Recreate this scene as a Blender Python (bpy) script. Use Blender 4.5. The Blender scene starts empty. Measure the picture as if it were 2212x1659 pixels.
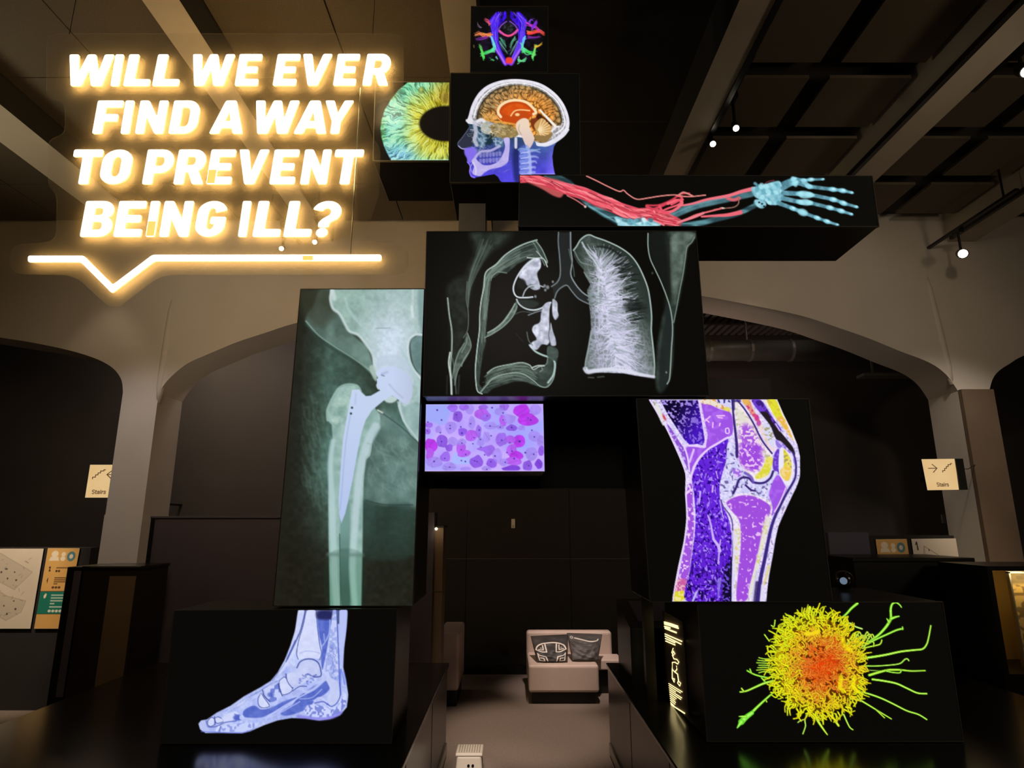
import bpy, bmesh, math, random
import numpy as np
from mathutils import Vector

random.seed(7)
RNG = np.random.default_rng(11)
SC = bpy.context.scene
COL = SC.collection

# ---------------------------------------------------------------- camera
F_PX, IMG_W, IMG_H = 1322.0, 2212.0, 1659.0
PITCH = math.radians(12.78)
EYE = Vector((0.0, 0.0, 1.7))
cam_data = bpy.data.cameras.new('camera')
cam_data.sensor_fit = 'HORIZONTAL'
cam_data.sensor_width = 36.0
cam_data.lens = F_PX / IMG_W * 36.0
cam_data.clip_start = 0.05
cam = bpy.data.objects.new('camera', cam_data)
cam.location = EYE
cam.rotation_euler = (math.pi / 2 + PITCH, 0, 0)
COL.objects.link(cam)
SC.camera = cam

# ---------------------------------------------------------------- world, exposure
world = bpy.data.worlds.new('world')
SC.world = world
world.use_nodes = True
world.node_tree.nodes['Background'].inputs[0].default_value = (1.0, 0.86, 0.70, 1)
world.node_tree.nodes['Background'].inputs[1].default_value = 0.0
SC.view_settings.view_transform = 'Standard'
SC.view_settings.look = 'None'
SC.view_settings.exposure = 0.0
SC.view_settings.gamma = 1.0
SC.view_settings.use_curve_mapping = False
SC.cycles.use_denoising = True
SC.cycles.max_bounces = 6
SC.cycles.sample_clamp_indirect = 3.0

def lamp(name, kind, loc, energy, color, aim=None, size=0.1, spot=60, blend=0.8):
    d = bpy.data.lights.new(name, kind)
    d.energy = energy
    d.color = color
    if kind == 'SPOT':
        d.spot_size = math.radians(spot); d.spot_blend = blend; d.shadow_soft_size = size
    elif kind == 'AREA':
        d.size = size
    else:
        d.shadow_soft_size = size
    o = bpy.data.objects.new(name, d)
    o.location = loc
    if aim is not None:
        o.rotation_euler = (Vector(aim) - Vector(loc)).to_track_quat('-Z', 'Y').to_euler()
    COL.objects.link(o)
    return o

WARM = (1.0, 0.78, 0.56)
COOL = (0.93, 0.88, 1.0)
# track spots of the hall (most hang outside the frame), with some added fill spots; the lens of each visible one is built further down
LAMPS = [
    # loc, aim, watts, colour, cone, size
    ((-3.2, 3.9, 5.0), (-3.5, 7.3, 3.2), 62, (1.0, 0.88, 0.74), 95, 0.15),
    ((3.4, 2.6, 4.9), (3.6, 7.3, 3.2), 140, (1.0, 0.82, 0.64), 80, 0.15),
    ((-4.6, 5.2, 5.0), (-4.4, 7.3, 1.8), 150, (0.95, 0.92, 1.0), 50, 0.1),
    ((4.6, 5.0, 5.0), (5.4, 7.3, 1.9), 260, (1.0, 0.9, 0.8), 50, 0.1),
    ((0.1, 4.6, 5.1), (0.15, 5.6, 0.0), 850, (1.0, 0.80, 0.66), 23, 0.1),
    ((0.5, 4.6, 5.1), (0.62, 6.75, 0.5), 1000, (1.0, 0.82, 0.75), 17, 0.1),
    ((-0.2, 4.5, 5.1), (-0.3, 4.55, 0.0), 260, (1.0, 0.84, 0.70), 24, 0.1),
    ((-0.1, -2.0, 4.9), (-0.25, 4.5, 0.12), 2000, (1.0, 0.86, 0.74), 3.4, 0.05),  # added narrow fill from behind the viewpoint, for the stool front
    ((2.7, 6.75, 5.0), (3.3, 7.3, 2.9), 16, (1.0, 0.80, 0.60), 60, 0.05),
    ((-5.0, 6.75, 5.0), (-5.0, 7.3, 2.6), 14, (1.0, 0.82, 0.62), 60, 0.05),
    ((2.4, 8.5, 1.9), (2.6, 9.2, 4.0), 60, (1.0, 0.72, 0.62), 110, 0.2),  # added upward fill so duct and deck beyond the arch show
    ((-2.7, 6.2, 1.3), (-2.9, 7.6, 4.0), 42, (1.0, 0.84, 0.68), 80, 0.1),  # added fill from below, brightening the left arch soffit
    ((2.7, 6.3, 1.4), (3.5, 7.6, 3.4), 22, (1.0, 0.88, 0.80), 70, 0.1),  # same added fill for the right arch soffit
    ((-4.6, 4.2, 5.0), (-4.9, 6.2, 1.1), 800, (1.0, 0.80, 0.58), 24, 0.1),
    ((4.4, 3.8, 5.0), (4.8, 6.6, 1.6), 400, (1.0, 0.80, 0.58), 26, 0.1),
]
for i, (l, a, e, c, s, r) in enumerate(LAMPS):
    lamp('track_or_fill_spot', 'SPOT', l, e, c, a, r, s)
# soft fill lights, added out of view: ceiling, arch interiors, dark fronts
lamp('ceiling_fill', 'AREA', (-5.8, 4.6, 3.4), 30, (1.0, 0.90, 0.66), (-2.6, 3.2, 5.6), 0.8)
lamp('aisle_fill', 'AREA', (-4.6, 8.3, 4.7), 34, (1.0, 0.82, 0.62), (-4.6, 9.6, 2.2), 0.8)  # added fill lifting the dark interiors behind the arches
lamp('aisle_fill', 'AREA', (-2.6, 8.3, 4.9), 16, (0.95, 0.82, 0.88), (-2.8, 9.6, 2.2), 0.6)
lamp('aisle_fill', 'AREA', (4.2, 8.4, 4.9), 7, (1.0, 0.85, 0.8), (4.2, 9.9, 2.2), 0.6)
lamp('hall_fill', 'AREA', (0.0, -2.2, 4.6), 16, (1.0, 0.88, 0.74), (0.0, 4.0, 1.5), 1.6)  # added fill behind the viewpoint, lifting the black fronts
lamp('ceiling_fill', 'AREA', (5.5, 0.5, 3.2), 40, (1.0, 0.80, 0.58), (3.0, 3.5, 5.6), 0.8)

# ---------------------------------------------------------------- projecting helpers
FWD = Vector((0, math.cos(PITCH), math.sin(PITCH)))
UPV = Vector((0, -math.sin(PITCH), math.cos(PITCH)))
RGT = Vector((1, 0, 0))

def ray(px, py):
    return FWD * F_PX + RGT * (px - IMG_W / 2) + UPV * (IMG_H / 2 - py)

def at_y(px, py, y):
    d = ray(px, py)
    return EYE + d * (y / d.y)

def at_z(px, py, z):
    d = ray(px, py)
    return EYE + d * ((z - EYE.z) / d.z)

# ---------------------------------------------------------------- materials
def mat(name, rgb, rough=0.6, metal=0.0, spec=0.5, noise=0.0, nscale=8.0, bump=0.0, bscale=60.0, coat=0.0):
    m = bpy.data.materials.new(name)
    m.use_nodes = True
    nt = m.node_tree
    b = nt.nodes['Principled BSDF']
    b.inputs['Base Color'].default_value = (*rgb, 1)
    b.inputs['Roughness'].default_value = rough
    b.inputs['Metallic'].default_value = metal
    b.inputs['Specular IOR Level'].default_value = spec
    b.inputs['Coat Weight'].default_value = coat
    tc = nt.nodes.new('ShaderNodeTexCoord')
    if noise > 0:
        n = nt.nodes.new('ShaderNodeTexNoise'); n.inputs['Scale'].default_value = nscale
        n.inputs['Detail'].default_value = 4
        nt.links.new(tc.outputs['Object'], n.inputs['Vector'])
        r = nt.nodes.new('ShaderNodeMapRange')
        r.inputs['To Min'].default_value = 1 - noise; r.inputs['To Max'].default_value = 1 + noise
        r.inputs['From Min'].default_value = 0.25; r.inputs['From Max'].default_value = 0.75
        nt.links.new(n.outputs['Fac'], r.inputs['Value'])
        mx = nt.nodes.new('ShaderNodeVectorMath'); mx.operation = 'SCALE'
        mx.inputs[0].default_value = rgb
        nt.links.new(r.outputs['Result'], mx.inputs['Scale'])
        nt.links.new(mx.outputs['Vector'], b.inputs['Base Color'])
    if bump > 0:
        n2 = nt.nodes.new('ShaderNodeTexNoise'); n2.inputs['Scale'].default_value = bscale
        n2.inputs['Detail'].default_value = 3
        nt.links.new(tc.outputs['Object'], n2.inputs['Vector'])
        bp = nt.nodes.new('ShaderNodeBump'); bp.inputs['Strength'].default_value = bump
        bp.inputs['Distance'].default_value = 0.01
        nt.links.new(n2.outputs['Fac'], bp.inputs['Height'])
        nt.links.new(bp.outputs['Normal'], b.inputs['Normal'])
    return m

def emit(name, rgb, strength):
    m = bpy.data.materials.new(name); m.use_nodes = True
    b = m.node_tree.nodes['Principled BSDF']
    b.inputs['Base Color'].default_value = (0.02, 0.02, 0.02, 1)
    b.inputs['Emission Color'].default_value = (*rgb, 1)
    b.inputs['Emission Strength'].default_value = strength
    return m

def s2l(c):
    c = np.asarray(c, dtype=np.float32) / 255.0
    return np.where(c <= 0.04045, c / 12.92, ((c + 0.055) / 1.055) ** 2.4)

def rgb(*c):
    return tuple(float(v) for v in s2l(c))

def vcol_mat(name, strength=1.0, lit=False, rough=0.35):
    """colour from the mesh's own 'print' attribute: a lit screen (emission) or printed matter (base colour)"""
    m = bpy.data.materials.new(name); m.use_nodes = True
    nt = m.node_tree; b = nt.nodes['Principled BSDF']
    at = nt.nodes.new('ShaderNodeAttribute'); at.attribute_name = 'print'
    if lit:
        b.inputs['Base Color'].default_value = (0.006, 0.006, 0.006, 1)
        b.inputs['Specular IOR Level'].default_value = 0.2
        b.inputs['Roughness'].default_value = rough
        nt.links.new(at.outputs['Color'], b.inputs['Emission Color'])
        b.inputs['Emission Strength'].default_value = strength
    else:
        b.inputs['Roughness'].default_value = rough
        nt.links.new(at.outputs['Color'], b.inputs['Base Color'])
    return m

M = {
    'plaster': mat('painted_plaster', rgb(176, 166, 152), 0.75, noise=0.05, nscale=1.5, bump=0.08),
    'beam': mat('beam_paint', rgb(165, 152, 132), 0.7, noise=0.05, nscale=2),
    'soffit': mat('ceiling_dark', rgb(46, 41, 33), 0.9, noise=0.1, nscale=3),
    'ceil_panel': mat('ceiling_mesh', rgb(88, 76, 58), 0.9, noise=0.2, nscale=90, bump=0.3, bscale=160),
    'black': mat('black_laminate', rgb(17, 16, 14), 0.34, spec=0.4, noise=0.1, nscale=5),
    'partition': mat('black_partition_paint', rgb(42, 40, 38), 0.8, spec=0.2, noise=0.1, nscale=4),
    'gloss': mat('glossy_black_top', rgb(22, 19, 18), 0.22, spec=0.5, noise=0.1, nscale=3),
    'side': mat('dark_brown_laminate', rgb(34, 28, 25), 0.28, spec=0.4, noise=0.12, nscale=2),
    'rim': mat('screen_rim', rgb(84, 80, 70), 0.4, spec=0.4),
    'floor': mat('carpet_floor', rgb(112, 98, 88), 0.9, noise=0.15, nscale=60, bump=0.3, bscale=200),
    'darkwall': mat('dark_wall_paint', rgb(60, 54, 50), 0.85, noise=0.08, nscale=2),
    'purple': mat('dark_purple_laminate', rgb(66, 60, 76), 0.6, noise=0.06, nscale=2),
    'cream': mat('cream_bench_vinyl', rgb(186, 165, 152), 0.6, noise=0.04, nscale=6, bump=0.1, bscale=120),
    'white': mat('white_plastic', rgb(222, 208, 192), 0.5, noise=0.02),
    'grip': mat('grey_grip', rgb(170, 155, 140), 0.7),
    'metal': mat('dark_metal', rgb(40, 37, 33), 0.4, metal=0.7),
    'steel': mat('brushed_steel', rgb(170, 165, 150), 0.35, metal=0.9, noise=0.05, nscale=40),
    'duct': mat('galvanised_duct', rgb(120, 116, 108), 0.45, metal=0.5, noise=0.1, nscale=12),
    'brown': mat('brown_panel', rgb(92, 74, 56), 0.7, noise=0.1, nscale=3),
    'gold': mat('gold_panel', rgb(190, 150, 74), 0.5, noise=0.1, nscale=6),
    'lens': emit('lamp_lens', (1.0, 0.88, 0.66), 14.0),
    'lens_dim': emit('lamp_lens_dim', (1.0, 0.8, 0.5), 6.0),
    'lens_sheen': emit('pale_blue_lens_sheen', (0.30, 0.42, 0.60), 0.42),  # weak glow in place of a reflection on the lens
}
def glass_mat(name, tint, keep):
    m = bpy.data.materials.new(name); m.use_nodes = True
    nt = m.node_tree; out = nt.nodes['Material Output']; b = nt.nodes['Principled BSDF']
    b.inputs['Base Color'].default_value = (*tint, 1); b.inputs['Roughness'].default_value = 0.6
    b.inputs['Specular IOR Level'].default_value = 0.0
    t = nt.nodes.new('ShaderNodeBsdfTransparent'); x = nt.nodes.new('ShaderNodeMixShader')
    x.inputs[0].default_value = keep
    nt.links.new(t.outputs[0], x.inputs[1]); nt.links.new(b.outputs[0], x.inputs[2])
    nt.links.new(x.outputs[0], out.inputs[0])
    return m
M['acrylic'] = glass_mat('halo_acrylic', rgb(235, 215, 170), 0.075)
M['glass'] = glass_mat('case_glass', rgb(200, 200, 190), 0.06)

# ---------------------------------------------------------------- building helpers
def link(name, me, m=None, parent=None):
    o = bpy.data.objects.new(name, me)
    COL.objects.link(o)
    if m is not None:
        for x in (m if isinstance(m, (list, tuple)) else [m]):
            me.materials.append(x)
    if parent is not None:
        o.parent = parent
        o.matrix_parent_inverse = parent.matrix_world.inverted()
        if parent.type == 'EMPTY':
            from mathutils import Matrix
            o.matrix_parent_inverse = Matrix.Translation(-parent.location)
    return o

def tag(o, label, cat, group=None, kind=None):
    o['label'] = label; o['category'] = cat
    if group: o['group'] = group
    if kind: o['kind'] = kind
    return o

def empty(name, loc, label, cat, group=None):
    o = bpy.data.objects.new(name, None)
    o.empty_display_size = 0.1
    o.location = loc
    COL.objects.link(o)
    return tag(o, label, cat, group)

def struct(o):
    o['kind'] = 'structure'
    return o

def smooth(o, on=True):
    for p in o.data.polygons: p.use_smooth = on
    return o

class MB:
    """collects shapes into one bmesh"""
    def __init__(s): s.bm = bmesh.new()
    def hexa(s, pts, bevel=0.0, seg=2):
        """8 points: 4 front (TL TR BR BL), 4 back"""
        v = [s.bm.verts.new(p) for p in pts]
        fs = []
        for f in ((0, 3, 2, 1), (4, 5, 6, 7), (0, 1, 5, 4), (1, 2, 6, 5), (2, 3, 7, 6), (3, 0, 4, 7)):
            fs.append(s.bm.faces.new([v[i] for i in f]))
        if bevel > 0:
            ed = list({e for f in fs for e in f.edges})
            bmesh.ops.bevel(s.bm, geom=ed, offset=bevel, segments=seg, profile=0.5, affect='EDGES')
        return s
    def box(s, x0, x1, y0, y1, z0, z1, bevel=0.0, seg=2):
        return s.hexa([(x0, y0, z1), (x1, y0, z1), (x1, y0, z0), (x0, y0, z0),
                       (x0, y1, z1), (x1, y1, z1), (x1, y1, z0), (x0, y1, z0)], bevel, seg)
    def prism(s, pts, d):
        """planar polygon (list of 3D points) pushed along vector d"""
        a = [s.bm.verts.new(p) for p in pts]
        b = [s.bm.verts.new(Vector(p) + Vector(d)) for p in pts]
        n = len(pts)
        s.bm.faces.new(a); s.bm.faces.new(b[::-1])
        for i in range(n):
            s.bm.faces.new((a[i], b[i], b[(i + 1) % n], a[(i + 1) % n]))
        return s
    def tube(s, pts, r, n=8, cap=True):
        pts = [Vector(p) for p in pts]
        rs = r if isinstance(r, (list, tuple)) else [r] * len(pts)
        rings = []
        for i, p in enumerate(pts):
            t = (pts[min(i + 1, len(pts) - 1)] - pts[max(i - 1, 0)]).normalized()
            a = t.orthogonal().normalized() if abs(t.z) > 0.95 else t.cross(Vector((0, 0, 1))).normalized()
            b = t.cross(a)
            rings.append([s.bm.verts.new(p + (a * math.cos(2 * math.pi * k / n) + b * math.sin(2 * math.pi * k / n)) * rs[i]) for k in range(n)])
        for i in range(len(rings) - 1):
            for k in range(n):
                s.bm.faces.new((rings[i][k], rings[i][(k + 1) % n], rings[i + 1][(k + 1) % n], rings[i + 1][k]))
        if cap:
            s.bm.faces.new(rings[0][::-1]); s.bm.faces.new(rings[-1])
        return s
    def ball(s, c, r, sx=1, sy=1, sz=1, u=20, v=12):
        from mathutils import Matrix
        bmesh.ops.create_uvsphere(s.bm, u_segments=u, v_segments=v, radius=r,
                                  matrix=Matrix.Translation(c) @ Matrix.Diagonal((sx, sy, sz, 1)))
        return s
    def build(s, name, m, parent=None, smooth_=False):
        bmesh.ops.recalc_face_normals(s.bm, faces=s.bm.faces)
        me = bpy.data.meshes.new(name)
        s.bm.to_mesh(me); s.bm.free()
        o = link(name, me, m, parent)
        if smooth_: smooth(o)
        return o
# ================================================================ the hall
WALL_Y, WALL_T = 7.3, 0.55
CEIL_Z, BEAM_Z = 5.63, 5.24
XL, XR, YN, YF = -9.0, 9.5, -2.5, 11.5

struct(MB().box(XL, XR, YN, YF, -0.1, 0.0).build('floor', M['floor']))
ceiling = struct(MB().box(XL, XR, YN, YF, CEIL_Z, CEIL_Z + 0.1).build('ceiling', M['soffit']))
struct(MB().box(XL - 0.1, XL, YN, YF, 0, CEIL_Z).build('wall_left', M['darkwall']))
struct(MB().box(XR, XR + 0.1, YN, YF, 0, CEIL_Z).build('wall_right', M['darkwall']))
struct(MB().box(XL, XR, YF, YF + 0.1, 0, CEIL_Z).build('wall_back', M['darkwall']))
struct(MB().box(XL, XR, YN - 0.1, YN, 0, CEIL_Z).build('wall_front', M['darkwall']))

# beams running away from the visitor, and the mesh panels hung between them
BEAMS = [(-7.15, -6.75), (-4.88, -4.44), (-2.57, -2.31), (-0.50, -0.25), (1.58, 1.83), (3.56, 3.86), (5.62, 5.98), (7.7, 8.05)]
for x0, x1 in BEAMS:
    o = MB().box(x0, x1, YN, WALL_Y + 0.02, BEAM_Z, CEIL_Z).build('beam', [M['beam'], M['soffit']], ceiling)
    if x0 < 2:                                   # shade put into the flank colour of these beams
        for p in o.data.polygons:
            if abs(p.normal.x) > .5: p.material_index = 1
edges = [(-9.0, -7.2)] + [(BEAMS[i][1], BEAMS[i + 1][0]) for i in range(len(BEAMS) - 1)]
PZ = 5.5
for k, (bx0, bx1) in enumerate(edges):
    if k == 4:                                   # unlit bay: its shade is given by leaving the panels out; two fine seams
        for y in (3.9, 5.4):
            MB().box(bx0 + .02, bx1 - .02, y, y + .012, CEIL_Z - .012, CEIL_Z).build('seam_strip', M['darkwall'], ceiling)
        continue
    tight = k < 4                                # on the left the sheets almost touch
    w = (bx1 - bx0)
    for c in range(2):
        px0 = bx0 + (.01 if tight else .06) + c * (w / 2 + (0 if tight else .03))
        px1 = px0 + w / 2 - (.012 if tight else .15)
        for r in range(10):
            y0 = -1.42 + r * 0.865
            MB().box(px0, px1, y0, y0 + (.855 if tight else .68), PZ, PZ + 0.03).build('panel', M['ceil_panel'], ceiling)
# black lighting tracks along the beams
for x, s in ((BEAMS[4][1], 1), (BEAMS[5][0], -1), (BEAMS[6][0], -1)):
    MB().box(min(x, x + s * .045), max(x, x + s * .045), YN, WALL_Y - .1, BEAM_Z - .02, BEAM_Z + .03).build('lighting_track', M['black'], ceiling)

# dark chamfered end boards where each bay meets the arcade
# (the bay ends are part of the ceiling)
# ---------------------------------------------------------------- arcade wall with flat arches
def wx(px, py): return at_y(px, py, WALL_Y).x
def wp(px, py):
    p = at_y(px, py, WALL_Y); return (p.x, p.z)
def curve(pts):                      # photo outline -> metres, smoothed
    p = np.array([wp(*q) for q in pts])
    out = []
    n = len(p)
    for i in range(n - 1):
        p0, p1, p2, p3 = p[max(i - 1, 0)], p[i], p[i + 1], p[min(i + 2, n - 1)]
        for t in np.linspace(0, 1, 4, endpoint=False):
            out.append(0.5 * ((2 * p1) + (-p0 + p2) * t + (2 * p0 - 5 * p1 + 4 * p2 - p3) * t * t + (-p0 + 3 * p1 - 3 * p2 + p3) * t ** 3))
    out.append(p[-1])
    return [tuple(q) for q in out]
A_left = curve([(347, 850), (359, 829), (377, 808), (407, 784), (452, 764), (512, 739), (573, 719), (639, 698), (800, 660), (1000, 628), (1209, 612)])
A_right = curve([(1209, 612), (1320, 616), (1420, 625), (1520, 640), (1622, 659), (1731, 682), (1811, 708), (1877, 731), (1943, 758), (1996, 778), (2026, 794), (2050, 815), (2071, 845)])
B_right = curve([(-330, 692), (-180, 702), (0, 729), (75, 741), (150, 757), (200, 772), (232, 787), (252, 803), (264, 823), (267, 848)])
C_left = curve([(2140, 845), (2146, 820), (2158, 802), (2182, 785), (2212, 768), (2300, 735), (2420, 705), (2700, 680)])
CL0, CL1 = wx(258, 900), wx(336, 900)       # left column
CR0, CR1 = wx(2082, 920), wx(2150, 920)     # right column
def pin(c, x, last):                          # bring the curve's end to the jamb
    k = len(c) - 1 if last else 0
    d = x - c[k][0]
    out = []
    for i, (a, b) in enumerate(c):
        f = max(0, 1 - abs(i - k) / 12)
        out.append((a + d * f, b))
    return out
A_left = pin(A_left, CL1, False); A_right = pin(A_right, CR0, True)
B_right = pin(B_right, CL0, True); C_left = pin(C_left, CR1, False)
outline = [(XL, CEIL_Z), (XL, 0)]
outline += [(XL + 0.4, 0), (XL + 0.4, B_right[0][1])] + B_right + [(CL0, 0), (CL1, 0)]
outline += A_left + A_right[1:] + [(CR0, 0), (CR1, 0)] + C_left + [(XR - 0.4, C_left[-1][1]), (XR - 0.4, 0), (XR, 0), (XR, CEIL_Z)]
outline = [p for i, p in enumerate(outline) if math.dist(p, outline[i - 1]) > 1e-3]
from mathutils.geometry import tessellate_polygon
tri = tessellate_polygon([[Vector((x, z, 0)) for x, z in outline]])
mb = MB()
va = [mb.bm.verts.new((x, WALL_Y, z)) for x, z in outline]
vb = [mb.bm.verts.new((x, WALL_Y + WALL_T, z)) for x, z in outline]
for t in tri:
    mb.bm.faces.new([va[k] for k in t]); mb.bm.faces.new([vb[k] for k in t[::-1]])
n_ = len(outline)
for k in range(n_):
    mb.bm.faces.new((va[k], va[(k + 1) % n_], vb[(k + 1) % n_], vb[k]))
arcade = struct(mb.build('wall_arcade', M['plaster']))
# faint rib where each pier folds into the spandrel
for (xa, ya), (xb, yb) in (((372, 640), (338, 870)), ((2002, 590), (2060, 830))):
    a, b = at_y(xa, ya, WALL_Y - 0.004), at_y(xb, yb, WALL_Y - 0.004)
    a, b = a + Vector((0, .036, 0)), b + Vector((0, .036, 0))
    MB().tube([a, a.lerp(b, .15), a.lerp(b, .6), a.lerp(b, .85), b], [.03, .044, .05, .046, .03], 16).build('rib', M['plaster'], arcade, True)
# joint line low on the left pier
z0 = at_y(270, 1112, WALL_Y).z
MB().box(CL0 - 0.006, CL1 + 0.004, WALL_Y - 0.006, WALL_Y + WALL_T, 0, z0).build('pier_base', M['plaster'], arcade)
# brown cladding on the front of the right pier
zc = at_y(2110, 841, WALL_Y - 0.05).z
MB().box(CR0 - .002, CR1 + 0.01, WALL_Y - 0.06, WALL_Y, 0, zc).build('cladding_panel', M['brown'], arcade)
# dark dropped ceiling and wall beyond the arches
struct(MB().box(XL, -1.8, 9.6, 9.7, 0, CEIL_Z).build('wall_beyond_1', M['darkwall']))
struct(MB().box(-1.8, 9.5, 9.9, 10.0, 0, CEIL_Z).build('wall_beyond_2', M['darkwall']))

# black partition behind the benches
part = struct(MB().box(-2.0, 3.3, 7.62, 7.72, 0, 3.5).build('wall_partition', M['partition']))
for x in (-0.55, 0.7, 1.95):
    MB().box(x - 0.003, x + 0.003, 7.615, 7.62, 0, 3.5).build('panel_joint', M['black'], part)
for z in (1.28, 2.55):
    MB().box(-2.0, 3.3, 7.614, 7.62, z - 0.003, z + 0.003).build('panel_joint', M['rim'], part)
bb = struct(MB().box(-2.0, 3.3, 7.60, 7.62, 0, 0.09).build('baseboard_partition', M['black']))

# services above the right-hand aisle
dk = empty('ventilation_duct', at_y(1650, 765, 9.0), 'grey galvanised ventilation duct running under the ceiling beyond the right arch', 'duct')
a = at_y(1380, 757, 9.0); b = at_y(1780, 760, 9.0)
for k in (1.2, 3.6): MB().box(k - .012, k + .012, 8.99, 9.01, a.z + .15, CEIL_Z).build('hanger', M['duct'], dk)
MB().tube([(0.2, 9.0, a.z), (b.x + 0.1, 9.0, a.z)], 0.16, 20).build('pipe', M['duct'], dk, True)
for k in range(7):
    x = 0.5 + k * 0.62
    MB().tube([(x, 9.0, a.z), (x + 0.04, 9.0, a.z)], 0.172, 20).build('flange', M['duct'], dk)
cs = empty('corrugated_ceiling_deck', at_y(1600, 705, 9.3), 'corrugated metal ceiling deck lit dimly behind the right arch', 'ceiling deck')
za = at_y(1560, 700, 8.9).z
for k in range(46):
    x = 0.3 + k * 0.12
    MB().box(x, x + 0.07, 8.1, 9.85, za + 0.12, za + 0.2).build('rib', M['duct'], cs)
MB().box(0.2, 6.0, 8.1, 9.88, za + 0.2, za + 0.24).build('sheet', M['duct'], cs)
tr = empty('hanging_tray', at_y(1910, 800, 8.6), 'slim pale hanging cable tray under the right end of the arch', 'cable tray')
p, q = at_y(1858, 812, 8.6), at_y(1975, 812, 8.6)
MB().box(p.x, q.x + 0.5, 8.5, 8.7, p.z - 0.02, p.z + 0.02).build('tray', M['duct'], tr)
for px in (1883, 1960):
    h = at_y(px, 790, 8.6)
    MB().box(h.x - 0.012, h.x + 0.012, 8.59, 8.61, p.z, CEIL_Z).build('hanger', M['duct'], tr)
# ================================================================ drawing the prints and the screen pictures
# A picture is a fine grid of points on the flat screen itself; every point carries its own colour.
def vnoise(x, y, sc, seed=0):
    x = np.asarray(x, np.float32) / sc; y = np.asarray(y, np.float32) / sc
    xi = np.floor(x).astype(np.int64); yi = np.floor(y).astype(np.int64)
    fx = x - xi; fy = y - yi
    fx = fx * fx * (3 - 2 * fx); fy = fy * fy * (3 - 2 * fy)
    def h(a, b):
        n = (a * 374761393 + b * 668265263 + seed * 974711 + 12345) & 0x7fffffff
        n = ((n ^ (n >> 13)) * 1274126177) & 0x7fffffff
        n = n ^ (n >> 16)
        return (n & 0xffff).astype(np.float32) / 65535.0
    return (h(xi, yi) * (1 - fx) + h(xi + 1, yi) * fx) * (1 - fy) + (h(xi, yi + 1) * (1 - fx) + h(xi + 1, yi + 1) * fx) * fy

def fbm(x, y, sc, seed=0, oct_=4):
    t = 0; a = 0.5
    for o in range(oct_):
        t = t + a * vnoise(x, y, sc / 2 ** o, seed + o * 17); a *= 0.5
    return t / (1 - 0.5 ** oct_)

def ridge(x, y, sc, seed=0, w=0.12):
    n = np.abs(vnoise(x, y, sc, seed) - 0.5) * 2
    return np.clip(1 - n / w, 0, 1)

def worley(x, y, sc, seed=0):
    x = np.asarray(x, np.float32) / sc; y = np.asarray(y, np.float32) / sc
    xi = np.floor(x).astype(np.int64); yi = np.floor(y).astype(np.int64)
    f1 = np.full(x.shape, 9.0, np.float32); f2 = f1.copy(); cid = np.zeros(x.shape, np.float32)
    def h(a, b, s):
        n = (a * 374761393 + b * 668265263 + (seed + s) * 974711 + 777) & 0x7fffffff
        n = ((n ^ (n >> 13)) * 1274126177) & 0x7fffffff
        n = n ^ (n >> 16)
        return (n & 0xffff).astype(np.float32) / 65535.0
    for dx in (-1, 0, 1):
        for dy in (-1, 0, 1):
            a, b = xi + dx, yi + dy
            d = np.hypot(a + h(a, b, 1) - x, b + h(a, b, 2) - y)
            c = h(a, b, 3)
            cid = np.where(d < f1, c, cid)
            f2 = np.where(d < f1, f1, np.minimum(f2, d)); f1 = np.minimum(f1, d)
    return f1, f2, cid

def spline(pts, k=6, closed=False):
    p = np.asarray(pts, np.float32)
    n = len(p)
    if n < 3: return p
    out = []
    rng = range(n) if closed else range(n - 1)
    t = np.linspace(0, 1, k, endpoint=False)[:, None]
    for i in rng:
        if closed: p0, p1, p2, p3 = p[i - 1], p[i], p[(i + 1) % n], p[(i + 2) % n]
        else: p0, p1, p2, p3 = p[max(i - 1, 0)], p[i], p[i + 1], p[min(i + 2, n - 1)]
        out.append(0.5 * (2 * p1 + (-p0 + p2) * t + (2 * p0 - 5 * p1 + 4 * p2 - p3) * t * t + (-p0 + 3 * p1 - 3 * p2 + p3) * t ** 3))
    o = np.concatenate(out)
    return o if closed else np.vstack([o, p[-1:]])

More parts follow.
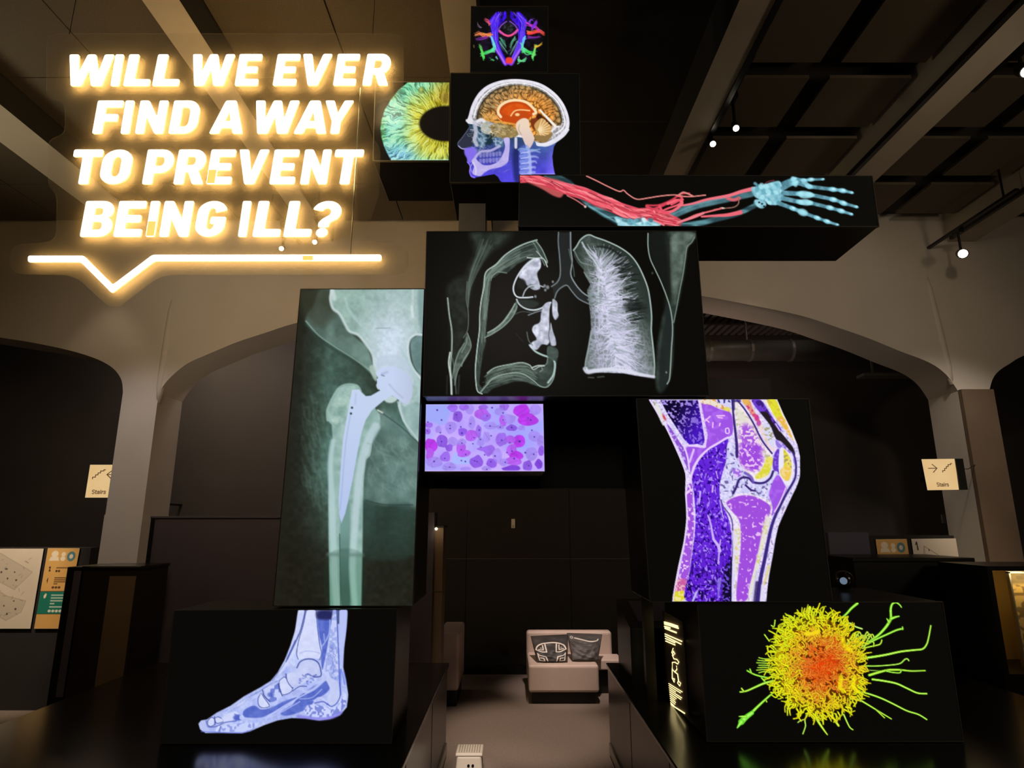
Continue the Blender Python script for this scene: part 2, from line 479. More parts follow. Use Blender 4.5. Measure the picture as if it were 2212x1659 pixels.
class Art:
    def __init__(s, quad, off=(0, 0), sc=1.0, pitch=1.45, bg=(13, 11, 8)):
        """quad: the picture's corners TL TR BR BL on the photograph; drawn in units of sc photo pixels from off"""
        q = np.array(quad, np.float64)
        w = max(np.hypot(*(q[1] - q[0])), np.hypot(*(q[2] - q[3]))); h = max(np.hypot(*(q[3] - q[0])), np.hypot(*(q[2] - q[1])))
        s.nu, s.nv = max(2, int(w / pitch)), max(2, int(h / pitch))
        src = [(0, 0), (1, 0), (1, 1), (0, 1)]
        A = []; B = []
        for (u, v), (x, y) in zip(src, q):
            A.append([u, v, 1, 0, 0, 0, -u * x, -v * x]); B.append(x)
            A.append([0, 0, 0, u, v, 1, -u * y, -v * y]); B.append(y)
        hh = np.append(np.linalg.solve(np.array(A), np.array(B)), 1).reshape(3, 3)
        U, V = np.meshgrid(np.linspace(0, 1, s.nu), np.linspace(0, 1, s.nv))
        W = hh[2, 0] * U + hh[2, 1] * V + 1
        px = (hh[0, 0] * U + hh[0, 1] * V + hh[0, 2]) / W; py = (hh[1, 0] * U + hh[1, 1] * V + hh[1, 2]) / W
        s.U, s.V = U, V
        s.px, s.py = px, py
        s.X = ((px - off[0]) / sc).astype(np.float32); s.Y = ((py - off[1]) / sc).astype(np.float32)
        s.c = np.empty(U.shape + (3,), np.float32); s.c[:] = bg
    def _win(s, p, m):
        x0, y0 = p.min(0) - m; x1, y1 = p.max(0) + m
        k = (s.X >= x0) & (s.X <= x1) & (s.Y >= y0) & (s.Y <= y1)
        r = np.flatnonzero(k.any(1)); c = np.flatnonzero(k.any(0))
        if len(r) == 0 or len(c) == 0: return None
        return slice(r[0], r[-1] + 1), slice(c[0], c[-1] + 1)
    def _dist(s, X, Y, p, closed):
        d = np.full(X.shape, 1e9, np.float32); tt = np.zeros(X.shape, np.float32)
        n = len(p); m = n if closed else n - 1
        for i in range(m):
            a, b = p[i], p[(i + 1) % n]
            vx, vy = b - a
            L = vx * vx + vy * vy + 1e-9
            t = np.clip(((X - a[0]) * vx + (Y - a[1]) * vy) / L, 0, 1)
            e = (X - a[0] - t * vx) ** 2 + (Y - a[1] - t * vy) ** 2
            k = e < d
            d = np.where(k, e, d); tt = np.where(k, (i + t) / m, tt)
        return np.sqrt(d), tt
    def _mix(s, w, col, a, mode='n'):
        sub = s.c[w]
        cc = col(s.X[w], s.Y[w]) if callable(col) else np.asarray(col, np.float32)
        a = a[..., None]
        if mode == 'add': s.c[w] = sub + cc * a
        elif mode == 'max': s.c[w] = np.maximum(sub, cc * a)
        else: s.c[w] = sub * (1 - a) + cc * a
    def fill(s, pts, col, soft=3.0, a=1.0, sm=True, mode='n'):
        p = spline(pts, 5, True) if sm else np.asarray(pts, np.float32)
        w = s._win(p, soft)
        if w is None: return
        X, Y = s.X[w], s.Y[w]
        ins = np.zeros(X.shape, bool)
        n = len(p)
        for i in range(n):
            (x1, y1), (x2, y2) = p[i], p[(i + 1) % n]
            if y1 == y2: continue
            k = ((y1 > Y) != (y2 > Y)) & (X < (x2 - x1) * (Y - y1) / (y2 - y1) + x1)
            ins ^= k
        d, _ = s._dist(X, Y, p, True)
        sd = np.where(ins, d, -d)
        aa = np.clip(0.5 + sd / soft, 0, 1) * (a(X, Y) if callable(a) else a)
        s._mix(w, col, aa, mode)
    def stroke(s, pts, wd, col, soft=2.5, a=1.0, sm=True, mode='n'):
        p = spline(pts, 5) if sm else np.asarray(pts, np.float32)
        mw = max(wd) if isinstance(wd, tuple) else wd
        w = s._win(p, mw + soft)
        if w is None: return
        d, t = s._dist(s.X[w], s.Y[w], p, False)
        hw = (wd[0] + (wd[1] - wd[0]) * t) / 2 if isinstance(wd, tuple) else wd / 2
        aa = np.clip(0.5 + (hw - d) / soft, 0, 1) * (a(s.X[w], s.Y[w]) if callable(a) else a)
        s._mix(w, col, aa, mode)
    def blob(s, x, y, rx, ry, col, soft=3.0, a=1.0, mode='n', rot=0):
        m = max(rx, ry) + soft
        w = s._win(np.array([(x - m, y - m), (x + m, y + m)], np.float32), 0)
        if w is None: return
        dx, dy = s.X[w] - x, s.Y[w] - y
        if rot:
            c, q = math.cos(rot), math.sin(rot); dx, dy = dx * c + dy * q, -dx * q + dy * c
        r = np.sqrt((dx / rx) ** 2 + (dy / ry) ** 2)
        aa = np.clip(0.5 + (1 - r) * min(rx, ry) / soft, 0, 1) * a
        s._mix(w, col, aa, mode)
    def mesh(s, name, m, parent, corners):
        """corners: TL TR BR BL in metres; the grid lies flat between them"""
        TL, TR, BR, BL = [np.array(c, np.float64) for c in corners]
        U, V = s.U[..., None], s.V[..., None]
        P = (TL * (1 - U) + TR * U) * (1 - V) + (BL * (1 - U) + BR * U) * V
        nv, nu = s.nv, s.nu
        idx = np.arange(nv * nu).reshape(nv, nu)
        quads = np.stack([idx[:-1, :-1], idx[1:, :-1], idx[1:, 1:], idx[:-1, 1:]], -1).reshape(-1, 4).astype(np.int32)
        me = bpy.data.meshes.new(name)
        me.vertices.add(nv * nu); me.vertices.foreach_set('co', P.reshape(-1).astype(np.float32))
        nf = len(quads)
        me.loops.add(nf * 4); me.loops.foreach_set('vertex_index', quads.reshape(-1))
        me.polygons.add(nf); me.polygons.foreach_set('loop_start', np.arange(0, nf * 4, 4, dtype=np.int32))
        me.update(calc_edges=True)
        at = me.color_attributes.new('print', 'FLOAT_COLOR', 'POINT')
        rgba = np.ones((nv * nu, 4), np.float32)
        rgba[:, :3] = s2l(np.clip(s.c, 0, 255)).reshape(-1, 3)
        at.data.foreach_set('color', rgba.reshape(-1))
        return link(name, me, m, parent)

def lerp(a, b, t):
    a, b = np.asarray(a, np.float32), np.asarray(b, np.float32)
    t = np.clip(np.asarray(t, np.float32), 0, 1)
    return a + (b - a) * t[..., None]

def ramp(t, stops):
    """stops: [(pos, (r, g, b)), ...]"""
    t = np.asarray(t, np.float32)
    xs = [q[0] for q in stops]
    return np.stack([np.interp(t, xs, [q[1][k] for q in stops]) for k in range(3)], -1).astype(np.float32)
# ================================================================ the pictures on the ten screens
def pic_tracts(a):
    r = random.Random(3)
    A = lambda pts: [(2196 - x, y) for x, y in pts]
    blue = lambda X, Y: lerp((88, 38, 250), (46, 8, 255), vnoise(X, Y, 26, 4)) * (0.55 + 0.5 * vnoise(X * 2, Y * 0.5, 14, 8))[..., None]
    L = [(1025, 98), (1000, 106), (972, 135), (950, 165), (962, 205), (958, 280), (962, 330), (990, 400), (1030, 462), (1062, 518), (1092, 518), (1072, 462), (1040, 395), (1018, 320), (1020, 262), (1018, 222), (1045, 190), (1078, 150), (1082, 100), (1066, 98), (1050, 150), (1030, 140)]
    a.fill([(900, 200), (950, 130), (1040, 100), (1150, 100), (1260, 130), (1330, 200), (1370, 290), (1330, 400), (1280, 460), (1120, 510), (950, 480), (880, 420), (850, 300)], lambda X, Y: lerp((14, 12, 16), (40, 26, 58), ridge(X, Y, 30, 9, 0.5)), 60, 0.7)
    for P in (L, A(L)):
        a.fill(P, blue, 9)
        a.fill([(P[1][0], 112), (P[2][0], 150), (P[3][0], 170), (P[4][0], 210), (P[5][0], 215)], (120, 60, 255), 14, 0.8)
    for q in range(90):                       # fibres of the two blue bundles
        sgn = r.choice((0, 1)); t = r.random()
        pts = [(1000 + 66 * r.random(), 98 + 20 * r.random()), (955 + 60 * t, 170 + 20 * r.random()), (966 + 48 * t, 260), (972 + 46 * t, 330), (1010 + 40 * t, 420), (1060 + 30 * t, 512)]
        pts = pts[:3 + r.randrange(4)] if r.random() < 0.6 else pts[2:]
        if sgn: pts = A(pts)
        a.stroke(pts, r.uniform(2, 5), r.choice([(50, 10, 255), (90, 50, 255), (150, 110, 255), (40, 4, 210), (190, 150, 255)]), 4, 0.55)
    # lower limbs turn violet
    for P in ([(1000, 395), (1040, 455), (1075, 515)],):
        for Q in (P, A(P)):
            a.stroke(Q, 24, (150, 70, 235), 10, 0.7); a.stroke(Q, 7, (196, 150, 255), 5, 0.7)
    # middle arch and pink V
    for Q in ([(1085, 175), (1045, 205), (1022, 245), (1040, 270)],):
        a.stroke(Q, 10, (150, 90, 230), 6, .8); a.stroke(A(Q), 10, (150, 90, 230), 6, .8)
    a.stroke([(1030, 252), (1062, 278), (1098, 290), (1135, 278), (1172, 244)], 17, (225, 78, 170), 7)
    a.stroke([(1060, 280), (1098, 292), (1135, 280)], 8, (255, 90, 110), 5)
    a.blob(1098, 228, 42, 40, lambda X, Y: lerp((24, 24, 22), (60, 66, 70), ridge(X, Y, 16, 5, .5)), 16, .9)
    # orange and red side wings
    def wing(pts, c1, c2, n, w):
        for i in range(n):
            j = [(x + r.gauss(0, 6), y + r.gauss(0, 9)) for x, y in pts]
            a.stroke(j, (w, 2), c1 if r.random() < .5 else c2, 5, .8)
    wing([(955, 280), (905, 282), (862, 276), (838, 285)], (232, 140, 74), (250, 110, 90), 12, 9)
    wing([(1255, 270), (1300, 262), (1345, 256), (1384, 276)], (248, 62, 66), (240, 120, 70), 14, 9)
    wing([(950, 190), (932, 168), (912, 152)], (235, 70, 110), (250, 120, 120), 5, 8)
    wing([(1250, 185), (1280, 210), (1320, 225), (1350, 250)], (210, 60, 220), (240, 60, 160), 7, 7)
    wing([(930, 300), (880, 312), (840, 322)], (140, 60, 170), (110, 40, 150), 6, 8)
    wing([(1265, 190), (1275, 165), (1300, 160)], (90, 60, 190), (120, 70, 210), 5, 9)
    wing([(1290, 225), (1318, 190), (1325, 168)], (120, 50, 230), (170, 60, 230), 7, 10)
    wing([(1260, 300), (1310, 305), (1350, 300)], (110, 40, 170), (160, 50, 160), 6, 6)
    wing([(880, 230), (865, 205), (862, 190)], (120, 100, 110), (90, 60, 130), 4, 6)
    # green and cyan lower lobes
    for f in (lambda p: p, A):
        wing(f([(965, 300), (978, 340), (985, 385)]), (80, 170, 250), (120, 210, 255), 7, 9)
        wing(f([(985, 395), (945, 415), (905, 430), (880, 440)]), (60, 210, 90), (100, 235, 140), 9, 12)
        wing(f([(905, 465), (895, 430), (885, 390), (870, 370)]), (70, 220, 80), (120, 230, 110), 8, 9)
        wing(f([(985, 350), (990, 385), (960, 410)]), (90, 220, 170), (120, 230, 230), 6, 8)
        wing(f([(1040, 310), (1062, 345), (1082, 380)]), (70, 150, 120), (110, 190, 150), 7, 6)
        wing(f([(1030, 340), (1060, 390), (1090, 430)]), (90, 130, 140), (120, 190, 160), 5, 6)
        wing(f([(1010, 460), (1012, 480)]), (110, 210, 180), (160, 210, 190), 3, 10)
        wing(f([(980, 485), (960, 478)]), (70, 190, 110), (90, 200, 160), 3, 8)
    wing([(830, 372), (815, 370)], (150, 130, 70), (170, 140, 80), 2, 5)
    wing([(1310, 375), (1340, 370), (1362, 352)], (250, 170, 50), (230, 190, 60), 5, 8)
    wing([(1180, 480), (1215, 482), (1245, 470)], (80, 210, 190), (110, 230, 150), 6, 8)
    a.fill([(1080, 470), (1105, 460), (1130, 470), (1132, 500), (1106, 515), (1080, 502)], (240, 62, 50), 8)
    a.stroke([(1084, 512), (1130, 514)], 10, (150, 50, 220), 8)

def pic_head(a):
    r = random.Random(5)
    face = [(800, 880), (782, 945), (775, 985), (788, 1020), (764, 1060), (728, 1108), (700, 1142), (697, 1165), (722, 1188), (752, 1200), (752, 1232), (770, 1268), (774, 1296), (796, 1328), (792, 1372), (806, 1408), (830, 1417), (905, 1404), (988, 1390), (1018, 1412), (1036, 1444), (1062, 1460), (1188, 1458), (1190, 1392), (1470, 1392), (1456, 1320), (1450, 1250), (1462, 1176), (1500, 1110), (1560, 1050), (1580, 950), (1500, 800), (1300, 680), (1100, 650), (900, 740)]
    def tissue(X, Y):
        t = np.clip((Y - 1060) / 330, 0, 1)
        teal = lerp((38, 66, 84), (72, 138, 158), np.clip((X - 1150) / 230, 0, 1) * (1 - t))
        c = lerp(teal, (84, 74, 226), t)
        c = lerp(c, (126, 108, 250), np.clip((X - 1380) / 90, 0, 1) * t)
        return c * (0.82 + 0.36 * fbm(X, Y, 60, 3))[..., None]
    a.fill(face, tissue, 5, sm=False)
    # dark nose and cheek, violet lips
    a.fill([(790, 1030), (735, 1100), (702, 1148), (725, 1186), (800, 1176), (832, 1120), (825, 1050)], (46, 50, 66), 14)
    a.stroke([(788, 1024), (764, 1060), (728, 1108), (700, 1142), (698, 1166), (722, 1188), (752, 1198)], 5, (96, 96, 130), 4)
    a.stroke([(704, 1170), (730, 1190), (772, 1192)], 7, (176, 170, 214), 4)
    a.fill([(755, 1190), (830, 1182), (850, 1240), (800, 1300), (776, 1290), (770, 1262), (752, 1232)], (132, 110, 236), 16)
    a.stroke([(774, 1296), (796, 1328), (792, 1372), (806, 1408), (832, 1417)], 9, (150, 120, 250), 6)
    a.fill([(1140, 1200), (1185, 1190), (1190, 1455), (1150, 1440), (1135, 1330)], (26, 34, 92), 26, .75)
    a.fill([(910, 1075), (985, 1065), (995, 1110), (960, 1160), (905, 1150)], (24, 46, 52), 18, .85)
    # skull vault
    skull = [(772, 985), (786, 920), (806, 850), (840, 780), (885, 722), (950, 676), (1040, 645), (1140, 633), (1245, 640), (1345, 664), (1425, 708), (1495, 770), (1545, 842), (1576, 920), (1586, 990), (1574, 1050), (1534, 1098), (1460, 1146), (1395, 1166), (1330, 1168), (1300, 1120), (1180, 1100), (1000, 1080), (900, 1030), (830, 1000)]
    a.fill(skull, lambda X, Y: lerp((214, 210, 226), (250, 248, 255), fbm(X, Y, 40, 6)), 5)
    a.fill([(812, 950), (828, 872), (862, 798), (908, 742), (970, 698), (1050, 668), (1140, 656), (1240, 662), (1335, 686), (1412, 728), (1478, 786), (1526, 856), (1554, 930), (1562, 990), (1545, 1040), (1500, 1085), (1440, 1124), (1380, 1146), (1330, 1140), (1180, 1080), (1000, 1060), (880, 1020)],
           lambda X, Y: lerp((150, 148, 152), (214, 212, 220), ridge(X, Y, 24, 9, .5)), 5)
    a.stroke([(826, 940), (846, 868), (880, 800), (925, 748), (985, 704), (1060, 676), (1140, 664), (1240, 670), (1330, 694), (1405, 735), (1470, 792), (1515, 858), (1542, 932), (1548, 990), (1530, 1032), (1480, 1072)], 9, (250, 248, 250), 4)
    # brain
    brain = [(846, 960), (856, 890), (886, 822), (930, 768), (988, 720), (1062, 692), (1140, 680), (1235, 686), (1322, 708), (1394, 748), (1456, 804), (1500, 868), (1524, 935), (1526, 985), (1505, 1010), (1450, 1012), (1440, 1060), (1400, 1140), (1310, 1130), (1250, 1080), (1150, 1040), (1080, 1010), (980, 985), (900, 960)]
    def br(X, Y):
        wx_, wy_ = X + 26 * (fbm(X, Y, 50, 2) - .5) * 2, Y + 26 * (fbm(X, Y, 50, 12) - .5) * 2
        t = np.clip((X + Y * .9 - 1560) / 430, 0, 1)
        edge = np.clip(np.hypot((X - 1190) / 350, (Y - 930) / 255), 0, 1.2)
        base = lerp(lerp((150, 112, 66), (214, 138, 56), t), (126, 108, 76), np.clip((edge - .68) / .3, 0, 1))
        f1, f2, cid = worley(wx_, wy_, 44, 7)
        g = np.clip((f2 - f1) * 3.2, 0, 1)
        base = base * (0.5 + 0.56 * g)[..., None]
        hi = np.clip((0.42 - f1) * 3, 0, 1) * g
        return base + hi[..., None] * np.array((52, 42, 26), np.float32)
    a.fill(brain, br, 6)
    a.stroke([(850, 950), (862, 890), (892, 826), (936, 774), (992, 728), (1062, 700)], 12, (60, 52, 40), 8, .8)
    a.stroke([(1300, 705), (1394, 752), (1452, 806), (1494, 866), (1518, 930), (1520, 980)], 14, (66, 60, 44), 9, .75)
    # frontal light stripes low
    for i in range(8):
        x = 880 + i * 22
        a.stroke([(x, 905 + i * 3), (x + 26, 930 + i * 2), (x + 62, 955)], 9, (236, 176, 92), 5, .85)
    for i in range(26):                         # pale folds of the upper brain
        t = i / 25; an = math.radians(205 + 150 * t)
        x, y = 1190 + 285 * math.cos(an), 930 + 210 * math.sin(an)
        x2, y2 = 1190 + 215 * math.cos(an + r.uniform(-.09, .09)), 930 + 150 * math.sin(an + r.uniform(-.09, .09))
        c = lerp((186, 160, 116), (234, 150, 62), np.float32(t))
        a.stroke([(x, y), ((x + x2) / 2 + r.uniform(-14, 14), (y + y2) / 2 + r.uniform(-10, 10)), (x2, y2)], r.uniform(8, 13), c, 5, .8)
        a.stroke([(x + 9, y + 2), (x2 + 11, y2)], 5, (96, 62, 28), 5, .6)
    # callosum and ventricle
    a.fill([(1030, 955), (1012, 900), (1040, 850), (1095, 818), (1165, 806), (1240, 822), (1295, 862), (1330, 900), (1320, 925), (1290, 930), (1200, 1000), (1090, 985)], (196, 74, 20), 8)
    a.fill([(1050, 900), (1080, 858), (1150, 832), (1220, 845), (1268, 880), (1280, 925), (1215, 880), (1150, 892), (1115, 930), (1070, 915)], lambda X, Y: lerp((202, 70, 14), (232, 96, 26), fbm(X, Y, 30, 4)), 8)
    a.stroke([(1040, 938), (1018, 900), (1036, 852), (1090, 816), (1165, 804), (1240, 820), (1292, 862), (1320, 902), (1300, 916)], 21, (252, 222, 176), 6)
    a.stroke([(1120, 930), (1150, 892), (1200, 882), (1270, 888)], 11, (250, 196, 130), 5)
    a.blob(1172, 920, 18, 12, (250, 210, 150), 8)
    a.stroke([(900, 955), (990, 975), (1080, 985), (1160, 1000)], 14, (240, 170, 74), 8, .8)
    # tentorium, cerebellum
    a.fill([(1320, 940), (1350, 915), (1440, 1000), (1410, 1012), (1330, 990)], (70, 30, 12), 12)
    a.stroke([(1352, 884), (1400, 935), (1470, 1008)], (13, 22), (246, 238, 226), 5)
    a.fill([(1275, 965), (1330, 950), (1330, 1010), (1300, 1040)], (124, 52, 24), 12)
    a.fill([(1306, 1004), (1345, 958), (1376, 950), (1412, 985), (1444, 1020), (1446, 1062), (1420, 1082), (1370, 1090), (1330, 1100), (1322, 1050)], (206, 158, 92), 7)
    for ang in range(-70, 80, 18):
        q = math.radians(ang)
        a.stroke([(1340, 1040), (1340 + 50 * math.cos(q), 1040 - 45 * math.sin(q)), (1342 + 92 * math.cos(q), 1030 - 78 * math.sin(q))], (10, 5), (250, 224, 178), 4, .9)
    a.fill([(1320, 1085), (1400, 1088), (1446, 1062), (1440, 1100), (1390, 1140), (1320, 1120)], (146, 118, 70), 9)
    a.stroke([(1444, 1052), (1478, 1020), (1500, 1016)], 14, (236, 232, 236), 6)
    # brain stem
    a.fill([(1160, 1000), (1185, 965), (1226, 948), (1262, 966), (1270, 1020), (1300, 1085), (1306, 1122), (1270, 1188), (1240, 1170), (1205, 1092), (1172, 1060)], lambda X, Y: lerp((238, 214, 190), (218, 196, 196), (Y - 1000) / 180), 7)
    a.stroke([(1190, 1000), (1182, 1040), (1205, 1080)], 6, (190, 160, 136), 5)
    # skull base, orbit, sinuses
    a.fill([(900, 990), (940, 975), (960, 1030), (950, 1075), (905, 1070), (880, 1040)], lambda X, Y: lerp((150, 150, 130), (206, 206, 196), fbm(X, Y, 30, 2)), 9)
    a.fill([(955, 1012), (1010, 985), (1080, 1000), (1150, 1025), (1178, 1080), (1130, 1104), (1050, 1114), (985, 1080)], lambda X, Y: lerp((106, 86, 46), (206, 180, 118), fbm(X, Y, 22, 8)), 9)
    a.stroke([(772, 968), (830, 985), (880, 960), (905, 972)], 24, (228, 226, 232), 8)
    a.stroke([(830, 985), (842, 1060), (832, 1120), (850, 1160)], 32, (196, 196, 214), 12, .9)
    a.stroke([(800, 1040), (850, 1050), (880, 1090)], 12, (170, 176, 200), 8, .8)
    a.stroke([(1160, 1110), (1160, 1180)], 22, (236, 230, 240), 10, .9)
    a.fill([(860, 1070), (930, 1100), (900, 1180), (860, 1160)], lambda X, Y: lerp((60, 90, 112), (150, 176, 200), ridge(X, Y, 28, 3, .5)), 12)
    a.fill([(975, 1110), (1050, 1110), (1060, 1170), (1010, 1180)], lambda X, Y: lerp((80, 110, 140), (170, 190, 214), ridge(X, Y, 26, 13, .5)), 10)
    for i in range(70):                          # fine pale strands of the facial bones
        x, y = r.uniform(805, 1060), r.uniform(985, 1200)
        an = r.uniform(0, 3.14)
        a.stroke([(x, y), (x + 22 * math.cos(an), y + 22 * math.sin(an)), (x + 36 * math.cos(an + .7), y + 36 * math.sin(an + .7))], r.uniform(3, 6), r.choice([(214, 214, 230), (170, 190, 206), (120, 150, 170)]), 5, .45)
    for i in range(26):
        x, y = r.uniform(960, 1160), r.uniform(1005, 1095)
        a.stroke([(x, y), (x + r.uniform(-24, 24), y + r.uniform(-16, 16)), (x + r.uniform(-30, 30), y + r.uniform(-20, 20))], 5, r.choice([(230, 206, 150), (86, 66, 34), (196, 170, 110)]), 4, .6)
    # jaw and teeth
    a.fill([(1062, 1112), (1105, 1104), (1112, 1150), (1104, 1250), (1092, 1300), (1040, 1334), (960, 1352), (908, 1380), (880, 1404), (840, 1400), (812, 1380), (826, 1330), (806, 1290), (832, 1262), (860, 1290), (900, 1318), (960, 1318), (1020, 1290), (1058, 1230), (1074, 1170)], lambda X, Y: lerp((206, 196, 240), (178, 166, 232), fbm(X, Y, 40, 5)), 6)
    a.stroke([(836, 1262), (880, 1215), (960, 1206), (1030, 1170)], 20, (186, 180, 226), 8, .9)
    for row, (y0, dy) in enumerate(((1228, 0), (1268, 6))):
        for i in range(7):
            x = 868 + i * 26
            a.fill([(x, y0 - i * 2 + dy), (x + 20, y0 - i * 2 + dy), (x + 19, y0 + 30 - i * 2 + dy), (x + 2, y0 + 30 - i * 2 + dy)], (176, 170, 226) if (i + row) % 2 else (196, 190, 240), 6, .5)
    a.stroke([(820, 1300), (842, 1350), (838, 1392)], 12, (214, 204, 246), 6)
    a.stroke([(812, 1310), (798, 1335), (806, 1372)], 7, (170, 150, 248), 5)
    for i in range(22):
        x, y = r.uniform(880, 1100), r.uniform(1290, 1380)
        a.stroke([(x, y), (x + r.uniform(10, 40), y - r.uniform(0, 20))], 4, (150, 138, 220), 5, .4)
    # neck vertebrae
    a.fill([(1192, 1196), (1262, 1180), (1276, 1390), (1194, 1390)], (92, 112, 210), 14, .7)
    a.stroke([(1250, 1180), (1270, 1260), (1276, 1390)], 24, (168, 184, 238), 10, .9)
    for i in range(5):
        y = 1200 + i * 42
        a.stroke([(1198, y + 8), (1250, y)], 24, (126, 142, 226), 8, .9)
        a.stroke([(1262, y + 14), (1310, y + 6 + 4 * (i % 2)), (1352 - 14 * i, y + 20)], (22, 6), (176, 188, 244), 12, .8)
        a.blob(1230 + 9 * (i % 2), y + 20, 26, 11, (140, 158, 236), 10, .7, rot=.3)
        a.stroke([(1200, y + 26), (1256, y + 18)], 6, (206, 210, 255), 5)
    a.stroke([(1180, 1200), (1200, 1190), (1300, 1200), (1350, 1195)], 10, (150, 190, 220), 8, .7)
    a.stroke([(1192, 1388), (1468, 1388)], 7, (170, 160, 255), 5, .8)
    a.stroke([(1062, 1458), (1186, 1456)], 6, (140, 120, 255), 4)
    a.stroke([(1330, 1160), (1400, 1168), (1470, 1140), (1540, 1090), (1578, 1040)], 13, (226, 228, 240), 6)

def pic_iris(a):
    out = [(637, 657), (300, 657), (225, 718), (160, 800), (112, 882), (90, 955), (80, 1025), (90, 1100), (108, 1165), (135, 1225), (165, 1278), (637, 1278)]
    def col(X, Y):
        dx, dy = (X - 600) / 212, (Y - 988) / 143
        rp = np.sqrt(dx * dx + dy * dy)
        ang = np.arctan2(Y - 988, X - 590)
        rad = np.hypot(X - 590, Y - 988)
        t = np.clip((rad - 150) / 350, 0, 1)
        n = fbm(X, Y, 110, 31)
        c = ramp(np.clip(t + .35 * (n - .5), 0, 1), [(0, (176, 168, 30)), (.18, (206, 200, 62)), (.4, (176, 200, 96)), (.62, (128, 200, 150)), (.85, (110, 196, 168)), (1, (88, 176, 110))])
        bl = np.clip((Y - 1110) / 120, 0, 1) * np.clip((430 - X) / 160, 0, 1)
        c = lerp(c, (126, 190, 230), bl * .8)
        tl = np.clip((780 - Y) / 100, 0, 1) * np.clip((420 - X) / 160, 0, 1)
        c = lerp(c, (104, 196, 136), tl * .8)
        cy = np.clip(1 - np.hypot((X - 200) / 150, (Y - 960) / 170), 0, 1)
        c = lerp(c, (140, 220, 214), cy * .8)
        w = ang + .09 * (fbm(X, Y, 60, 5) - .5) * 2
        f = vnoise(w * 34, rad / 70, 1, 3) * .5 + vnoise(w * 74, rad / 44, 1, 9) * .5
        lines = np.clip((f - .5) * 4.2, -1, 1)
        c = c * (1.1 - .46 * np.clip(-lines, 0, 1))[..., None]
        c = lerp(c, (226, 252, 206), np.clip(lines, 0, 1) * .55)
        tr = np.clip((X - 470) / 120, 0, 1) * np.clip((860 - Y) / 60, 0, 1)
        c = lerp(c, c * np.array((.86, .74, .52), np.float32), tr)
        return c
    a.fill(out, col, 8, sm=False)
    a.blob(408, 722, 26, 30, (90, 110, 40), 12, .55, rot=.6); a.blob(404, 716, 11, 15, (200, 200, 90), 8, .8)
    a.blob(600, 780, 30, 40, (120, 104, 50), 20, .5)
    a.blob(600, 988, 212, 143, (52, 46, 18), 16, .9); a.blob(600, 988, 204, 137, (19, 15, 11), 9)
    a.stroke([(637, 660), (637, 845)], 7, (176, 240, 190), 5, .8); a.stroke([(637, 1130), (637, 1276)], 7, (160, 230, 220), 5, .8)
    a.stroke([(168, 1275), (634, 1275)], 7, (190, 250, 226), 5, .7)

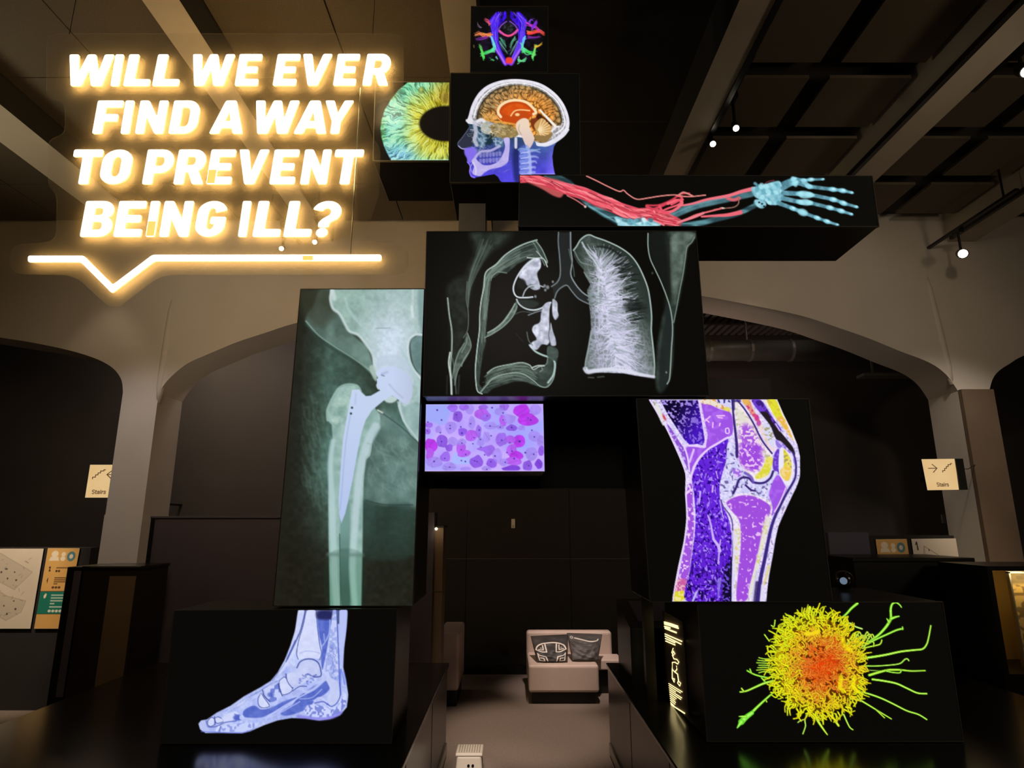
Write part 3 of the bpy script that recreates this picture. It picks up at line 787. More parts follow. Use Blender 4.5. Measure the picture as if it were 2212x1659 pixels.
def pic_arm(a):
    r = random.Random(12)
    teal = lambda X, Y: lerp((44, 74, 82), (98, 150, 160), ridge(X * .4, Y * 2, 40, 3, .6))
    a.stroke([(215, 66), (330, 125), (450, 225), (540, 285), (640, 342)], 46, teal, 10, .95)
    a.stroke([(230, 75), (340, 122)], 40, (30, 52, 58), 16, .7)
    a.stroke([(455, 250), (560, 310), (630, 350)], 8, (130, 190, 200), 6, .7)
    def bony(X, Y): return lerp((92, 160, 180), (190, 236, 246), fbm(X, Y, 26, 5) * 1.3 - .15)
    a.fill([(600, 310), (660, 318), (720, 325), (800, 318), (850, 330), (845, 362), (640, 362), (615, 345)], bony, 8)
    a.stroke([(895, 312), (980, 275), (1060, 245), (1150, 225), (1250, 205), (1370, 180)], (46, 34), lambda X, Y: lerp((50, 84, 94), (104, 152, 162), fbm(X, Y, 34, 8)), 9)
    a.stroke([(970, 362), (1080, 345), (1160, 325), (1290, 292), (1400, 240)], (34, 26), teal, 8)
    a.stroke([(905, 305), (1060, 240), (1250, 198)], 5, (120, 176, 186), 4, .6)
    # muscle bundle
    up = [(72, 92), (150, 100), (240, 130), (330, 155), (420, 180), (500, 215), (580, 240), (650, 275), (730, 292), (820, 295), (880, 320), (945, 342)]
    a.stroke(up, (46, 64), (176, 70, 78), 12)
    a.fill([(70, 84), (100, 82), (190, 84), (320, 120), (300, 195), (255, 192), (190, 155), (110, 115)], (206, 92, 92), 10, .9)
    reds = [(236, 84, 104), (246, 106, 122), (214, 66, 86), (255, 140, 146), (198, 60, 74), (240, 96, 110)]
    for i in range(60):
        o = r.uniform(-34, 30)
        i0 = r.randrange(0, 6); i1 = min(len(up), i0 + r.randrange(4, 8))
        a.stroke([(x + r.gauss(0, 5), y + o * (1 if 2 < j else .6) + r.gauss(0, 5)) for j, (x, y) in enumerate(up[i0:i1])], r.uniform(4, 13), r.choice(reds), 4, .9)
    for i in range(22):
        o = r.uniform(-20, 45)
        a.stroke([(590 + r.uniform(-10, 10), 250 + o * .7), (650, 265 + o), (720, 285 + o * .7), (800, 280 + o * .5), (860, 300 + o * .4)], r.uniform(4, 9), r.choice(reds), 4, .9)
    for i in range(16):
        a.stroke([(800 + r.uniform(0, 30), 270 + r.uniform(0, 40)), (860 + r.gauss(0, 8), 315 + r.gauss(0, 10)), (950, 335 + r.gauss(0, 10))], r.uniform(6, 12), r.choice(reds), 4, .95)
    for i in range(46):
        t = r.random(); x, y = np.interp(t * 11, range(12), [p[0] for p in up]), np.interp(t * 11, range(12), [p[1] for p in up])
        o = r.uniform(-26, 26); sl = .52 if x < 720 else .2
        L = r.uniform(24, 60)
        a.stroke([(x - L, y + o - L * sl), (x, y + o + r.uniform(-6, 6)), (x + L, y + o + L * sl)], r.uniform(2.5, 5), r.choice([(255, 170, 172), (255, 130, 140), (150, 44, 58), (120, 36, 46)]), 3, .7)
    for i in range(30):
        x = r.uniform(610, 840); a.blob(x, r.uniform(322, 356), r.uniform(8, 18), r.uniform(6, 12), r.choice([(206, 244, 250), (110, 176, 196), (70, 120, 136)]), 6, .7, rot=r.random())
    # knot of vessels over the elbow
    for p in ([(780, 244), (850, 243), (920, 215), (975, 180), (1020, 178)], [(780, 250), (820, 265), (870, 245), (940, 212)], [(850, 285), (900, 262), (960, 240), (985, 212)], [(880, 285), (930, 275), (980, 235), (960, 215), (900, 235)], [(920, 240), (980, 205), (950, 190)], [(855, 250), (870, 280), (905, 290)]):
        a.stroke(p, r.uniform(10, 15), r.choice(reds), 4)
    vein = (222, 134, 128)
    a.stroke([(440, 80), (500, 108), (560, 138), (625, 166), (650, 160), (675, 182), (725, 210), (790, 203), (860, 192), (940, 186), (1010, 196), (1112, 187)], 7, vein, 3)
    a.stroke([(960, 188), (985, 172), (1010, 178), (1040, 192)], 9, vein, 3)
    a.stroke([(330, 190), (380, 215), (435, 252)], 7, (196, 110, 110), 3); a.blob(433, 252, 7, 7, (220, 190, 190), 4)
    a.stroke([(960, 248), (1040, 235), (1120, 212), (1240, 190), (1310, 168), (1375, 152)], (9, 22), (240, 116, 130), 4)
    a.stroke([(1235, 205), (1270, 214), (1300, 205)], 18, (226, 100, 110), 6, .9)
    a.stroke([(1298, 205), (1296, 235), (1270, 255), (1210, 262), (1160, 268)], 6, (150, 104, 92), 3)
    a.blob(1206, 260, 14, 4, (240, 220, 200), 3)
    a.stroke([(955, 342), (1010, 320), (1060, 298), (1130, 280), (1200, 262)], 9, (236, 112, 120), 3)
    a.stroke([(960, 340), (1050, 310), (1100, 288)], 13, (240, 130, 140), 4)
    a.stroke([(1090, 308), (1180, 302), (1240, 298), (1308, 284)], (10, 24), (236, 104, 118), 4)
    a.stroke([(1432, 134), (1460, 112), (1495, 104)], 5, (120, 50, 60), 3)
    # wrist
    a.fill([(1370, 145), (1420, 136), (1462, 120), (1500, 110), (1530, 112), (1548, 160), (1545, 205), (1510, 240), (1470, 240), (1445, 222), (1400, 205), (1380, 185)], bony, 8)
    for i in range(26):
        a.blob(r.uniform(1390, 1540), r.uniform(120, 235), r.uniform(9, 19), r.uniform(8, 16), r.choice([(150, 216, 232), (178, 236, 246), (120, 190, 208), (96, 164, 184)]), 6, .75, rot=r.random())
    a.fill([(1388, 215), (1430, 215), (1452, 240), (1430, 262), (1400, 250)], bony, 8)
    for x, y in ((1428, 236), (1412, 228), (1440, 250)): a.blob(x, y, 6, 5, (20, 40, 46), 4)
    # fingers: joints bright, shafts dim
    for f, w in (([(1545, 122), (1605, 98), (1660, 104), (1700, 100), (1766, 98)], 20), ([(1545, 148), (1612, 118), (1690, 138), (1822, 155), (1876, 162), (1926, 173)], 24),
                 ([(1548, 175), (1640, 180), (1690, 184), (1824, 212), (1880, 232), (1952, 253)], 25), ([(1545, 205), (1640, 226), (1692, 230), (1806, 258), (1868, 276), (1924, 294)], 24),
                 ([(1520, 232), (1600, 262), (1655, 284), (1735, 315), (1790, 335), (1846, 353)], 22)):
        a.stroke(f, (w * 1.1, w * .6), lambda X, Y: lerp((58, 104, 120), (140, 206, 224), fbm(X, Y, 22, 4)), 6, .95)
        for k, (x, y) in enumerate(f):
            if k in (0,): continue
            q = w * (.62 if k < len(f) - 1 else .3)
            x1, y1 = f[k - 1]
            d = math.atan2(y - y1, x - x1)
            a.blob(x, y, q * 1.5, q * .9, (140, 214, 232), 7, .95, rot=d)
            a.blob(x + 3, y - 2, q * .7, q * .4, (206, 246, 252), 5, .9, rot=d)
    a.fill([(1640, 165), (1690, 168), (1722, 188), (1690, 204), (1640, 200)], (168, 230, 242), 8, .8)
    a.fill([(1640, 215), (1680, 210), (1705, 232), (1680, 246), (1640, 238)], (168, 230, 242), 8, .8)
    a.blob(1655, 284, 30, 20, (160, 224, 238), 8, .8, rot=.35)
    a.stroke([(1600, 92), (1615, 130)], 22, (164, 226, 240), 8, .8); a.stroke([(1660, 110), (1690, 140)], 24, (150, 216, 232), 8, .8)

def pic_chest(a):
    r = random.Random(21)
    gg = lambda lo, hi, sc=40, s=3: (lambda X, Y: lerp(lo, hi, fbm(X, Y, sc, s)))
    # body wall, left
    a.fill([(410, 80), (690, 80), (640, 160), (560, 210), (480, 300), (420, 400), (390, 520), (370, 600), (355, 470), (380, 350), (430, 220)], gg((18, 22, 18), (66, 78, 70), 50), 60, .9)
    for i in range(24):
        o = r.uniform(-50, 50)
        a.stroke([(520 + o, 160 + r.uniform(-40, 40)), (440 + o * .7, 330), (390 + o * .3, 470), (378, 600 + r.uniform(-60, 30))], r.uniform(3, 9), (96, 112, 104), 8, .28)
    a.fill([(225, 480), (350, 400), (368, 580), (378, 720), (350, 850), (300, 1000), (262, 1200), (250, 900), (245, 700)], gg((14, 16, 14), (48, 56, 50), 46, 8), 40, .9)
    a.stroke([(228, 560), (240, 680), (258, 800), (258, 940), (248, 1060), (256, 1170), (258, 1264)], 11, (150, 166, 158), 6)
    a.stroke([(246, 960), (236, 1040), (250, 1140), (256, 1264)], 12, (190, 204, 200), 7)
    a.stroke([(372, 440), (364, 560), (378, 650), (380, 740), (372, 800), (344, 850)], 7, (104, 120, 112), 5, .8)
    a.fill([(368, 810), (396, 880), (396, 930), (360, 1010), (310, 1080), (280, 1190), (272, 1080), (300, 960), (345, 900)], gg((50, 62, 56), (120, 136, 126), 30, 5), 10, .9)
    for p in ([(372, 815), (398, 890), (392, 940), (340, 1030), (300, 1100), (280, 1200)], [(350, 890), (310, 960), (280, 1050), (262, 1150)], [(370, 850), (362, 900), (330, 960)], [(330, 1060), (345, 1010), (380, 960)]):
        a.stroke(p, 7, (130, 148, 138), 5, .85)
    a.stroke([(262, 1000), (280, 1100), (290, 1260)], 10, (110, 126, 118), 8, .6); a.stroke([(312, 1130), (306, 1260)], 14, (60, 70, 64), 10, .6); a.stroke([(225, 1130), (222, 1264)], 10, (50, 58, 54), 10, .6)
    # collapsed lung, outer band
    band = [(880, 128), (800, 150), (720, 190), (640, 245), (580, 310), (505, 368), (490, 480), (474, 570), (464, 660), (462, 780), (444, 920), (430, 1060), (432, 1160), (445, 1235), (470, 1262), (520, 1258), (560, 1225), (640, 1195), (720, 1172), (790, 1172), (850, 1195), (910, 1215), (965, 1212), (1010, 1140), (1030, 1030), (1040, 950), (1020, 930), (965, 920), (962, 1000), (950, 1060), (900, 1075), (850, 1090), (820, 1050), (760, 1034), (690, 1046), (600, 1075), (525, 1100), (505, 1145), (520, 1170), (480, 1220), (460, 1190), (470, 1080), (490, 960), (510, 880), (505, 820), (520, 700), (530, 560), (545, 420), (590, 370), (660, 380), (740, 310), (820, 272), (920, 285), (950, 330), (965, 290), (930, 210)]
    a.fill(band, gg((28, 36, 33), (84, 100, 92), 44, 2), 10, .95, sm=False)
    for i in range(60):
        t = r.random(); o = r.uniform(0, 1)
        pts = [(870 - 20 * o, 150 + 100 * o), (760, 185 + 90 * o), (650, 250 + 90 * o), (560 + 10 * o, 330 + 70 * o), (500 + 40 * o, 420), (480 + 50 * o, 560), (470 + 45 * o, 720), (455 + 50 * o, 880), (440 + 45 * o, 1040), (440 + 25 * o, 1180)]
        k = r.randrange(0, 6); n = r.randrange(3, 5)
        a.stroke([(x + r.gauss(0, 6), y + r.gauss(0, 6)) for x, y in pts[k:k + n]], r.uniform(2.5, 6), (128, 148, 138), 4, .4)
    for i in range(50):
        o = r.uniform(0, 1)
        pts = [(500 + 10 * o, 1120 + 100 * o), (590, 1080 + 110 * o), (700, 1050 + 110 * o), (800, 1050 + 120 * o), (880, 1090 + 110 * o)]
        k = r.randrange(0, 3)
        a.stroke([(x + r.gauss(0, 8), y + r.gauss(0, 6)) for x, y in pts[k:k + 3]], r.uniform(2.5, 6), (120, 140, 130), 4, .45)
    a.stroke([(884, 132), (800, 158), (720, 196), (642, 250), (584, 312), (508, 372), (494, 480), (474, 580), (464, 680), (462, 790), (445, 930), (432, 1070), (434, 1160), (446, 1240), (480, 1262)], 9, (176, 194, 188), 4, .95)
    a.stroke([(870, 132), (920, 200), (960, 290)], 7, (140, 160, 150), 4); a.stroke([(850, 145), (880, 190), (940, 320)], 6, (130, 150, 140), 4, .8)
    a.stroke([(545, 430), (560, 390), (600, 368), (660, 375)], 6, (130, 148, 140), 4, .8)
    a.stroke([(520, 1110), (580, 1070), (690, 1046), (770, 1034), (830, 1052), (856, 1084), (900, 1064), (940, 1056)], 10, (150, 168, 158), 5)
    a.stroke([(470, 1250), (530, 1180), (560, 1150), (640, 1120), (760, 1110), (850, 1160), (905, 1205), (960, 1210), (1006, 1146), (1020, 1040)], 8, (150, 170, 160), 5, .9)
    a.stroke([(830, 905), (870, 950), (930, 980), (990, 1000), (1015, 1040), (1005, 1120), (965, 1180)], 14, (166, 190, 186), 6)
    a.stroke([(962, 1000), (955, 1040), (930, 1060)], 8, (110, 126, 120), 5)
    a.fill([(965, 912), (1030, 930), (1040, 985), (1010, 1020), (960, 985)], gg((40, 52, 48), (96, 112, 106), 30, 3), 6, .9)
    # fissure band
    a.fill([(720, 600), (735, 585), (738, 640), (700, 705), (640, 770), (560, 825), (515, 845), (525, 815), (600, 765), (660, 690)], gg((60, 74, 68), (120, 138, 130), 30, 6), 6)
    a.stroke([(722, 600), (690, 660), (640, 728), (580, 780), (520, 815)], 7, (160, 178, 170), 4); a.stroke([(738, 620), (705, 695), (640, 765), (560, 820), (500, 850)], 7, (130, 150, 142), 4)
    a.stroke([(670, 700), (620, 760), (560, 800)], 5, (150, 168, 160), 4, .7)
    # white masses and loops
    white = lambda X, Y: lerp((150, 156, 172), (232, 234, 252), np.clip(fbm(X, Y, 34, 4) * 1.7 - .3, 0, 1))
    a.fill([(862, 268), (905, 270), (912, 330), (885, 380), (902, 450), (905, 490), (860, 500), (815, 470), (780, 430), (750, 400), (775, 340), (820, 290)], white, 9)
    a.blob(770, 455, 34, 38, (22, 26, 24), 14, .9); a.blob(842, 470, 22, 14, (60, 70, 70), 10, .6)
    a.stroke([(862, 272), (790, 330), (740, 400), (712, 470), (715, 520), (742, 552), (800, 556), (852, 552)], 11, (210, 218, 226), 5)
    a.stroke([(780, 545), (800, 500), (840, 470), (905, 470), (930, 478)], 9, (190, 198, 206), 5, .9)
    a.stroke([(735, 570), (755, 606), (800, 636), (860, 648), (920, 632), (950, 605), (985, 592)], 12, (196, 208, 210), 5)
    a.fill([(745, 570), (850, 575), (900, 600), (850, 635), (780, 620)], (50, 60, 56), 18, .7)
    a.stroke([(812, 262), (870, 266), (930, 270), (960, 330)], 7, (200, 210, 206), 4); a.stroke([(880, 215), (925, 265), (960, 300)], 6, (170, 186, 178), 4)
    a.fill([(985, 592), (975, 650), (975, 760), (985, 830), (965, 900), (920, 900), (880, 940), (832, 916), (850, 882), (880, 860), (848, 800), (862, 760), (905, 735), (915, 660), (945, 600)], white, 9)
    a.fill([(985, 740), (1000, 800), (1020, 860), (1022, 905), (985, 905), (975, 850), (980, 800)], white, 7)
    a.fill([(1000, 570), (1032, 590), (1035, 650), (1042, 690), (1018, 720), (1000, 690), (995, 640)], white, 8)
    a.stroke([(976, 780), (970, 840), (985, 900)], 6, (70, 76, 84), 5, .8)
    for x, y, q in ((872, 548, 9), (940, 470, 10), (962, 480, 12), (1000, 440, 8), (945, 500, 9), (1005, 575, 9), (868, 780, 8)): a.blob(x, y, q, q * 1.2, (176, 182, 190), 8, .7)
    a.stroke([(720, 680), (770, 660), (840, 665)], 6, (90, 100, 96), 5, .8); a.stroke([(820, 685), (870, 665), (920, 650)], 9, (150, 160, 166), 6, .8)
    a.stroke([(810, 810), (822, 870), (850, 905)], 8, (110, 124, 120), 6, .8); a.stroke([(730, 820), (780, 880)], 4, (60, 66, 62), 5, .6)
    a.stroke([(850, 1070), (890, 1056), (935, 1056)], 9, (186, 200, 196), 5); a.stroke([(905, 1100), (925, 1085), (918, 1070)], 7, (140, 156, 150), 5, .8)
    # windpipe
    a.fill([(1040, 76), (1130, 76), (1140, 300), (1130, 390), (1200, 505), (1265, 565), (1262, 600), (1180, 560), (1105, 470), (1045, 500), (1012, 560), (995, 470), (1050, 400), (1050, 250)], (34, 38, 38), 8, .9, sm=False)
    tp = (112, 122, 126)
    a.stroke([(1042, 76), (1040, 150), (1050, 260), (1055, 380), (1035, 440), (990, 475)], 9, tp, 5)
    a.stroke([(1130, 76), (1132, 200), (1142, 290), (1132, 385), (1165, 455), (1215, 515), (1262, 548)], 10, (134, 146, 150), 5)
    a.stroke([(1014, 560), (1030, 515), (1062, 482), (1104, 466), (1140, 510), (1190, 565), (1262, 602)], 9, tp, 5)
    a.stroke([(1118, 200), (1130, 260), (1150, 330), (1158, 400)], 7, (96, 110, 106), 5, .8)
    # full lung
    lung = [(1150, 205), (1172, 180), (1200, 132), (1240, 98), (1275, 92), (1310, 108), (1390, 134), (1490, 180), (1570, 235), (1628, 308), (1672, 400), (1704, 490), (1722, 600), (1730, 700), (1728, 800), (1742, 930), (1752, 1060), (1746, 1142), (1700, 1140), (1600, 1128), (1520, 1112), (1400, 1108), (1260, 1106), (1236, 1080), (1240, 1020), (1262, 920), (1282, 800), (1276, 680), (1262, 580), (1252, 500), (1276, 460), (1240, 400), (1225, 350), (1180, 300), (1155, 250)]
    def lungcol(X, Y):
        ax = np.interp(Y, [95, 300, 500, 700, 900, 1150], [1250, 1345, 1400, 1420, 1460, 1490])
        wd = np.interp(Y, [95, 300, 500, 700, 900, 1150], [70, 110, 135, 170, 240, 290])
        core = np.exp(-((X - ax) / wd) ** 2)
        core = core * np.interp(Y, [150, 330, 500, 1100], [.15, .55, .9, 1.0])
        q = fbm(X, Y, 60, 14)
        w1, w2 = X + 30 * (fbm(X, Y, 40, 2) - .5), Y + 30 * (fbm(X, Y, 40, 22) - .5)
        ri = np.maximum.reduce([ridge(w1, w2, 30, 3, .30), ridge(w1, w2, 22, 13, .26), ridge(w1, w2, 48, 23, .2)])
        v = .12 + core * (.40 + .34 * q) + ri * core * np.interp(Y, [300, 700, 1000], [.6, .45, .3])
        c = ramp(np.clip(v, 0, 1.05), [(0, (14, 18, 16)), (.2, (58, 70, 64)), (.45, (112, 122, 122)), (.75, (176, 178, 200)), (1.05, (222, 220, 246))])
        return c
    a.fill(lung, lungcol, 6, sm=False)
    for i in range(330):                          # branching vessels
        y0 = r.uniform(260, 1090); x0 = np.interp(y0, [95, 300, 500, 700, 900, 1150], [1250, 1340, 1395, 1415, 1450, 1480])
        out = r.random() < .68
        up_ = np.interp(y0, [260, 520, 760, 1090], [-1.25, -.15, .28, .75])
        L_ = r.uniform(60, 250) if out else r.uniform(40, 130)
        if y0 > 700: L_ = min(L_, 230)
        d = (1 if out else -1)
        an = up_ + r.gauss(0, .3)
        pts = [(x0, y0)]
        for k in range(4):
            an += r.gauss(0, .2)
            px_, py_ = pts[-1]
            pts.append((px_ + d * math.cos(an) * L_ / 4, py_ + math.sin(an) * L_ / 4))
        lim = np.interp(pts[-1][1], [95, 240, 400, 600, 800, 1140], [1300, 1560, 1660, 1712, 1722, 1740])
        if pts[-1][0] > lim - 18 or pts[-1][1] > 1096 or pts[-1][0] < np.interp(pts[-1][1], [200, 400, 600, 800, 1100], [1190, 1260, 1285, 1300, 1260]): continue
        a.stroke(pts, (r.uniform(9, 15), 3), r.choice([(206, 206, 232), (180, 184, 204), (226, 224, 248), (150, 160, 168)]), 4, .7)
    for i in range(46):                           # dark air between vessels near the edge
        y0 = r.uniform(300, 760); x0 = np.interp(y0, [240, 400, 600, 800], [1500, 1590, 1620, 1640]) + r.uniform(-70, 40)
        a.stroke([(x0 - 30, y0 + 6), (x0 + r.uniform(10, 40), y0 - r.uniform(-10, 14))], (r.uniform(8, 16), 5), (18, 24, 22), 8, .65)
    a.blob(1600, 625, 74, 36, (18, 24, 22), 28, .75)
    a.stroke([(1215, 150), (1260, 230), (1320, 310), (1340, 400), (1335, 520), (1340, 640)], 13, (196, 206, 214), 6, .8)
    a.stroke([(1225, 180), (1300, 250), (1360, 330), (1420, 400)], 11, (180, 190, 200), 6, .8)
    a.stroke([(1160, 215), (1200, 290), (1250, 310), (1320, 330)], 9, (130, 150, 142), 6, .7); a.stroke([(1230, 370), (1270, 420), (1330, 430)], 10, (140, 156, 150), 6, .7)
    for y in (540, 560, 590): a.stroke([(1256, y - 20), (1300, y), (1345, y + 6)], 9, (130, 150, 150), 5, .7)
    a.stroke([(1330, 180), (1380, 185), (1440, 205), (1500, 250)], 16, (20, 26, 24), 12, .8)
    a.stroke([(1152, 208), (1175, 178), (1204, 130), (1244, 100), (1276, 96), (1312, 112), (1392, 140), (1490, 186), (1568, 242), (1624, 314), (1668, 404), (1700, 494), (1718, 604), (1726, 700), (1724, 800), (1738, 930), (1748, 1060), (1744, 1138)], 10, (170, 188, 184), 5, .95)
    a.stroke([(1238, 1080), (1260, 1102), (1330, 1090), (1450, 1085), (1560, 1098), (1640, 1120), (1744, 1138)], (34, 22), (222, 224, 240), 12, .9)
    a.stroke([(1282, 800), (1262, 920), (1240, 1030), (1238, 1080)], 10, (150, 166, 164), 6, .9)
    a.stroke([(1262, 1142), (1300, 1144)], 10, (90, 96, 96), 8, .7); a.stroke([(1330, 1140), (1375, 1136)], 10, (90, 96, 96), 8, .7)
    # body wall, right
    a.fill([(1830, 80), (2050, 80), (2030, 140), (1988, 190), (1970, 330), (1930, 560), (1890, 740), (1880, 1000), (1850, 1170), (1770, 1240), (1760, 1000), (1810, 700), (1858, 560), (1850, 300)], gg((22, 30, 26), (100, 120, 110), 60, 4), 30, .9)
    a.fill([(1700, 90), (1850, 90), (1870, 400), (1860, 560), (1790, 420), (1720, 260)], (24, 28, 26), 30, .8)
    a.fill([(1880, 90), (2040, 90), (1985, 190), (1940, 430), (1900, 600), (1880, 520), (1870, 300)], gg((54, 66, 58), (140, 158, 146), 50, 11), 26, .8)
    a.fill([(1830, 500), (1865, 640), (1880, 760), (1870, 1000), (1850, 1180), (1780, 1240), (1790, 900), (1820, 700)], (30, 36, 34), 30, .9)
    a.stroke([(1700, 84), (1700, 180), (1716, 270), (1752, 350), (1790, 430), (1830, 530), (1862, 630), (1878, 730), (1880, 820), (1872, 930), (1866, 1050), (1858, 1150), (1840, 1190)], 8, (156, 174, 166), 5, .95)
    a.stroke([(2042, 112), (2020, 150), (1986, 188), (1974, 270), (1958, 380), (1936, 490), (1912, 620), (1888, 740)], 7, (130, 150, 140), 5, .9)
    a.blob(1732, 376, 7, 9, (80, 90, 84), 8, .7); a.blob(1834, 1105, 6, 8, (140, 160, 150), 6, .8)
def pic_hip(a):
    r = random.Random(31)
    # film: dark at the left edge and the bottom, green haze of the thigh
    def film(X, Y):
        h = fbm(X, Y, 120, 3)
        thigh = np.exp(-((X - 300 - .08 * (Y - 600)) / 250) ** 2) * np.interp(Y, [40, 250, 600, 900, 1150, 1340, 1600], [.35, .5, .85, .95, .7, .35, .22])
        thigh = np.maximum(thigh, np.exp(-((X - 640) / 170) ** 2) * np.interp(Y, [40, 500, 700, 900, 1090, 1110, 1340, 1345, 1600], [.3, .5, .85, .9, .8, .45, .36, .2, .16]))
        thigh = thigh * np.interp(X - (650 - .09 * Y) * .25, [0, 60, 150], [.25, .5, 1]) * np.interp(Y, [1250, 1400], [1, .4])
        c = lerp((30, 28, 20), (88, 126, 116), np.clip(thigh * (.62 + .6 * h), 0, 1))
        return c * (0.8 + .4 * fbm(X, Y, 22, 9))[..., None]
    a.fill([(0, 0), (1390, 0), (1390, 1659), (0, 1659)], film, 2, sm=False)
    a.fill([(60, 1600), (130, 700), (150, 60), (90, 60), (10, 1600)], (34, 33, 24), 60, .6)
    # muscle sheet above the diagonal edge
    a.fill([(250, 60), (320, 60), (400, 260), (480, 340), (520, 470), (505, 470), (430, 400), (320, 330), (230, 270), (180, 205), (220, 130)], lambda X, Y: lerp((66, 84, 76), (142, 176, 166), fbm(X, Y, 60, 5) * .8 + (Y - 250) / 500), 14, .85)
    a.fill([(150, 60), (310, 60), (330, 160), (260, 240), (190, 200), (160, 150)], (58, 60, 46), 40, .6)
    a.stroke([(182, 210), (240, 275), (320, 332), (420, 395), (500, 455), (522, 480)], 7, (150, 182, 170), 6, .6)
    a.stroke([(182, 226), (240, 292), (320, 350), (420, 412), (500, 475)], 10, (46, 66, 60), 10, .6)
    # right lower muscle edge
    a.fill([(540, 640), (640, 715), (735, 800), (730, 1100), (600, 1095), (470, 1075), (480, 900)], lambda X, Y: lerp((70, 98, 92), (142, 172, 166), fbm(X, Y, 50, 6) * .9), 30, .75)
    for i in range(60):
        x, y = r.uniform(480, 690), r.uniform(760, 1000)
        a.stroke([(x, y), (x + r.uniform(-20, 30), y + r.uniform(10, 40)), (x + r.uniform(-10, 40), y + r.uniform(30, 60))], r.uniform(3, 7), (158, 190, 184), 8, .14)
    for i in range(90):
        x, y = r.uniform(160, 290), r.uniform(520, 1050)
        a.stroke([(x, y), (x + r.uniform(0, 20), y + r.uniform(10, 60)), (x + r.uniform(10, 40), y + r.uniform(40, 90))], r.uniform(4, 9), (122, 160, 150), 12, .14)
    a.stroke([(530, 640), (640, 718), (735, 806)], 6, (60, 80, 78), 6, .8)
    a.stroke([(470, 1076), (560, 1096), (700, 1098)], 5, (50, 68, 66), 4, .8)
    a.fill([(440, 1086), (560, 1104), (700, 1106), (700, 1340), (450, 1340)], (40, 62, 56), 20, .5)
    # pelvis
    pel = [(300, 58), (758, 55), (755, 180), (748, 275), (712, 276), (684, 298), (676, 340), (684, 400), (706, 445), (752, 500), (752, 640), (748, 800), (735, 800), (690, 760), (650, 690), (628, 620), (640, 560), (520, 470), (508, 430), (505, 372), (474, 325), (438, 280), (392, 262), (372, 225), (345, 175), (312, 150), (298, 110)]
    def pelc(X, Y):
        t = np.exp(-((X - 590 + .1 * (Y - 330)) / 135) ** 2) * np.interp(Y, [60, 180, 260, 380, 480], [.3, .55, .95, 1, .95])
        c = lerp((150, 180, 170), (206, 220, 236), t)
        c = lerp(c, (124, 154, 146), np.clip(fbm(X, Y, 70, 8) * 2 - .9, 0, 1) * (1 - t))
        return c * (0.92 + .16 * fbm(X, Y, 14, 3))[..., None]
    a.fill(pel, pelc, 6, sm=False)
    a.stroke([(308, 62), (300, 100), (312, 148), (345, 176), (372, 226), (392, 258), (436, 278), (474, 324), (504, 372), (516, 440)], 13, (198, 216, 216), 8, .85)
    a.stroke([(310, 64), (318, 100)], 22, (204, 218, 218), 12, .8)
    a.stroke([(372, 100), (392, 160), (440, 220), (500, 280), (520, 330)], 12, (180, 204, 204), 10, .6)
    a.stroke([(700, 60), (698, 130), (690, 200)], 12, (196, 212, 212), 9, .7); a.stroke([(694, 140), (700, 190)], 12, (220, 232, 232), 8, .7)
    a.stroke([(752, 170), (715, 200), (690, 240)], 7, (180, 200, 198), 6, .6)
    a.fill([(726, 60), (758, 55), (756, 180), (745, 270), (728, 200)], (122, 150, 152), 14, .7)
    a.fill([(688, 310), (715, 284), (756, 280), (756, 480), (720, 450), (696, 400)], lambda X, Y: lerp((86, 116, 114), (130, 160, 160), fbm(X, Y, 30, 4)), 8, .95)
    a.stroke([(752, 276), (712, 276), (684, 298), (676, 340), (684, 400), (706, 448), (752, 498)], 12, (204, 220, 226), 7, .9)
    a.stroke([(520, 245), (590, 243)], 5, (120, 146, 146), 4, .5)
    a.fill([(520, 400), (560, 375), (640, 380), (690, 430), (700, 520), (640, 440), (570, 425), (530, 440)], (188, 204, 222), 14, .7)
    a.stroke([(640, 340), (680, 410), (720, 500), (735, 620), (738, 760)], 14, (176, 202, 206), 10, .7)
    a.fill([(640, 600), (660, 620), (720, 600), (746, 640), (742, 790), (700, 760), (660, 690)], lambda X, Y: lerp((118, 150, 148), (168, 196, 194), fbm(X, Y, 40, 14)), 10, .8)
    a.stroke([(628, 600), (640, 650), (662, 700), (700, 752), (735, 795)], 9, (186, 208, 208), 7, .8)
    a.fill([(490, 430), (512, 425), (526, 470), (520, 500), (500, 470)], (176, 196, 186), 8, .8)
    # femur
    fem = [(366, 520), (398, 516), (430, 520), (446, 545), (470, 570), (540, 660), (542, 700), (512, 750), (500, 800), (492, 860), (470, 880), (462, 980), (458, 1100), (456, 1300), (450, 1590), (298, 1590), (292, 1300), (290, 1080), (296, 900), (312, 780), (306, 710), (286, 690), (284, 640), (312, 575), (336, 535)]
    def femc(X, Y):
        c = lerp((120, 156, 148), (182, 208, 204), fbm(X, Y, 40, 3) * .9)
        lo = np.clip((Y - 1240) / 330, 0, 1)
        return lerp(c, (128, 178, 160), lo)
    a.fill(fem, femc, 8, sm=False)
    a.fill([(350, 1180), (392, 1080), (396, 1240), (390, 1400), (396, 1590), (352, 1590), (348, 1400), (345, 1240)], lambda X, Y: lerp((112, 150, 144), (66, 98, 88), (Y - 1200) / 300), 12, .9)
    a.stroke([(312, 790), (300, 900), (308, 1080), (316, 1300), (322, 1460), (334, 1590)], (22, 36), lambda X, Y: lerp((178, 204, 206), (168, 208, 194), (Y - 1200) / 300), 12, .85)
    a.stroke([(520, 720), (480, 800), (450, 900), (430, 1060), (420, 1200), (408, 1400), (420, 1590)], (44, 26), lambda X, Y: lerp((184, 206, 212), (172, 216, 200), (Y - 1200) / 300), 14, .85)
    a.stroke([(345, 1240), (348, 1400), (350, 1590)], 5, (44, 74, 64), 5, .7)
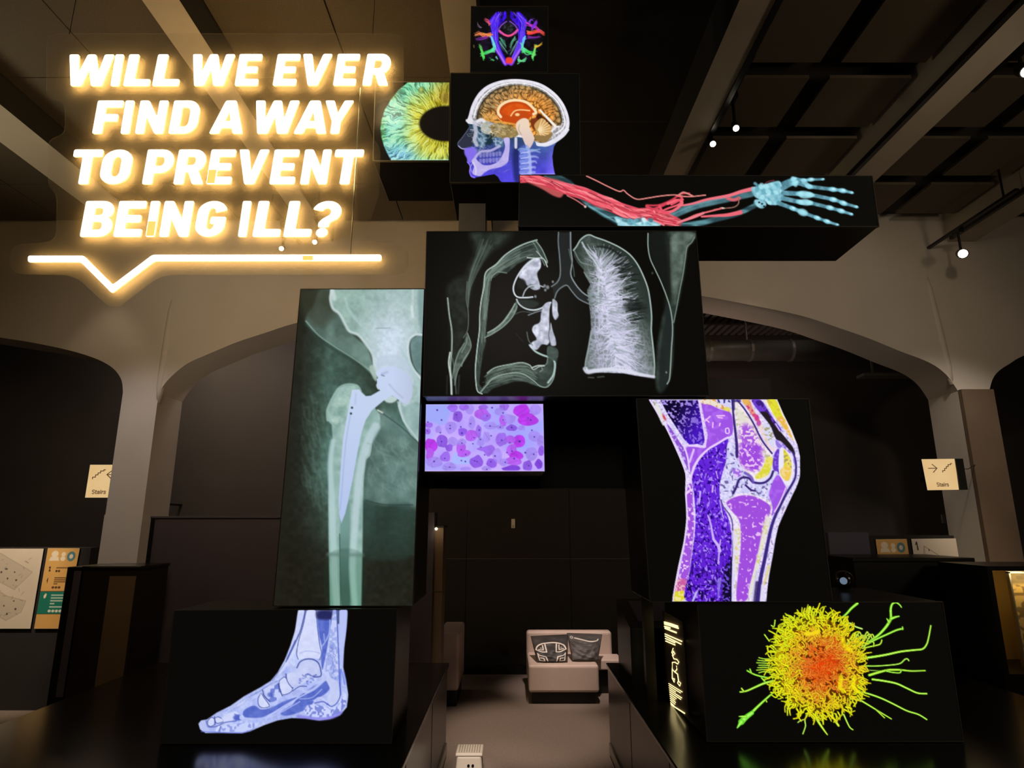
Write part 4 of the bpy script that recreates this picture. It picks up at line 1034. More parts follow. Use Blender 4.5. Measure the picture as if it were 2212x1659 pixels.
    a.fill([(290, 640), (330, 570), (380, 530), (420, 530), (385, 640), (340, 720), (310, 700)], lambda X, Y: lerp((116, 152, 142), (186, 212, 202), fbm(X, Y, 30, 4) * 1.6 - .3), 12, .8)
    a.stroke([(286, 690), (284, 640), (312, 575), (338, 535), (366, 518), (400, 514), (432, 522), (448, 546)], 8, (160, 190, 178), 6, .8)
    a.stroke([(472, 870), (490, 850), (496, 810), (480, 800)], 9, (160, 186, 182), 5, .8)
    a.stroke([(530, 640), (552, 652)], 8, (200, 216, 200), 5, .9)
    a.fill([(285, 1590), (290, 1340), (460, 1340), (452, 1590)], (30, 60, 44), 10, .22)
    a.stroke([(290, 1338), (455, 1342)], 16, (90, 120, 110), 16, .6)
    a.fill([(560, 580), (600, 570), (625, 585), (600, 604), (570, 600)], (190, 208, 206), 8)
    # the implant
    stem = [(405, 541), (440, 540), (452, 556), (470, 572), (496, 570), (540, 545), (528, 520), (524, 490), (548, 470), (600, 470), (650, 500), (680, 560), (655, 598), (600, 570), (560, 592), (502, 640), (470, 690), (452, 745), (432, 840), (410, 965), (388, 1070), (372, 1140), (354, 1186), (344, 1150), (340, 1080), (350, 920), (360, 790), (382, 660)]
    imp = lambda X, Y: lerp((196, 212, 240), (180, 196, 236), (Y - 560) / 600)
    a.fill([(522, 520), (534, 500), (545, 510), (548, 530), (532, 540)], (196, 206, 220), 6)
    a.fill(stem, imp, 5, sm=False)
    a.fill([(519, 458), (545, 436), (585, 427), (620, 430), (660, 450), (690, 490), (700, 535), (695, 575), (680, 605), (668, 611), (640, 598), (600, 565), (560, 530), (538, 500)], lambda X, Y: lerp((198, 212, 242), (186, 196, 222), np.clip((X - 600) / 110, 0, 1)), 5, sm=False)
    a.stroke([(585, 515), (612, 545), (650, 580)], 8, (168, 178, 206), 8, .6); a.stroke([(552, 464), (575, 456)], 12, (166, 176, 210), 8, .6)
    a.stroke([(548, 470), (560, 474)], 7, (110, 124, 150), 4, .7)
    a.stroke([(424, 560), (420, 610)], 10, (176, 190, 226), 8, .6)
    a.stroke([(398, 660), (375, 800), (358, 1000), (348, 1120)], 6, (150, 170, 206), 6, .5)
    for x, y in ((405, 628), (400, 656)): a.blob(x, y, 6, 6, (58, 86, 92), 3)
    a.stroke([(755, 56), (300, 56)], 3, (150, 174, 168), 3, .5)

def pic_cells(a):
    r = random.Random(41)
    a.fill([(0, 0), (2212, 0), (2212, 1602), (0, 1602)], lambda X, Y: lerp(lerp((176, 152, 252), (206, 178, 255), fbm(X, Y, 260, 3) * 1.4 - .2), (160, 168, 255), np.clip(fbm(X, Y, 420, 9) * 2.4 - 1, 0, 1)), 2, sm=False)
    a.fill([(110, 180), (500, 180), (480, 420), (380, 520), (240, 480), (110, 440)], (158, 170, 250), 50, .9)
    a.fill([(540, 1080), (600, 980), (820, 1060), (840, 1160), (560, 1160)], (168, 186, 255), 30, .9)
    a.fill([(1760, 560), (1980, 440), (2060, 500), (2050, 640), (1800, 620)], (166, 170, 255), 50, .8)
    CE = [(555, 240, 75, 62, 'm'), (830, 250, 66, 84, 'l'), (740, 225, 70, 58, 'm'), (635, 388, 74, 86, 'd'), (1060, 225, 72, 48, 'm'), (1040, 345, 124, 78, 'M'), (1100, 400, 76, 56, 'm'), (1400, 222, 80, 58, 'm'), (1330, 300, 90, 70, 'l'), (1385, 455, 58, 100, 'M'), (1480, 420, 110, 70, 'l'),
          (1690, 285, 130, 110, 'X'), (1910, 265, 92, 86, 'l'), (1800, 440, 150, 96, 'X'), (520, 555, 88, 98, 'l'), (712, 630, 72, 62, 'd'), (870, 480, 56, 104, 'l'), (860, 700, 96, 92, 'M'), (982, 622, 42, 104, 'm'), (1180, 536, 104, 56, 'l'), (1340, 555, 60, 44, 'l'), (1530, 570, 82, 50, 'd'), (1690, 570, 60, 40, 'l'),
          (1110, 720, 60, 90, 'l'), (1360, 760, 84, 108, 'm'), (1650, 792, 104, 104, 'X'), (1510, 760, 76, 66, 'M'), (190, 860, 100, 118, 'X'), (180, 990, 60, 110, 'M'), (372, 790, 84, 100, 'd'), (560, 800, 90, 70, 'l'), (495, 895, 62, 62, 'd'), (690, 900, 84, 84, 'M'), (740, 990, 96, 60, 'M'), (440, 1046, 80, 82, 'm'),
          (950, 1125, 100, 96, 'd'), (1150, 935, 92, 88, 'm'), (1060, 915, 96, 34, 'm'), (1200, 1145, 90, 76, 'd'), (1530, 930, 84, 106, 'M'), (1600, 1030, 104, 76, 'X'), (1560, 1120, 130, 64, 'M'), (1850, 1000, 100, 118, 'l'), (1785, 1190, 84, 84, 'd'), (1975, 1165, 66, 74, 'D'), (2015, 950, 50, 84, 'd'), (1530, 1235, 140, 46, 'D'),
          (500, 1215, 104, 70, 'l'), (1900, 700, 92, 90, 'l'), (150, 520, 70, 42, 'm'), (140, 625, 52, 52, 'm'), (1290, 1020, 76, 116, 'l'), (1390, 1130, 68, 60, 'l'), (320, 600, 50, 60, 'l'), (250, 1130, 120, 90, 'l'), (760, 1250, 90, 34, 'l'), (1110, 1240, 90, 40, 'l'), (2010, 780, 60, 90, 'l'), (1010, 800, 60, 60, 'l'), (700, 800, 70, 50, 'l')]
    KC = {'l': (160, 132, 236), 'm': (150, 100, 228), 'd': (136, 84, 220), 'D': (122, 62, 212), 'M': (176, 88, 232), 'X': (180, 50, 228)}
    for x, y, rx, ry, k in CE:
        n = 9; ph = r.random() * 6.3; rx *= 1.1; ry *= 1.1
        pts = [(x + rx * r.uniform(.8, 1.14) * math.cos(ph + i * 6.283 / n), y + ry * r.uniform(.8, 1.14) * math.sin(ph + i * 6.283 / n)) for i in range(n)]
        c = np.array(KC[k], np.float32)
        al = .55 if k == 'l' else .82
        a.fill(pts, tuple(c * .9), 8, al * .7)
        inner = [(x + (px - x) * .93, y + (py - y) * .93) for px, py in pts]
        a.fill(inner, lambda X, Y, c=c: c[None, None, :] * (0.92 + .26 * fbm(X, Y, 90, int(x)))[..., None], 10, al)
        if r.random() < .6:
            j = r.randrange(n)
            a.stroke([inner[j], (x + r.uniform(-.3, .3) * rx, y + r.uniform(-.3, .3) * ry), inner[(j + 4) % n]], 7, tuple(c * .72), 6, .5)
    for x, y, q in ((300, 275, 17), (372, 438, 15), (146, 472, 13), (138, 620, 11), (352, 648, 13), (372, 795, 14), (512, 530, 12), (512, 578, 14), (688, 553, 14), (705, 655, 18), (848, 500, 13), (905, 728, 12), (990, 605, 15), (1168, 537, 14), (1186, 700, 13), (1008, 756, 12), (886, 830, 12), (1016, 884, 12), (706, 820, 12), (694, 928, 12), (768, 1006, 14), (424, 1070, 12), (250, 1120, 16), (506, 1215, 12), (697, 1107, 13), (762, 1122, 15), (915, 1112, 13), (955, 1124, 12), (1080, 1014, 13), (1250, 1032, 15), (1182, 1126, 14), (1115, 1252, 12), (1418, 1136, 13), (1446, 974, 13), (1530, 952, 14), (1565, 1075, 15), (1360, 772, 14), (1496, 812, 12), (1655, 792, 22), (1840, 440, 17), (1795, 405, 12), (1380, 322, 13), (1524, 562, 16), (1336, 558, 12), (1900, 718, 14), (1860, 606, 13), (1890, 1004, 15), (1750, 976, 16), (1806, 1190, 13), (1202, 236, 15), (1384, 436, 12), (616, 352, 14), (1120, 370, 11)):
        a.blob(x, y, q * 1.2, q * 1.1, (110, 84, 200), 10, .5)
        a.blob(x, y, q * .8, q * .75, (66, 40, 150), 6, .9)
    a.stroke([(100, 1278), (2066, 1276)], 16, (224, 196, 255), 16, .8); a.stroke([(2050, 180), (2066, 1270)], 12, (206, 190, 255), 14, .7)
    a.stroke([(120, 184), (2040, 180)], 8, (206, 196, 255), 10, .7)

def worms(X, Y, sc, seed, lo):
    sc = sc * .85
    w1, w2 = X + sc * .8 * (vnoise(X, Y, sc, seed + 4) - .5), Y + sc * .8 * (vnoise(X, Y, sc, seed + 5) - .5)
    return np.clip((vnoise(w1, w2, sc * .62, seed) - lo) * 7, 0, 1)

def pic_knee(a):
    r = random.Random(51)
    out = [(345, 78), (1280, 78), (1330, 195), (1385, 305), (1430, 415), (1448, 500), (1448, 640), (1420, 730), (1385, 800), (1330, 920), (1290, 1010), (1270, 1100), (1250, 1220), (1225, 1350), (1210, 1450), (1196, 1555), (515, 1560), (528, 1470), (560, 1300), (600, 1120), (620, 950), (610, 780), (614, 640), (590, 560), (540, 440), (470, 290), (400, 170)]
    def speck(c1, c2, sc, seed, lo, c3=None):
        def f(X, Y):
            c = lerp(c1, c2, worms(X, Y, sc, seed, lo))
            if c3 is not None: c = lerp(c, c3, worms(X, Y, sc * .9, seed + 40, .68))
            return c
        return f
    wh = speck((214, 206, 250), (240, 226, 255), 20, 3, .5, (176, 166, 212))
    a.fill(out, wh, 5, sm=False)
    pur = speck((158, 84, 228), (170, 100, 238), 60, 9, .5)
    # outer fat strip on the back of the leg
    a.fill([(372, 100), (405, 110), (450, 210), (445, 270)], speck((226, 226, 220), (160, 160, 150), 22, 6, .66), 8)
    a.blob(456, 212, 9, 26, (206, 60, 84), 8, .9, rot=-.45)
    a.fill([(478, 262), (510, 300), (560, 380), (605, 450), (625, 520), (632, 600), (612, 560), (560, 440), (500, 330)], speck((142, 84, 210), (206, 170, 246), 24, 12, .62), 6)
    a.fill([(612, 440), (680, 430), (740, 438), (790, 425), (720, 490), (672, 560), (648, 620), (634, 560)], pur, 7)
    a.stroke([(605, 430), (630, 520), (640, 610)], 11, (232, 210, 255), 4); a.stroke([(672, 450), (652, 510), (642, 540)], 14, (226, 196, 255), 5)
    a.fill([(632, 710), (660, 715), (666, 860), (674, 1000), (664, 1120), (646, 1280), (628, 1400), (604, 1470), (545, 1470), (560, 1380), (606, 1150), (630, 960), (622, 800)], speck((160, 84, 222), (240, 206, 250), 26, 13, .64), 7)
    a.fill([(548, 1400), (618, 1400), (606, 1480), (534, 1490)], speck((206, 96, 160), (240, 190, 190), 24, 23, .55), 14, .9)
    a.fill([(530, 1490), (605, 1480), (600, 1545), (524, 1550)], speck((222, 214, 50), (244, 226, 150), 24, 24, .55), 10)
    # dark upper muscle
    def navy(X, Y):
        t = np.clip((X - 470) / 260 + (Y - 250) / 420, 0, 1)
        c = lerp((12, 6, 44), (70, 22, 190), t)
        return lerp(c, (176, 150, 246), worms(X, Y, 24, 31, .60) * (.95 - .35 * t))
    a.fill([(428, 84), (704, 84), (722, 180), (738, 270), (752, 380), (738, 418), (700, 408), (640, 412), (600, 372), (540, 280), (482, 190)], navy, 6, sm=False)
    a.stroke([(708, 84), (726, 190), (744, 290), (760, 390), (748, 424), (690, 424), (610, 414)], 11, (236, 206, 252), 4)
    # purple fat of the hollow
    a.fill([(728, 96), (780, 112), (860, 150), (945, 185), (955, 330), (900, 362), (830, 405), (764, 432), (772, 340), (748, 220)], pur, 6)
    a.fill([(716, 82), (850, 82), (935, 150), (938, 172), (880, 150), (800, 120), (740, 110)], speck((236, 224, 206), (226, 150, 70), 24, 14, .56), 8)
    a.fill([(830, 82), (930, 82), (935, 140), (880, 120)], speck((216, 210, 250), (60, 60, 140), 30, 15, .6), 8)
    a.blob(915, 150, 26, 14, (226, 220, 90), 8, .9)
    for p in ([(752, 240), (790, 205)], [(760, 225), (782, 246)], [(840, 200), (895, 198)], [(850, 212), (880, 215)], [(812, 250), (810, 285)], [(864, 255), (860, 272)]): a.stroke(p, 10, (240, 190, 250), 4)
    a.stroke([(905, 295), (925, 292), (930, 325), (908, 328), (904, 298)], 8, (236, 206, 255), 4)
    # big calf muscle
    def calf(X, Y):
        c = lerp((88, 26, 206), (112, 46, 228), fbm(X, Y, 60, 4))
        c = lerp(c, (40, 6, 130), worms(X, Y * .8, 22, 34, .64))
        bot = np.clip((Y - 1150) / 350, 0, 1)
        c = lerp(c, (24, 6, 80), worms(X, Y * .6, 30, 36, .62) * bot)
        return lerp(c, (168, 130, 246), worms(X, Y * .7, 20, 38, .70))
    a.fill([(922, 372), (912, 440), (922, 500), (892, 590), (866, 690), (862, 780), (876, 850), (915, 925), (942, 1020), (950, 1150), (940, 1280), (930, 1400), (936, 1548), (618, 1550), (640, 1350), (662, 1200), (680, 1050), (684, 900), (670, 750), (660, 650), (702, 545), (770, 462), (850, 412)], calf, 6)
    a.stroke([(918, 360), (850, 402), (770, 452), (700, 530), (655, 640), (648, 690)], 12, (236, 206, 255), 4)
    a.stroke([(774, 930), (795, 990), (808, 1060), (820, 1110), (850, 1150), (862, 1190)], (8, 24), (206, 180, 250), 6); a.stroke([(862, 1150), (868, 1110)], 9, (206, 180, 250), 5)
    a.stroke([(858, 1200), (850, 1280)], 12, (200, 170, 250), 6); a.stroke([(720, 760), (712, 850)], (14, 5), (206, 180, 255), 5); a.stroke([(812, 715), (808, 760)], 12, (216, 170, 240), 5); a.stroke([(862, 820), (880, 920), (890, 950)], 7, (206, 180, 255), 5)
    a.stroke([(835, 610), (848, 660)], 6, (226, 190, 250), 4); a.stroke([(860, 1400), (850, 1540)], (30, 6), (150, 130, 240), 8, .8); a.stroke([(690, 1490), (665, 1550)], 16, (190, 180, 250), 6)
    a.fill([(900, 1310), (940, 1300), (940, 1545), (880, 1545)], speck((10, 6, 34), (110, 80, 210), 24, 61, .6), 14, .9)
    a.stroke([(945, 1240), (946, 1400), (942, 1550)], 14, (14, 8, 50), 6)
    # thigh bone
    a.fill([(965, 96), (1000, 100), (1060, 190), (1120, 290), (1180, 400), (1235, 470), (1250, 520), (1250, 580), (1215, 650), (1150, 690), (1110, 675), (1050, 625), (1000, 545), (1000, 400), (980, 250)], speck((236, 222, 222), (246, 236, 244), 30, 71, .5, (190, 186, 160)), 6)
    a.fill([(1010, 290), (1060, 260), (1110, 300), (1150, 380), (1180, 450), (1176, 540), (1140, 610), (1090, 600), (1030, 570), (1000, 500), (1008, 400)], speck((160, 78, 222), (240, 214, 240), 30, 72, .50), 40, .9)
    a.fill([(1012, 430), (1150, 420), (1160, 560), (1100, 600), (1020, 560)], speck((156, 72, 222), (236, 196, 246), 26, 73, .62), 34, .95)
    a.fill([(985, 150), (1040, 180), (1060, 240), (1000, 230)], (226, 222, 206), 18, .8)
    a.fill([(1246, 508), (1252, 560), (1216, 632), (1150, 664), (1120, 650), (1165, 598), (1192, 540), (1210, 505)], speck((222, 216, 64), (236, 226, 120), 26, 74, .5), 8)
    a.stroke([(1254, 560), (1220, 645), (1150, 684), (1096, 672), (1040, 616), (992, 540)], 16, (222, 222, 255), 7, .9)
    dk = (58, 38, 116)
    a.stroke([(952, 84), (962, 200), (976, 320), (986, 420), (986, 500)], (12, 24), dk, 5)
    a.stroke([(962, 90), (1010, 88)], 16, (60, 40, 130), 8, .9); a.stroke([(960, 84), (962, 150)], 22, (50, 36, 110), 8, .8)
    a.stroke([(990, 84), (1050, 160), (1110, 260), (1170, 380), (1244, 478)], 12, (64, 44, 122), 5)
    # strips in front of the thigh bone
    a.fill([(1015, 84), (1082, 82), (1120, 170), (1190, 290), (1255, 400), (1262, 460), (1232, 448), (1180, 360), (1120, 240), (1060, 140)], speck((240, 214, 222), (222, 206, 180), 26, 75, .55), 6)
    a.fill([(1030, 84), (1075, 84), (1110, 160), (1160, 245), (1150, 262), (1100, 200), (1055, 130)], speck((226, 150, 130), (214, 70, 120), 26, 76, .5), 10)
    a.fill([(1024, 82), (1072, 82), (1086, 112), (1050, 118)], (232, 190, 80), 12, .8)
    a.blob(1132, 214, 16, 24, (206, 60, 150), 8); a.blob(1146, 255, 16, 20, (190, 80, 180), 8)
    a.fill([(1190, 250), (1240, 300), (1260, 390), (1250, 440), (1210, 380), (1180, 300)], speck((216, 218, 244), (170, 160, 120), 26, 77, .62), 8)
    a.fill([(1095, 84), (1160, 82), (1210, 150), (1260, 230), (1312, 300), (1290, 305), (1210, 220), (1150, 170)], speck((110, 62, 206), (60, 30, 130), 30, 78, .55), 7)
    a.fill([(1160, 175), (1215, 180), (1250, 250), (1320, 335), (1395, 430), (1412, 490), (1370, 470), (1290, 390), (1262, 350), (1230, 270)], (34, 27, 34), 7)
    a.stroke([(1270, 260), (1300, 310)], 10, (226, 206, 255), 4, .8)
    a.fill([(1178, 84), (1280, 80), (1330, 195), (1388, 310), (1422, 410), (1370, 345), (1290, 240), (1230, 160)], speck((240, 230, 224), (248, 240, 240), 26, 79, .5), 5, sm=False)
    a.fill([(1208, 84), (1272, 84), (1316, 190), (1340, 240), (1280, 225), (1235, 150)], speck((226, 222, 52), (212, 196, 60), 28, 80, .55), 8)
    a.fill([(1276, 215), (1326, 210), (1372, 310), (1400, 385), (1355, 325), (1300, 250)], speck((236, 186, 76), (240, 200, 180), 26, 81, .52), 10)
    # kneecap
    a.fill([(1262, 480), (1296, 450), (1300, 620), (1262, 610), (1248, 560)], speck((104, 56, 200), (140, 100, 230), 26, 82, .55), 8)
    a.fill([(1270, 380), (1310, 390), (1360, 440), (1410, 500), (1416, 560), (1340, 470), (1282, 430)], speck((150, 120, 226), (220, 206, 255), 30, 83, .55), 8)
    a.fill([(1312, 432), (1350, 455), (1392, 505), (1402, 570), (1394, 660), (1372, 716), (1330, 690), (1298, 630), (1292, 540), (1298, 470)], (236, 230, 250), 6)
    a.fill([(1328, 450), (1352, 470), (1380, 520), (1388, 590), (1376, 660), (1350, 680), (1318, 650), (1304, 615), (1330, 560)], speck((228, 214, 70), (244, 216, 130), 30, 84, .5, (168, 160, 90)), 8)
    a.fill([(1304, 600), (1350, 570), (1384, 600), (1372, 660), (1345, 678), (1316, 645)], speck((240, 200, 84), (246, 216, 150), 30, 85, .5), 10, .85)
    # dark tendon down the front
    a.stroke([(1396, 470), (1418, 540), (1416, 640), (1398, 690), (1345, 780), (1300, 870), (1266, 940), (1236, 1030), (1212, 1140), (1188, 1260), (1160, 1390), (1140, 1550)], (12, 30), (58, 40, 126), 7)
    a.stroke([(1436, 520), (1438, 640), (1412, 720), (1360, 810), (1312, 910), (1276, 1010), (1250, 1110), (1234, 1220), (1204, 1400), (1190, 1550)], (16, 24), speck((222, 218, 255), (240, 226, 255), 24, 86, .5, (160, 150, 190)), 5)
    a.stroke([(1222, 1300), (1186, 1430)], 18, (222, 206, 110), 10, .7); a.stroke([(1175, 1440), (1165, 1550)], 22, (226, 220, 240), 8, .9)
    # joint space
    a.fill([(925, 400), (960, 420), (985, 520), (1050, 620), (1110, 680), (1200, 680), (1260, 610), (1290, 640), (1230, 800), (1150, 800), (1020, 770), (920, 820), (872, 800), (864, 700), (900, 590)], speck((204, 204, 246), (228, 222, 255), 30, 87, .5, (116, 104, 164)), 8)
    a.stroke([(960, 770), (985, 720), (1000, 676), (1030, 655), (1075, 660), (1110, 690), (1180, 694), (1230, 660), (1252, 610)], 17, dk, 6)
    a.stroke([(1050, 710), (1090, 745), (1120, 752)], 14, dk, 6); a.stroke([(1046, 620), (1090, 650), (1106, 690)], 20, (110, 84, 190), 9, .9); a.stroke([(940, 620), (958, 590)], 18, (120, 100, 180), 8, .7)
    a.fill([(960, 590), (1010, 600), (1020, 640), (970, 650)], speck((160, 96, 226), (226, 200, 250), 26, 88, .55), 8, .9)
    # fat pad under the kneecap
    a.fill([(1262, 660), (1296, 640), (1340, 715), (1350, 740), (1300, 830), (1262, 910), (1240, 930), (1242, 850), (1222, 770)], pur, 7)
    a.stroke([(1345, 730), (1300, 840), (1262, 905)], 8, (240, 206, 250), 4)
    # shin bone
    a.fill([(900, 840), (940, 800), (1020, 770), (1100, 778), (1190, 810), (1244, 860), (1240, 930), (1216, 1040), (1180, 1180), (1146, 1300), (1110, 1450), (1090, 1548), (965, 1550), (975, 1300), (975, 1060), (940, 910)], speck((224, 216, 238), (244, 232, 250), 28, 90, .5, (196, 190, 190)), 6)
    a.fill([(912, 836), (1000, 790), (1100, 790), (1180, 825), (1232, 870), (1218, 950), (1176, 1060), (1148, 1180), (1118, 1300), (1078, 1450), (1060, 1540), (985, 1545), (996, 1350), (1012, 1200), (1016, 1060), (1000, 960), (950, 900)], speck((160, 78, 222), (232, 190, 246), 30, 91, .72), 9)
    a.fill([(1190, 960), (1226, 955), (1200, 1080), (1160, 1230), (1130, 1360), (1090, 1500), (1072, 1500), (1110, 1340), (1150, 1160)], speck((230, 226, 214), (214, 210, 120), 30, 92, .6), 12, .9)
    a.fill([(965, 1040), (1010, 1040), (1004, 1180), (985, 1350), (968, 1350)], speck((228, 224, 224), (216, 206, 120), 30, 93, .62), 12, .8)
    a.stroke([(872, 820), (890, 870), (935, 930), (955, 1000), (958, 1150), (950, 1260)], 9, (60, 40, 120), 5, .8)
    a.stroke([(960, 1050), (965, 1200), (956, 1400), (955, 1545)], 14, (226, 216, 255), 6, .9)
    a.stroke([(1130, 1340), (1100, 1548)], 16, (200, 196, 226), 8, .7); a.stroke([(1135, 1420), (1120, 1550)], 26, (44, 26, 90), 12, .8)
    # outer edge line
    a.stroke([(350, 84), (402, 172), (472, 292), (542, 442), (592, 560), (616, 640), (614, 780), (622, 950), (603, 1120), (563, 1300), (531, 1470), (520, 1555)], 9, (236, 214, 255), 4)

def pic_foot(a):
    r = random.Random(61)
    out = [(1150, 128), (1506, 128), (1500, 250), (1482, 400), (1476, 540), (1496, 630), (1512, 740), (1502, 830), (1452, 888), (1380, 915), (1300, 926), (1200, 910), (1100, 908), (1000, 925), (900, 960), (800, 1004), (740, 1018), (600, 1015), (480, 1016), (442, 990), (430, 950), (450, 926), (492, 918), (560, 870), (660, 820), (760, 750), (870, 690), (950, 640), (1000, 580), (1050, 490), (1090, 390), (1125, 280)]
    def base(X, Y):
        c = lerp((156, 170, 238), (202, 212, 250), fbm(X, Y, 70, 3) * 1.3 - .1)
        return c * (.9 + .2 * fbm(X, Y, 18, 9))[..., None]
    a.fill(out, base, 7, sm=False)
    bl = lambda X, Y: lerp((72, 92, 190), (110, 128, 214), fbm(X, Y, 30, 5))
    pale = lambda X, Y: lerp((198, 206, 246), (222, 228, 255), fbm(X, Y, 26, 7))
    ln = (62, 76, 150)
    # front tendons of the shin
    a.fill([(1150, 130), (1192, 130), (1178, 260), (1140, 400), (1080, 510), (1020, 590), (1010, 570), (1060, 480), (1100, 380), (1130, 260)], pale, 8, .8)
    a.stroke([(1200, 130), (1185, 200), (1160, 290), (1110, 400), (1060, 500)], 9, ln, 5, .8); a.stroke([(1150, 300), (1100, 420), (1040, 530), (960, 640)], 5, (104, 120, 196), 5, .7)
    a.stroke([(1128, 350), (1070, 480)], 13, (70, 84, 170), 8, .7)
    # shin bone and its end
    a.fill([(1215, 132), (1272, 132), (1282, 230), (1300, 370), (1316, 440), (1300, 480), (1250, 474), (1190, 478), (1150, 486), (1138, 450), (1150, 360), (1180, 260)], pale, 7)
    a.stroke([(1206, 132), (1184, 240), (1152, 350), (1138, 440), (1148, 482)], 6, ln, 4, .8); a.stroke([(1280, 132), (1290, 260), (1306, 380), (1318, 440), (1304, 486)], 6, ln, 4, .8)
    a.stroke([(1160, 440), (1210, 424), (1260, 428), (1305, 440)], 5, (150, 164, 226), 6, .7)
    # dark muscle behind the shin
    a.fill([(1296, 150), (1392, 150), (1384, 250), (1366, 360), (1346, 470), (1324, 560), (1314, 480), (1322, 400), (1300, 300)], bl, 8)
    a.fill([(1290, 130), (1400, 130), (1400, 190), (1292, 190)], (30, 30, 76), 22, .85)
    a.stroke([(1380, 200), (1372, 300), (1330, 380), (1312, 384)], 9, (176, 190, 246), 6, .8); a.stroke([(1335, 300), (1340, 350)], 9, (170, 184, 240), 6, .7)
    # pale tissue and heel cord
    a.fill([(1400, 132), (1425, 132), (1430, 300), (1440, 500), (1445, 640), (1380, 640), (1350, 600), (1350, 480), (1378, 320)], lambda X, Y: lerp((160, 174, 234), (200, 208, 250), worms(X, Y, 40, 4, .5)), 8, .9)
    a.stroke([(1428, 132), (1436, 300), (1444, 480), (1448, 640)], 8, (70, 90, 190), 5, .85); a.stroke([(1440, 132), (1442, 220)], 16, (40, 60, 100), 8, .8)
    a.fill([(1452, 132), (1504, 132), (1494, 280), (1474, 420), (1458, 520), (1450, 400)], (184, 194, 246), 8, .9)
    a.stroke([(1458, 560), (1452, 680), (1456, 740)], 14, (92, 112, 214), 10, .8); a.stroke([(1476, 580), (1492, 660)], 18, (84, 104, 212), 14, .8)
    for i in range(26):
        x, y = r.uniform(1372, 1424), r.uniform(360, 620)
        a.stroke([(x, y), (x + r.uniform(-14, 14), y + 16), (x + r.uniform(-16, 16), y + 32)], 4, (110, 126, 204), 4, .7)
    # ankle bone (talus)
    a.fill([(1150, 540), (1165, 508), (1200, 490), (1250, 490), (1290, 516), (1308, 560), (1306, 596), (1250, 610), (1200, 650), (1130, 690), (1086, 664), (1066, 600), (1110, 575)], lambda X, Y: lerp((178, 188, 236), (214, 220, 252), fbm(X, Y, 40, 13)), 7)
    a.stroke([(1140, 545), (1160, 505), (1200, 484), (1254, 484), (1296, 512), (1314, 570), (1310, 606), (1262, 612)], 9, ln, 5, .85)
    a.stroke([(1060, 590), (1066, 640), (1086, 680), (1112, 692)], 9, ln, 5, .85); a.stroke([(1190, 605), (1220, 590), (1250, 606), (1280, 596)], 10, (84, 98, 180), 6, .8)
    for i in range(26): a.blob(r.uniform(1150, 1260), r.uniform(590, 660), 8, 5, r.choice([(120, 134, 210), (90, 106, 186), (206, 214, 252)]), 6, .6, rot=r.random())
    # midfoot bones
    def bone(p): a.fill(p, pale, 6, .95); a.stroke(p + [p[0]], 6, ln, 4, .8)
    bone([(1010, 640), (1052, 612), (1080, 660), (1108, 700), (1080, 730), (1034, 738), (1016, 700)])
    a.fill([(904, 700), (960, 680), (1004, 660), (1028, 720), (1034, 748), (970, 790), (940, 780)], lambda X, Y: lerp((110, 126, 210), (196, 206, 248), worms(X, Y, 50, 5, .35)), 6, .95)
    a.stroke([(1004, 656), (1014, 700), (1034, 748)], 8, ln, 4, .9); a.stroke([(890, 705), (905, 750), (945, 790)], 8, ln, 4, .9)
    a.blob(950, 740, 24, 18, (78, 96, 190), 14, .8)
    bone([(858, 770), (880, 730), (900, 760), (930, 800), (938, 826), (890, 834), (862, 812)])
    a.stroke([(750, 800), (830, 740), (940, 670), (1000, 640)], 5, (110, 126, 200), 5, .8); a.stroke([(620, 860), (740, 790), (850, 720)], 5, (120, 136, 206), 5, .7)
    for i in range(20):
        t = r.random(); x, y = 640 + 330 * t, 850 - 190 * t + r.uniform(0, 26)
        a.stroke([(x, y), (x + 50, y - 30 + r.uniform(-6, 6))], 5, (206, 214, 252), 5, .6)
    # sole muscles
    a.fill([(760, 850), (830, 818), (880, 846), (960, 830), (1040, 790), (1140, 760), (1040, 830), (960, 870), (880, 904), (780, 905), (750, 890)], bl, 9)
    a.fill([(1150, 760), (1230, 700), (1300, 660), (1360, 640), (1392, 660), (1360, 720), (1280, 770), (1180, 800), (1100, 830)], bl, 9)
    a.fill([(1020, 870), (1100, 820), (1200, 790), (1260, 785), (1230, 830), (1150, 870), (1060, 892)], bl, 9)
    a.stroke([(910, 910), (1000, 850), (1100, 790), (1230, 720)], 8, (196, 206, 250), 5, .9); a.stroke([(760, 915), (900, 912), (1000, 880), (1160, 790)], 7, (186, 196, 246), 5, .8)
    a.stroke([(1120, 700), (1170, 690), (1200, 720), (1260, 700), (1330, 640)], 20, (190, 200, 248), 8, .9); a.stroke([(1110, 712), (1160, 680), (1210, 680)], 7, ln, 5, .8)
    a.stroke([(1160, 770), (1250, 760), (1320, 700)], 6, (196, 206, 250), 5, .7)
    # heel bone and heel pad
    a.fill([(1350, 620), (1430, 640), (1448, 700), (1444, 770), (1410, 812), (1376, 812), (1362, 770), (1380, 700)], lambda X, Y: lerp((184, 194, 240), (208, 216, 250), fbm(X, Y, 40, 19)), 9)
    a.stroke([(1450, 650), (1456, 740), (1430, 800), (1390, 824), (1362, 806)], 8, (70, 88, 186), 5, .85)
    a.stroke([(1266, 786), (1300, 760), (1350, 790)], 8, (206, 212, 252), 5, .8); a.stroke([(1270, 800), (1330, 790), (1360, 810)], 9, (74, 84, 180), 7, .8)
    a.fill([(1190, 830), (1270, 810), (1360, 830), (1440, 820), (1480, 730), (1500, 760), (1490, 820), (1440, 875), (1340, 905), (1220, 895)], lambda X, Y: lerp((120, 134, 214), (206, 214, 255), worms(X, Y, 30, 8, .4)), 10, .9)
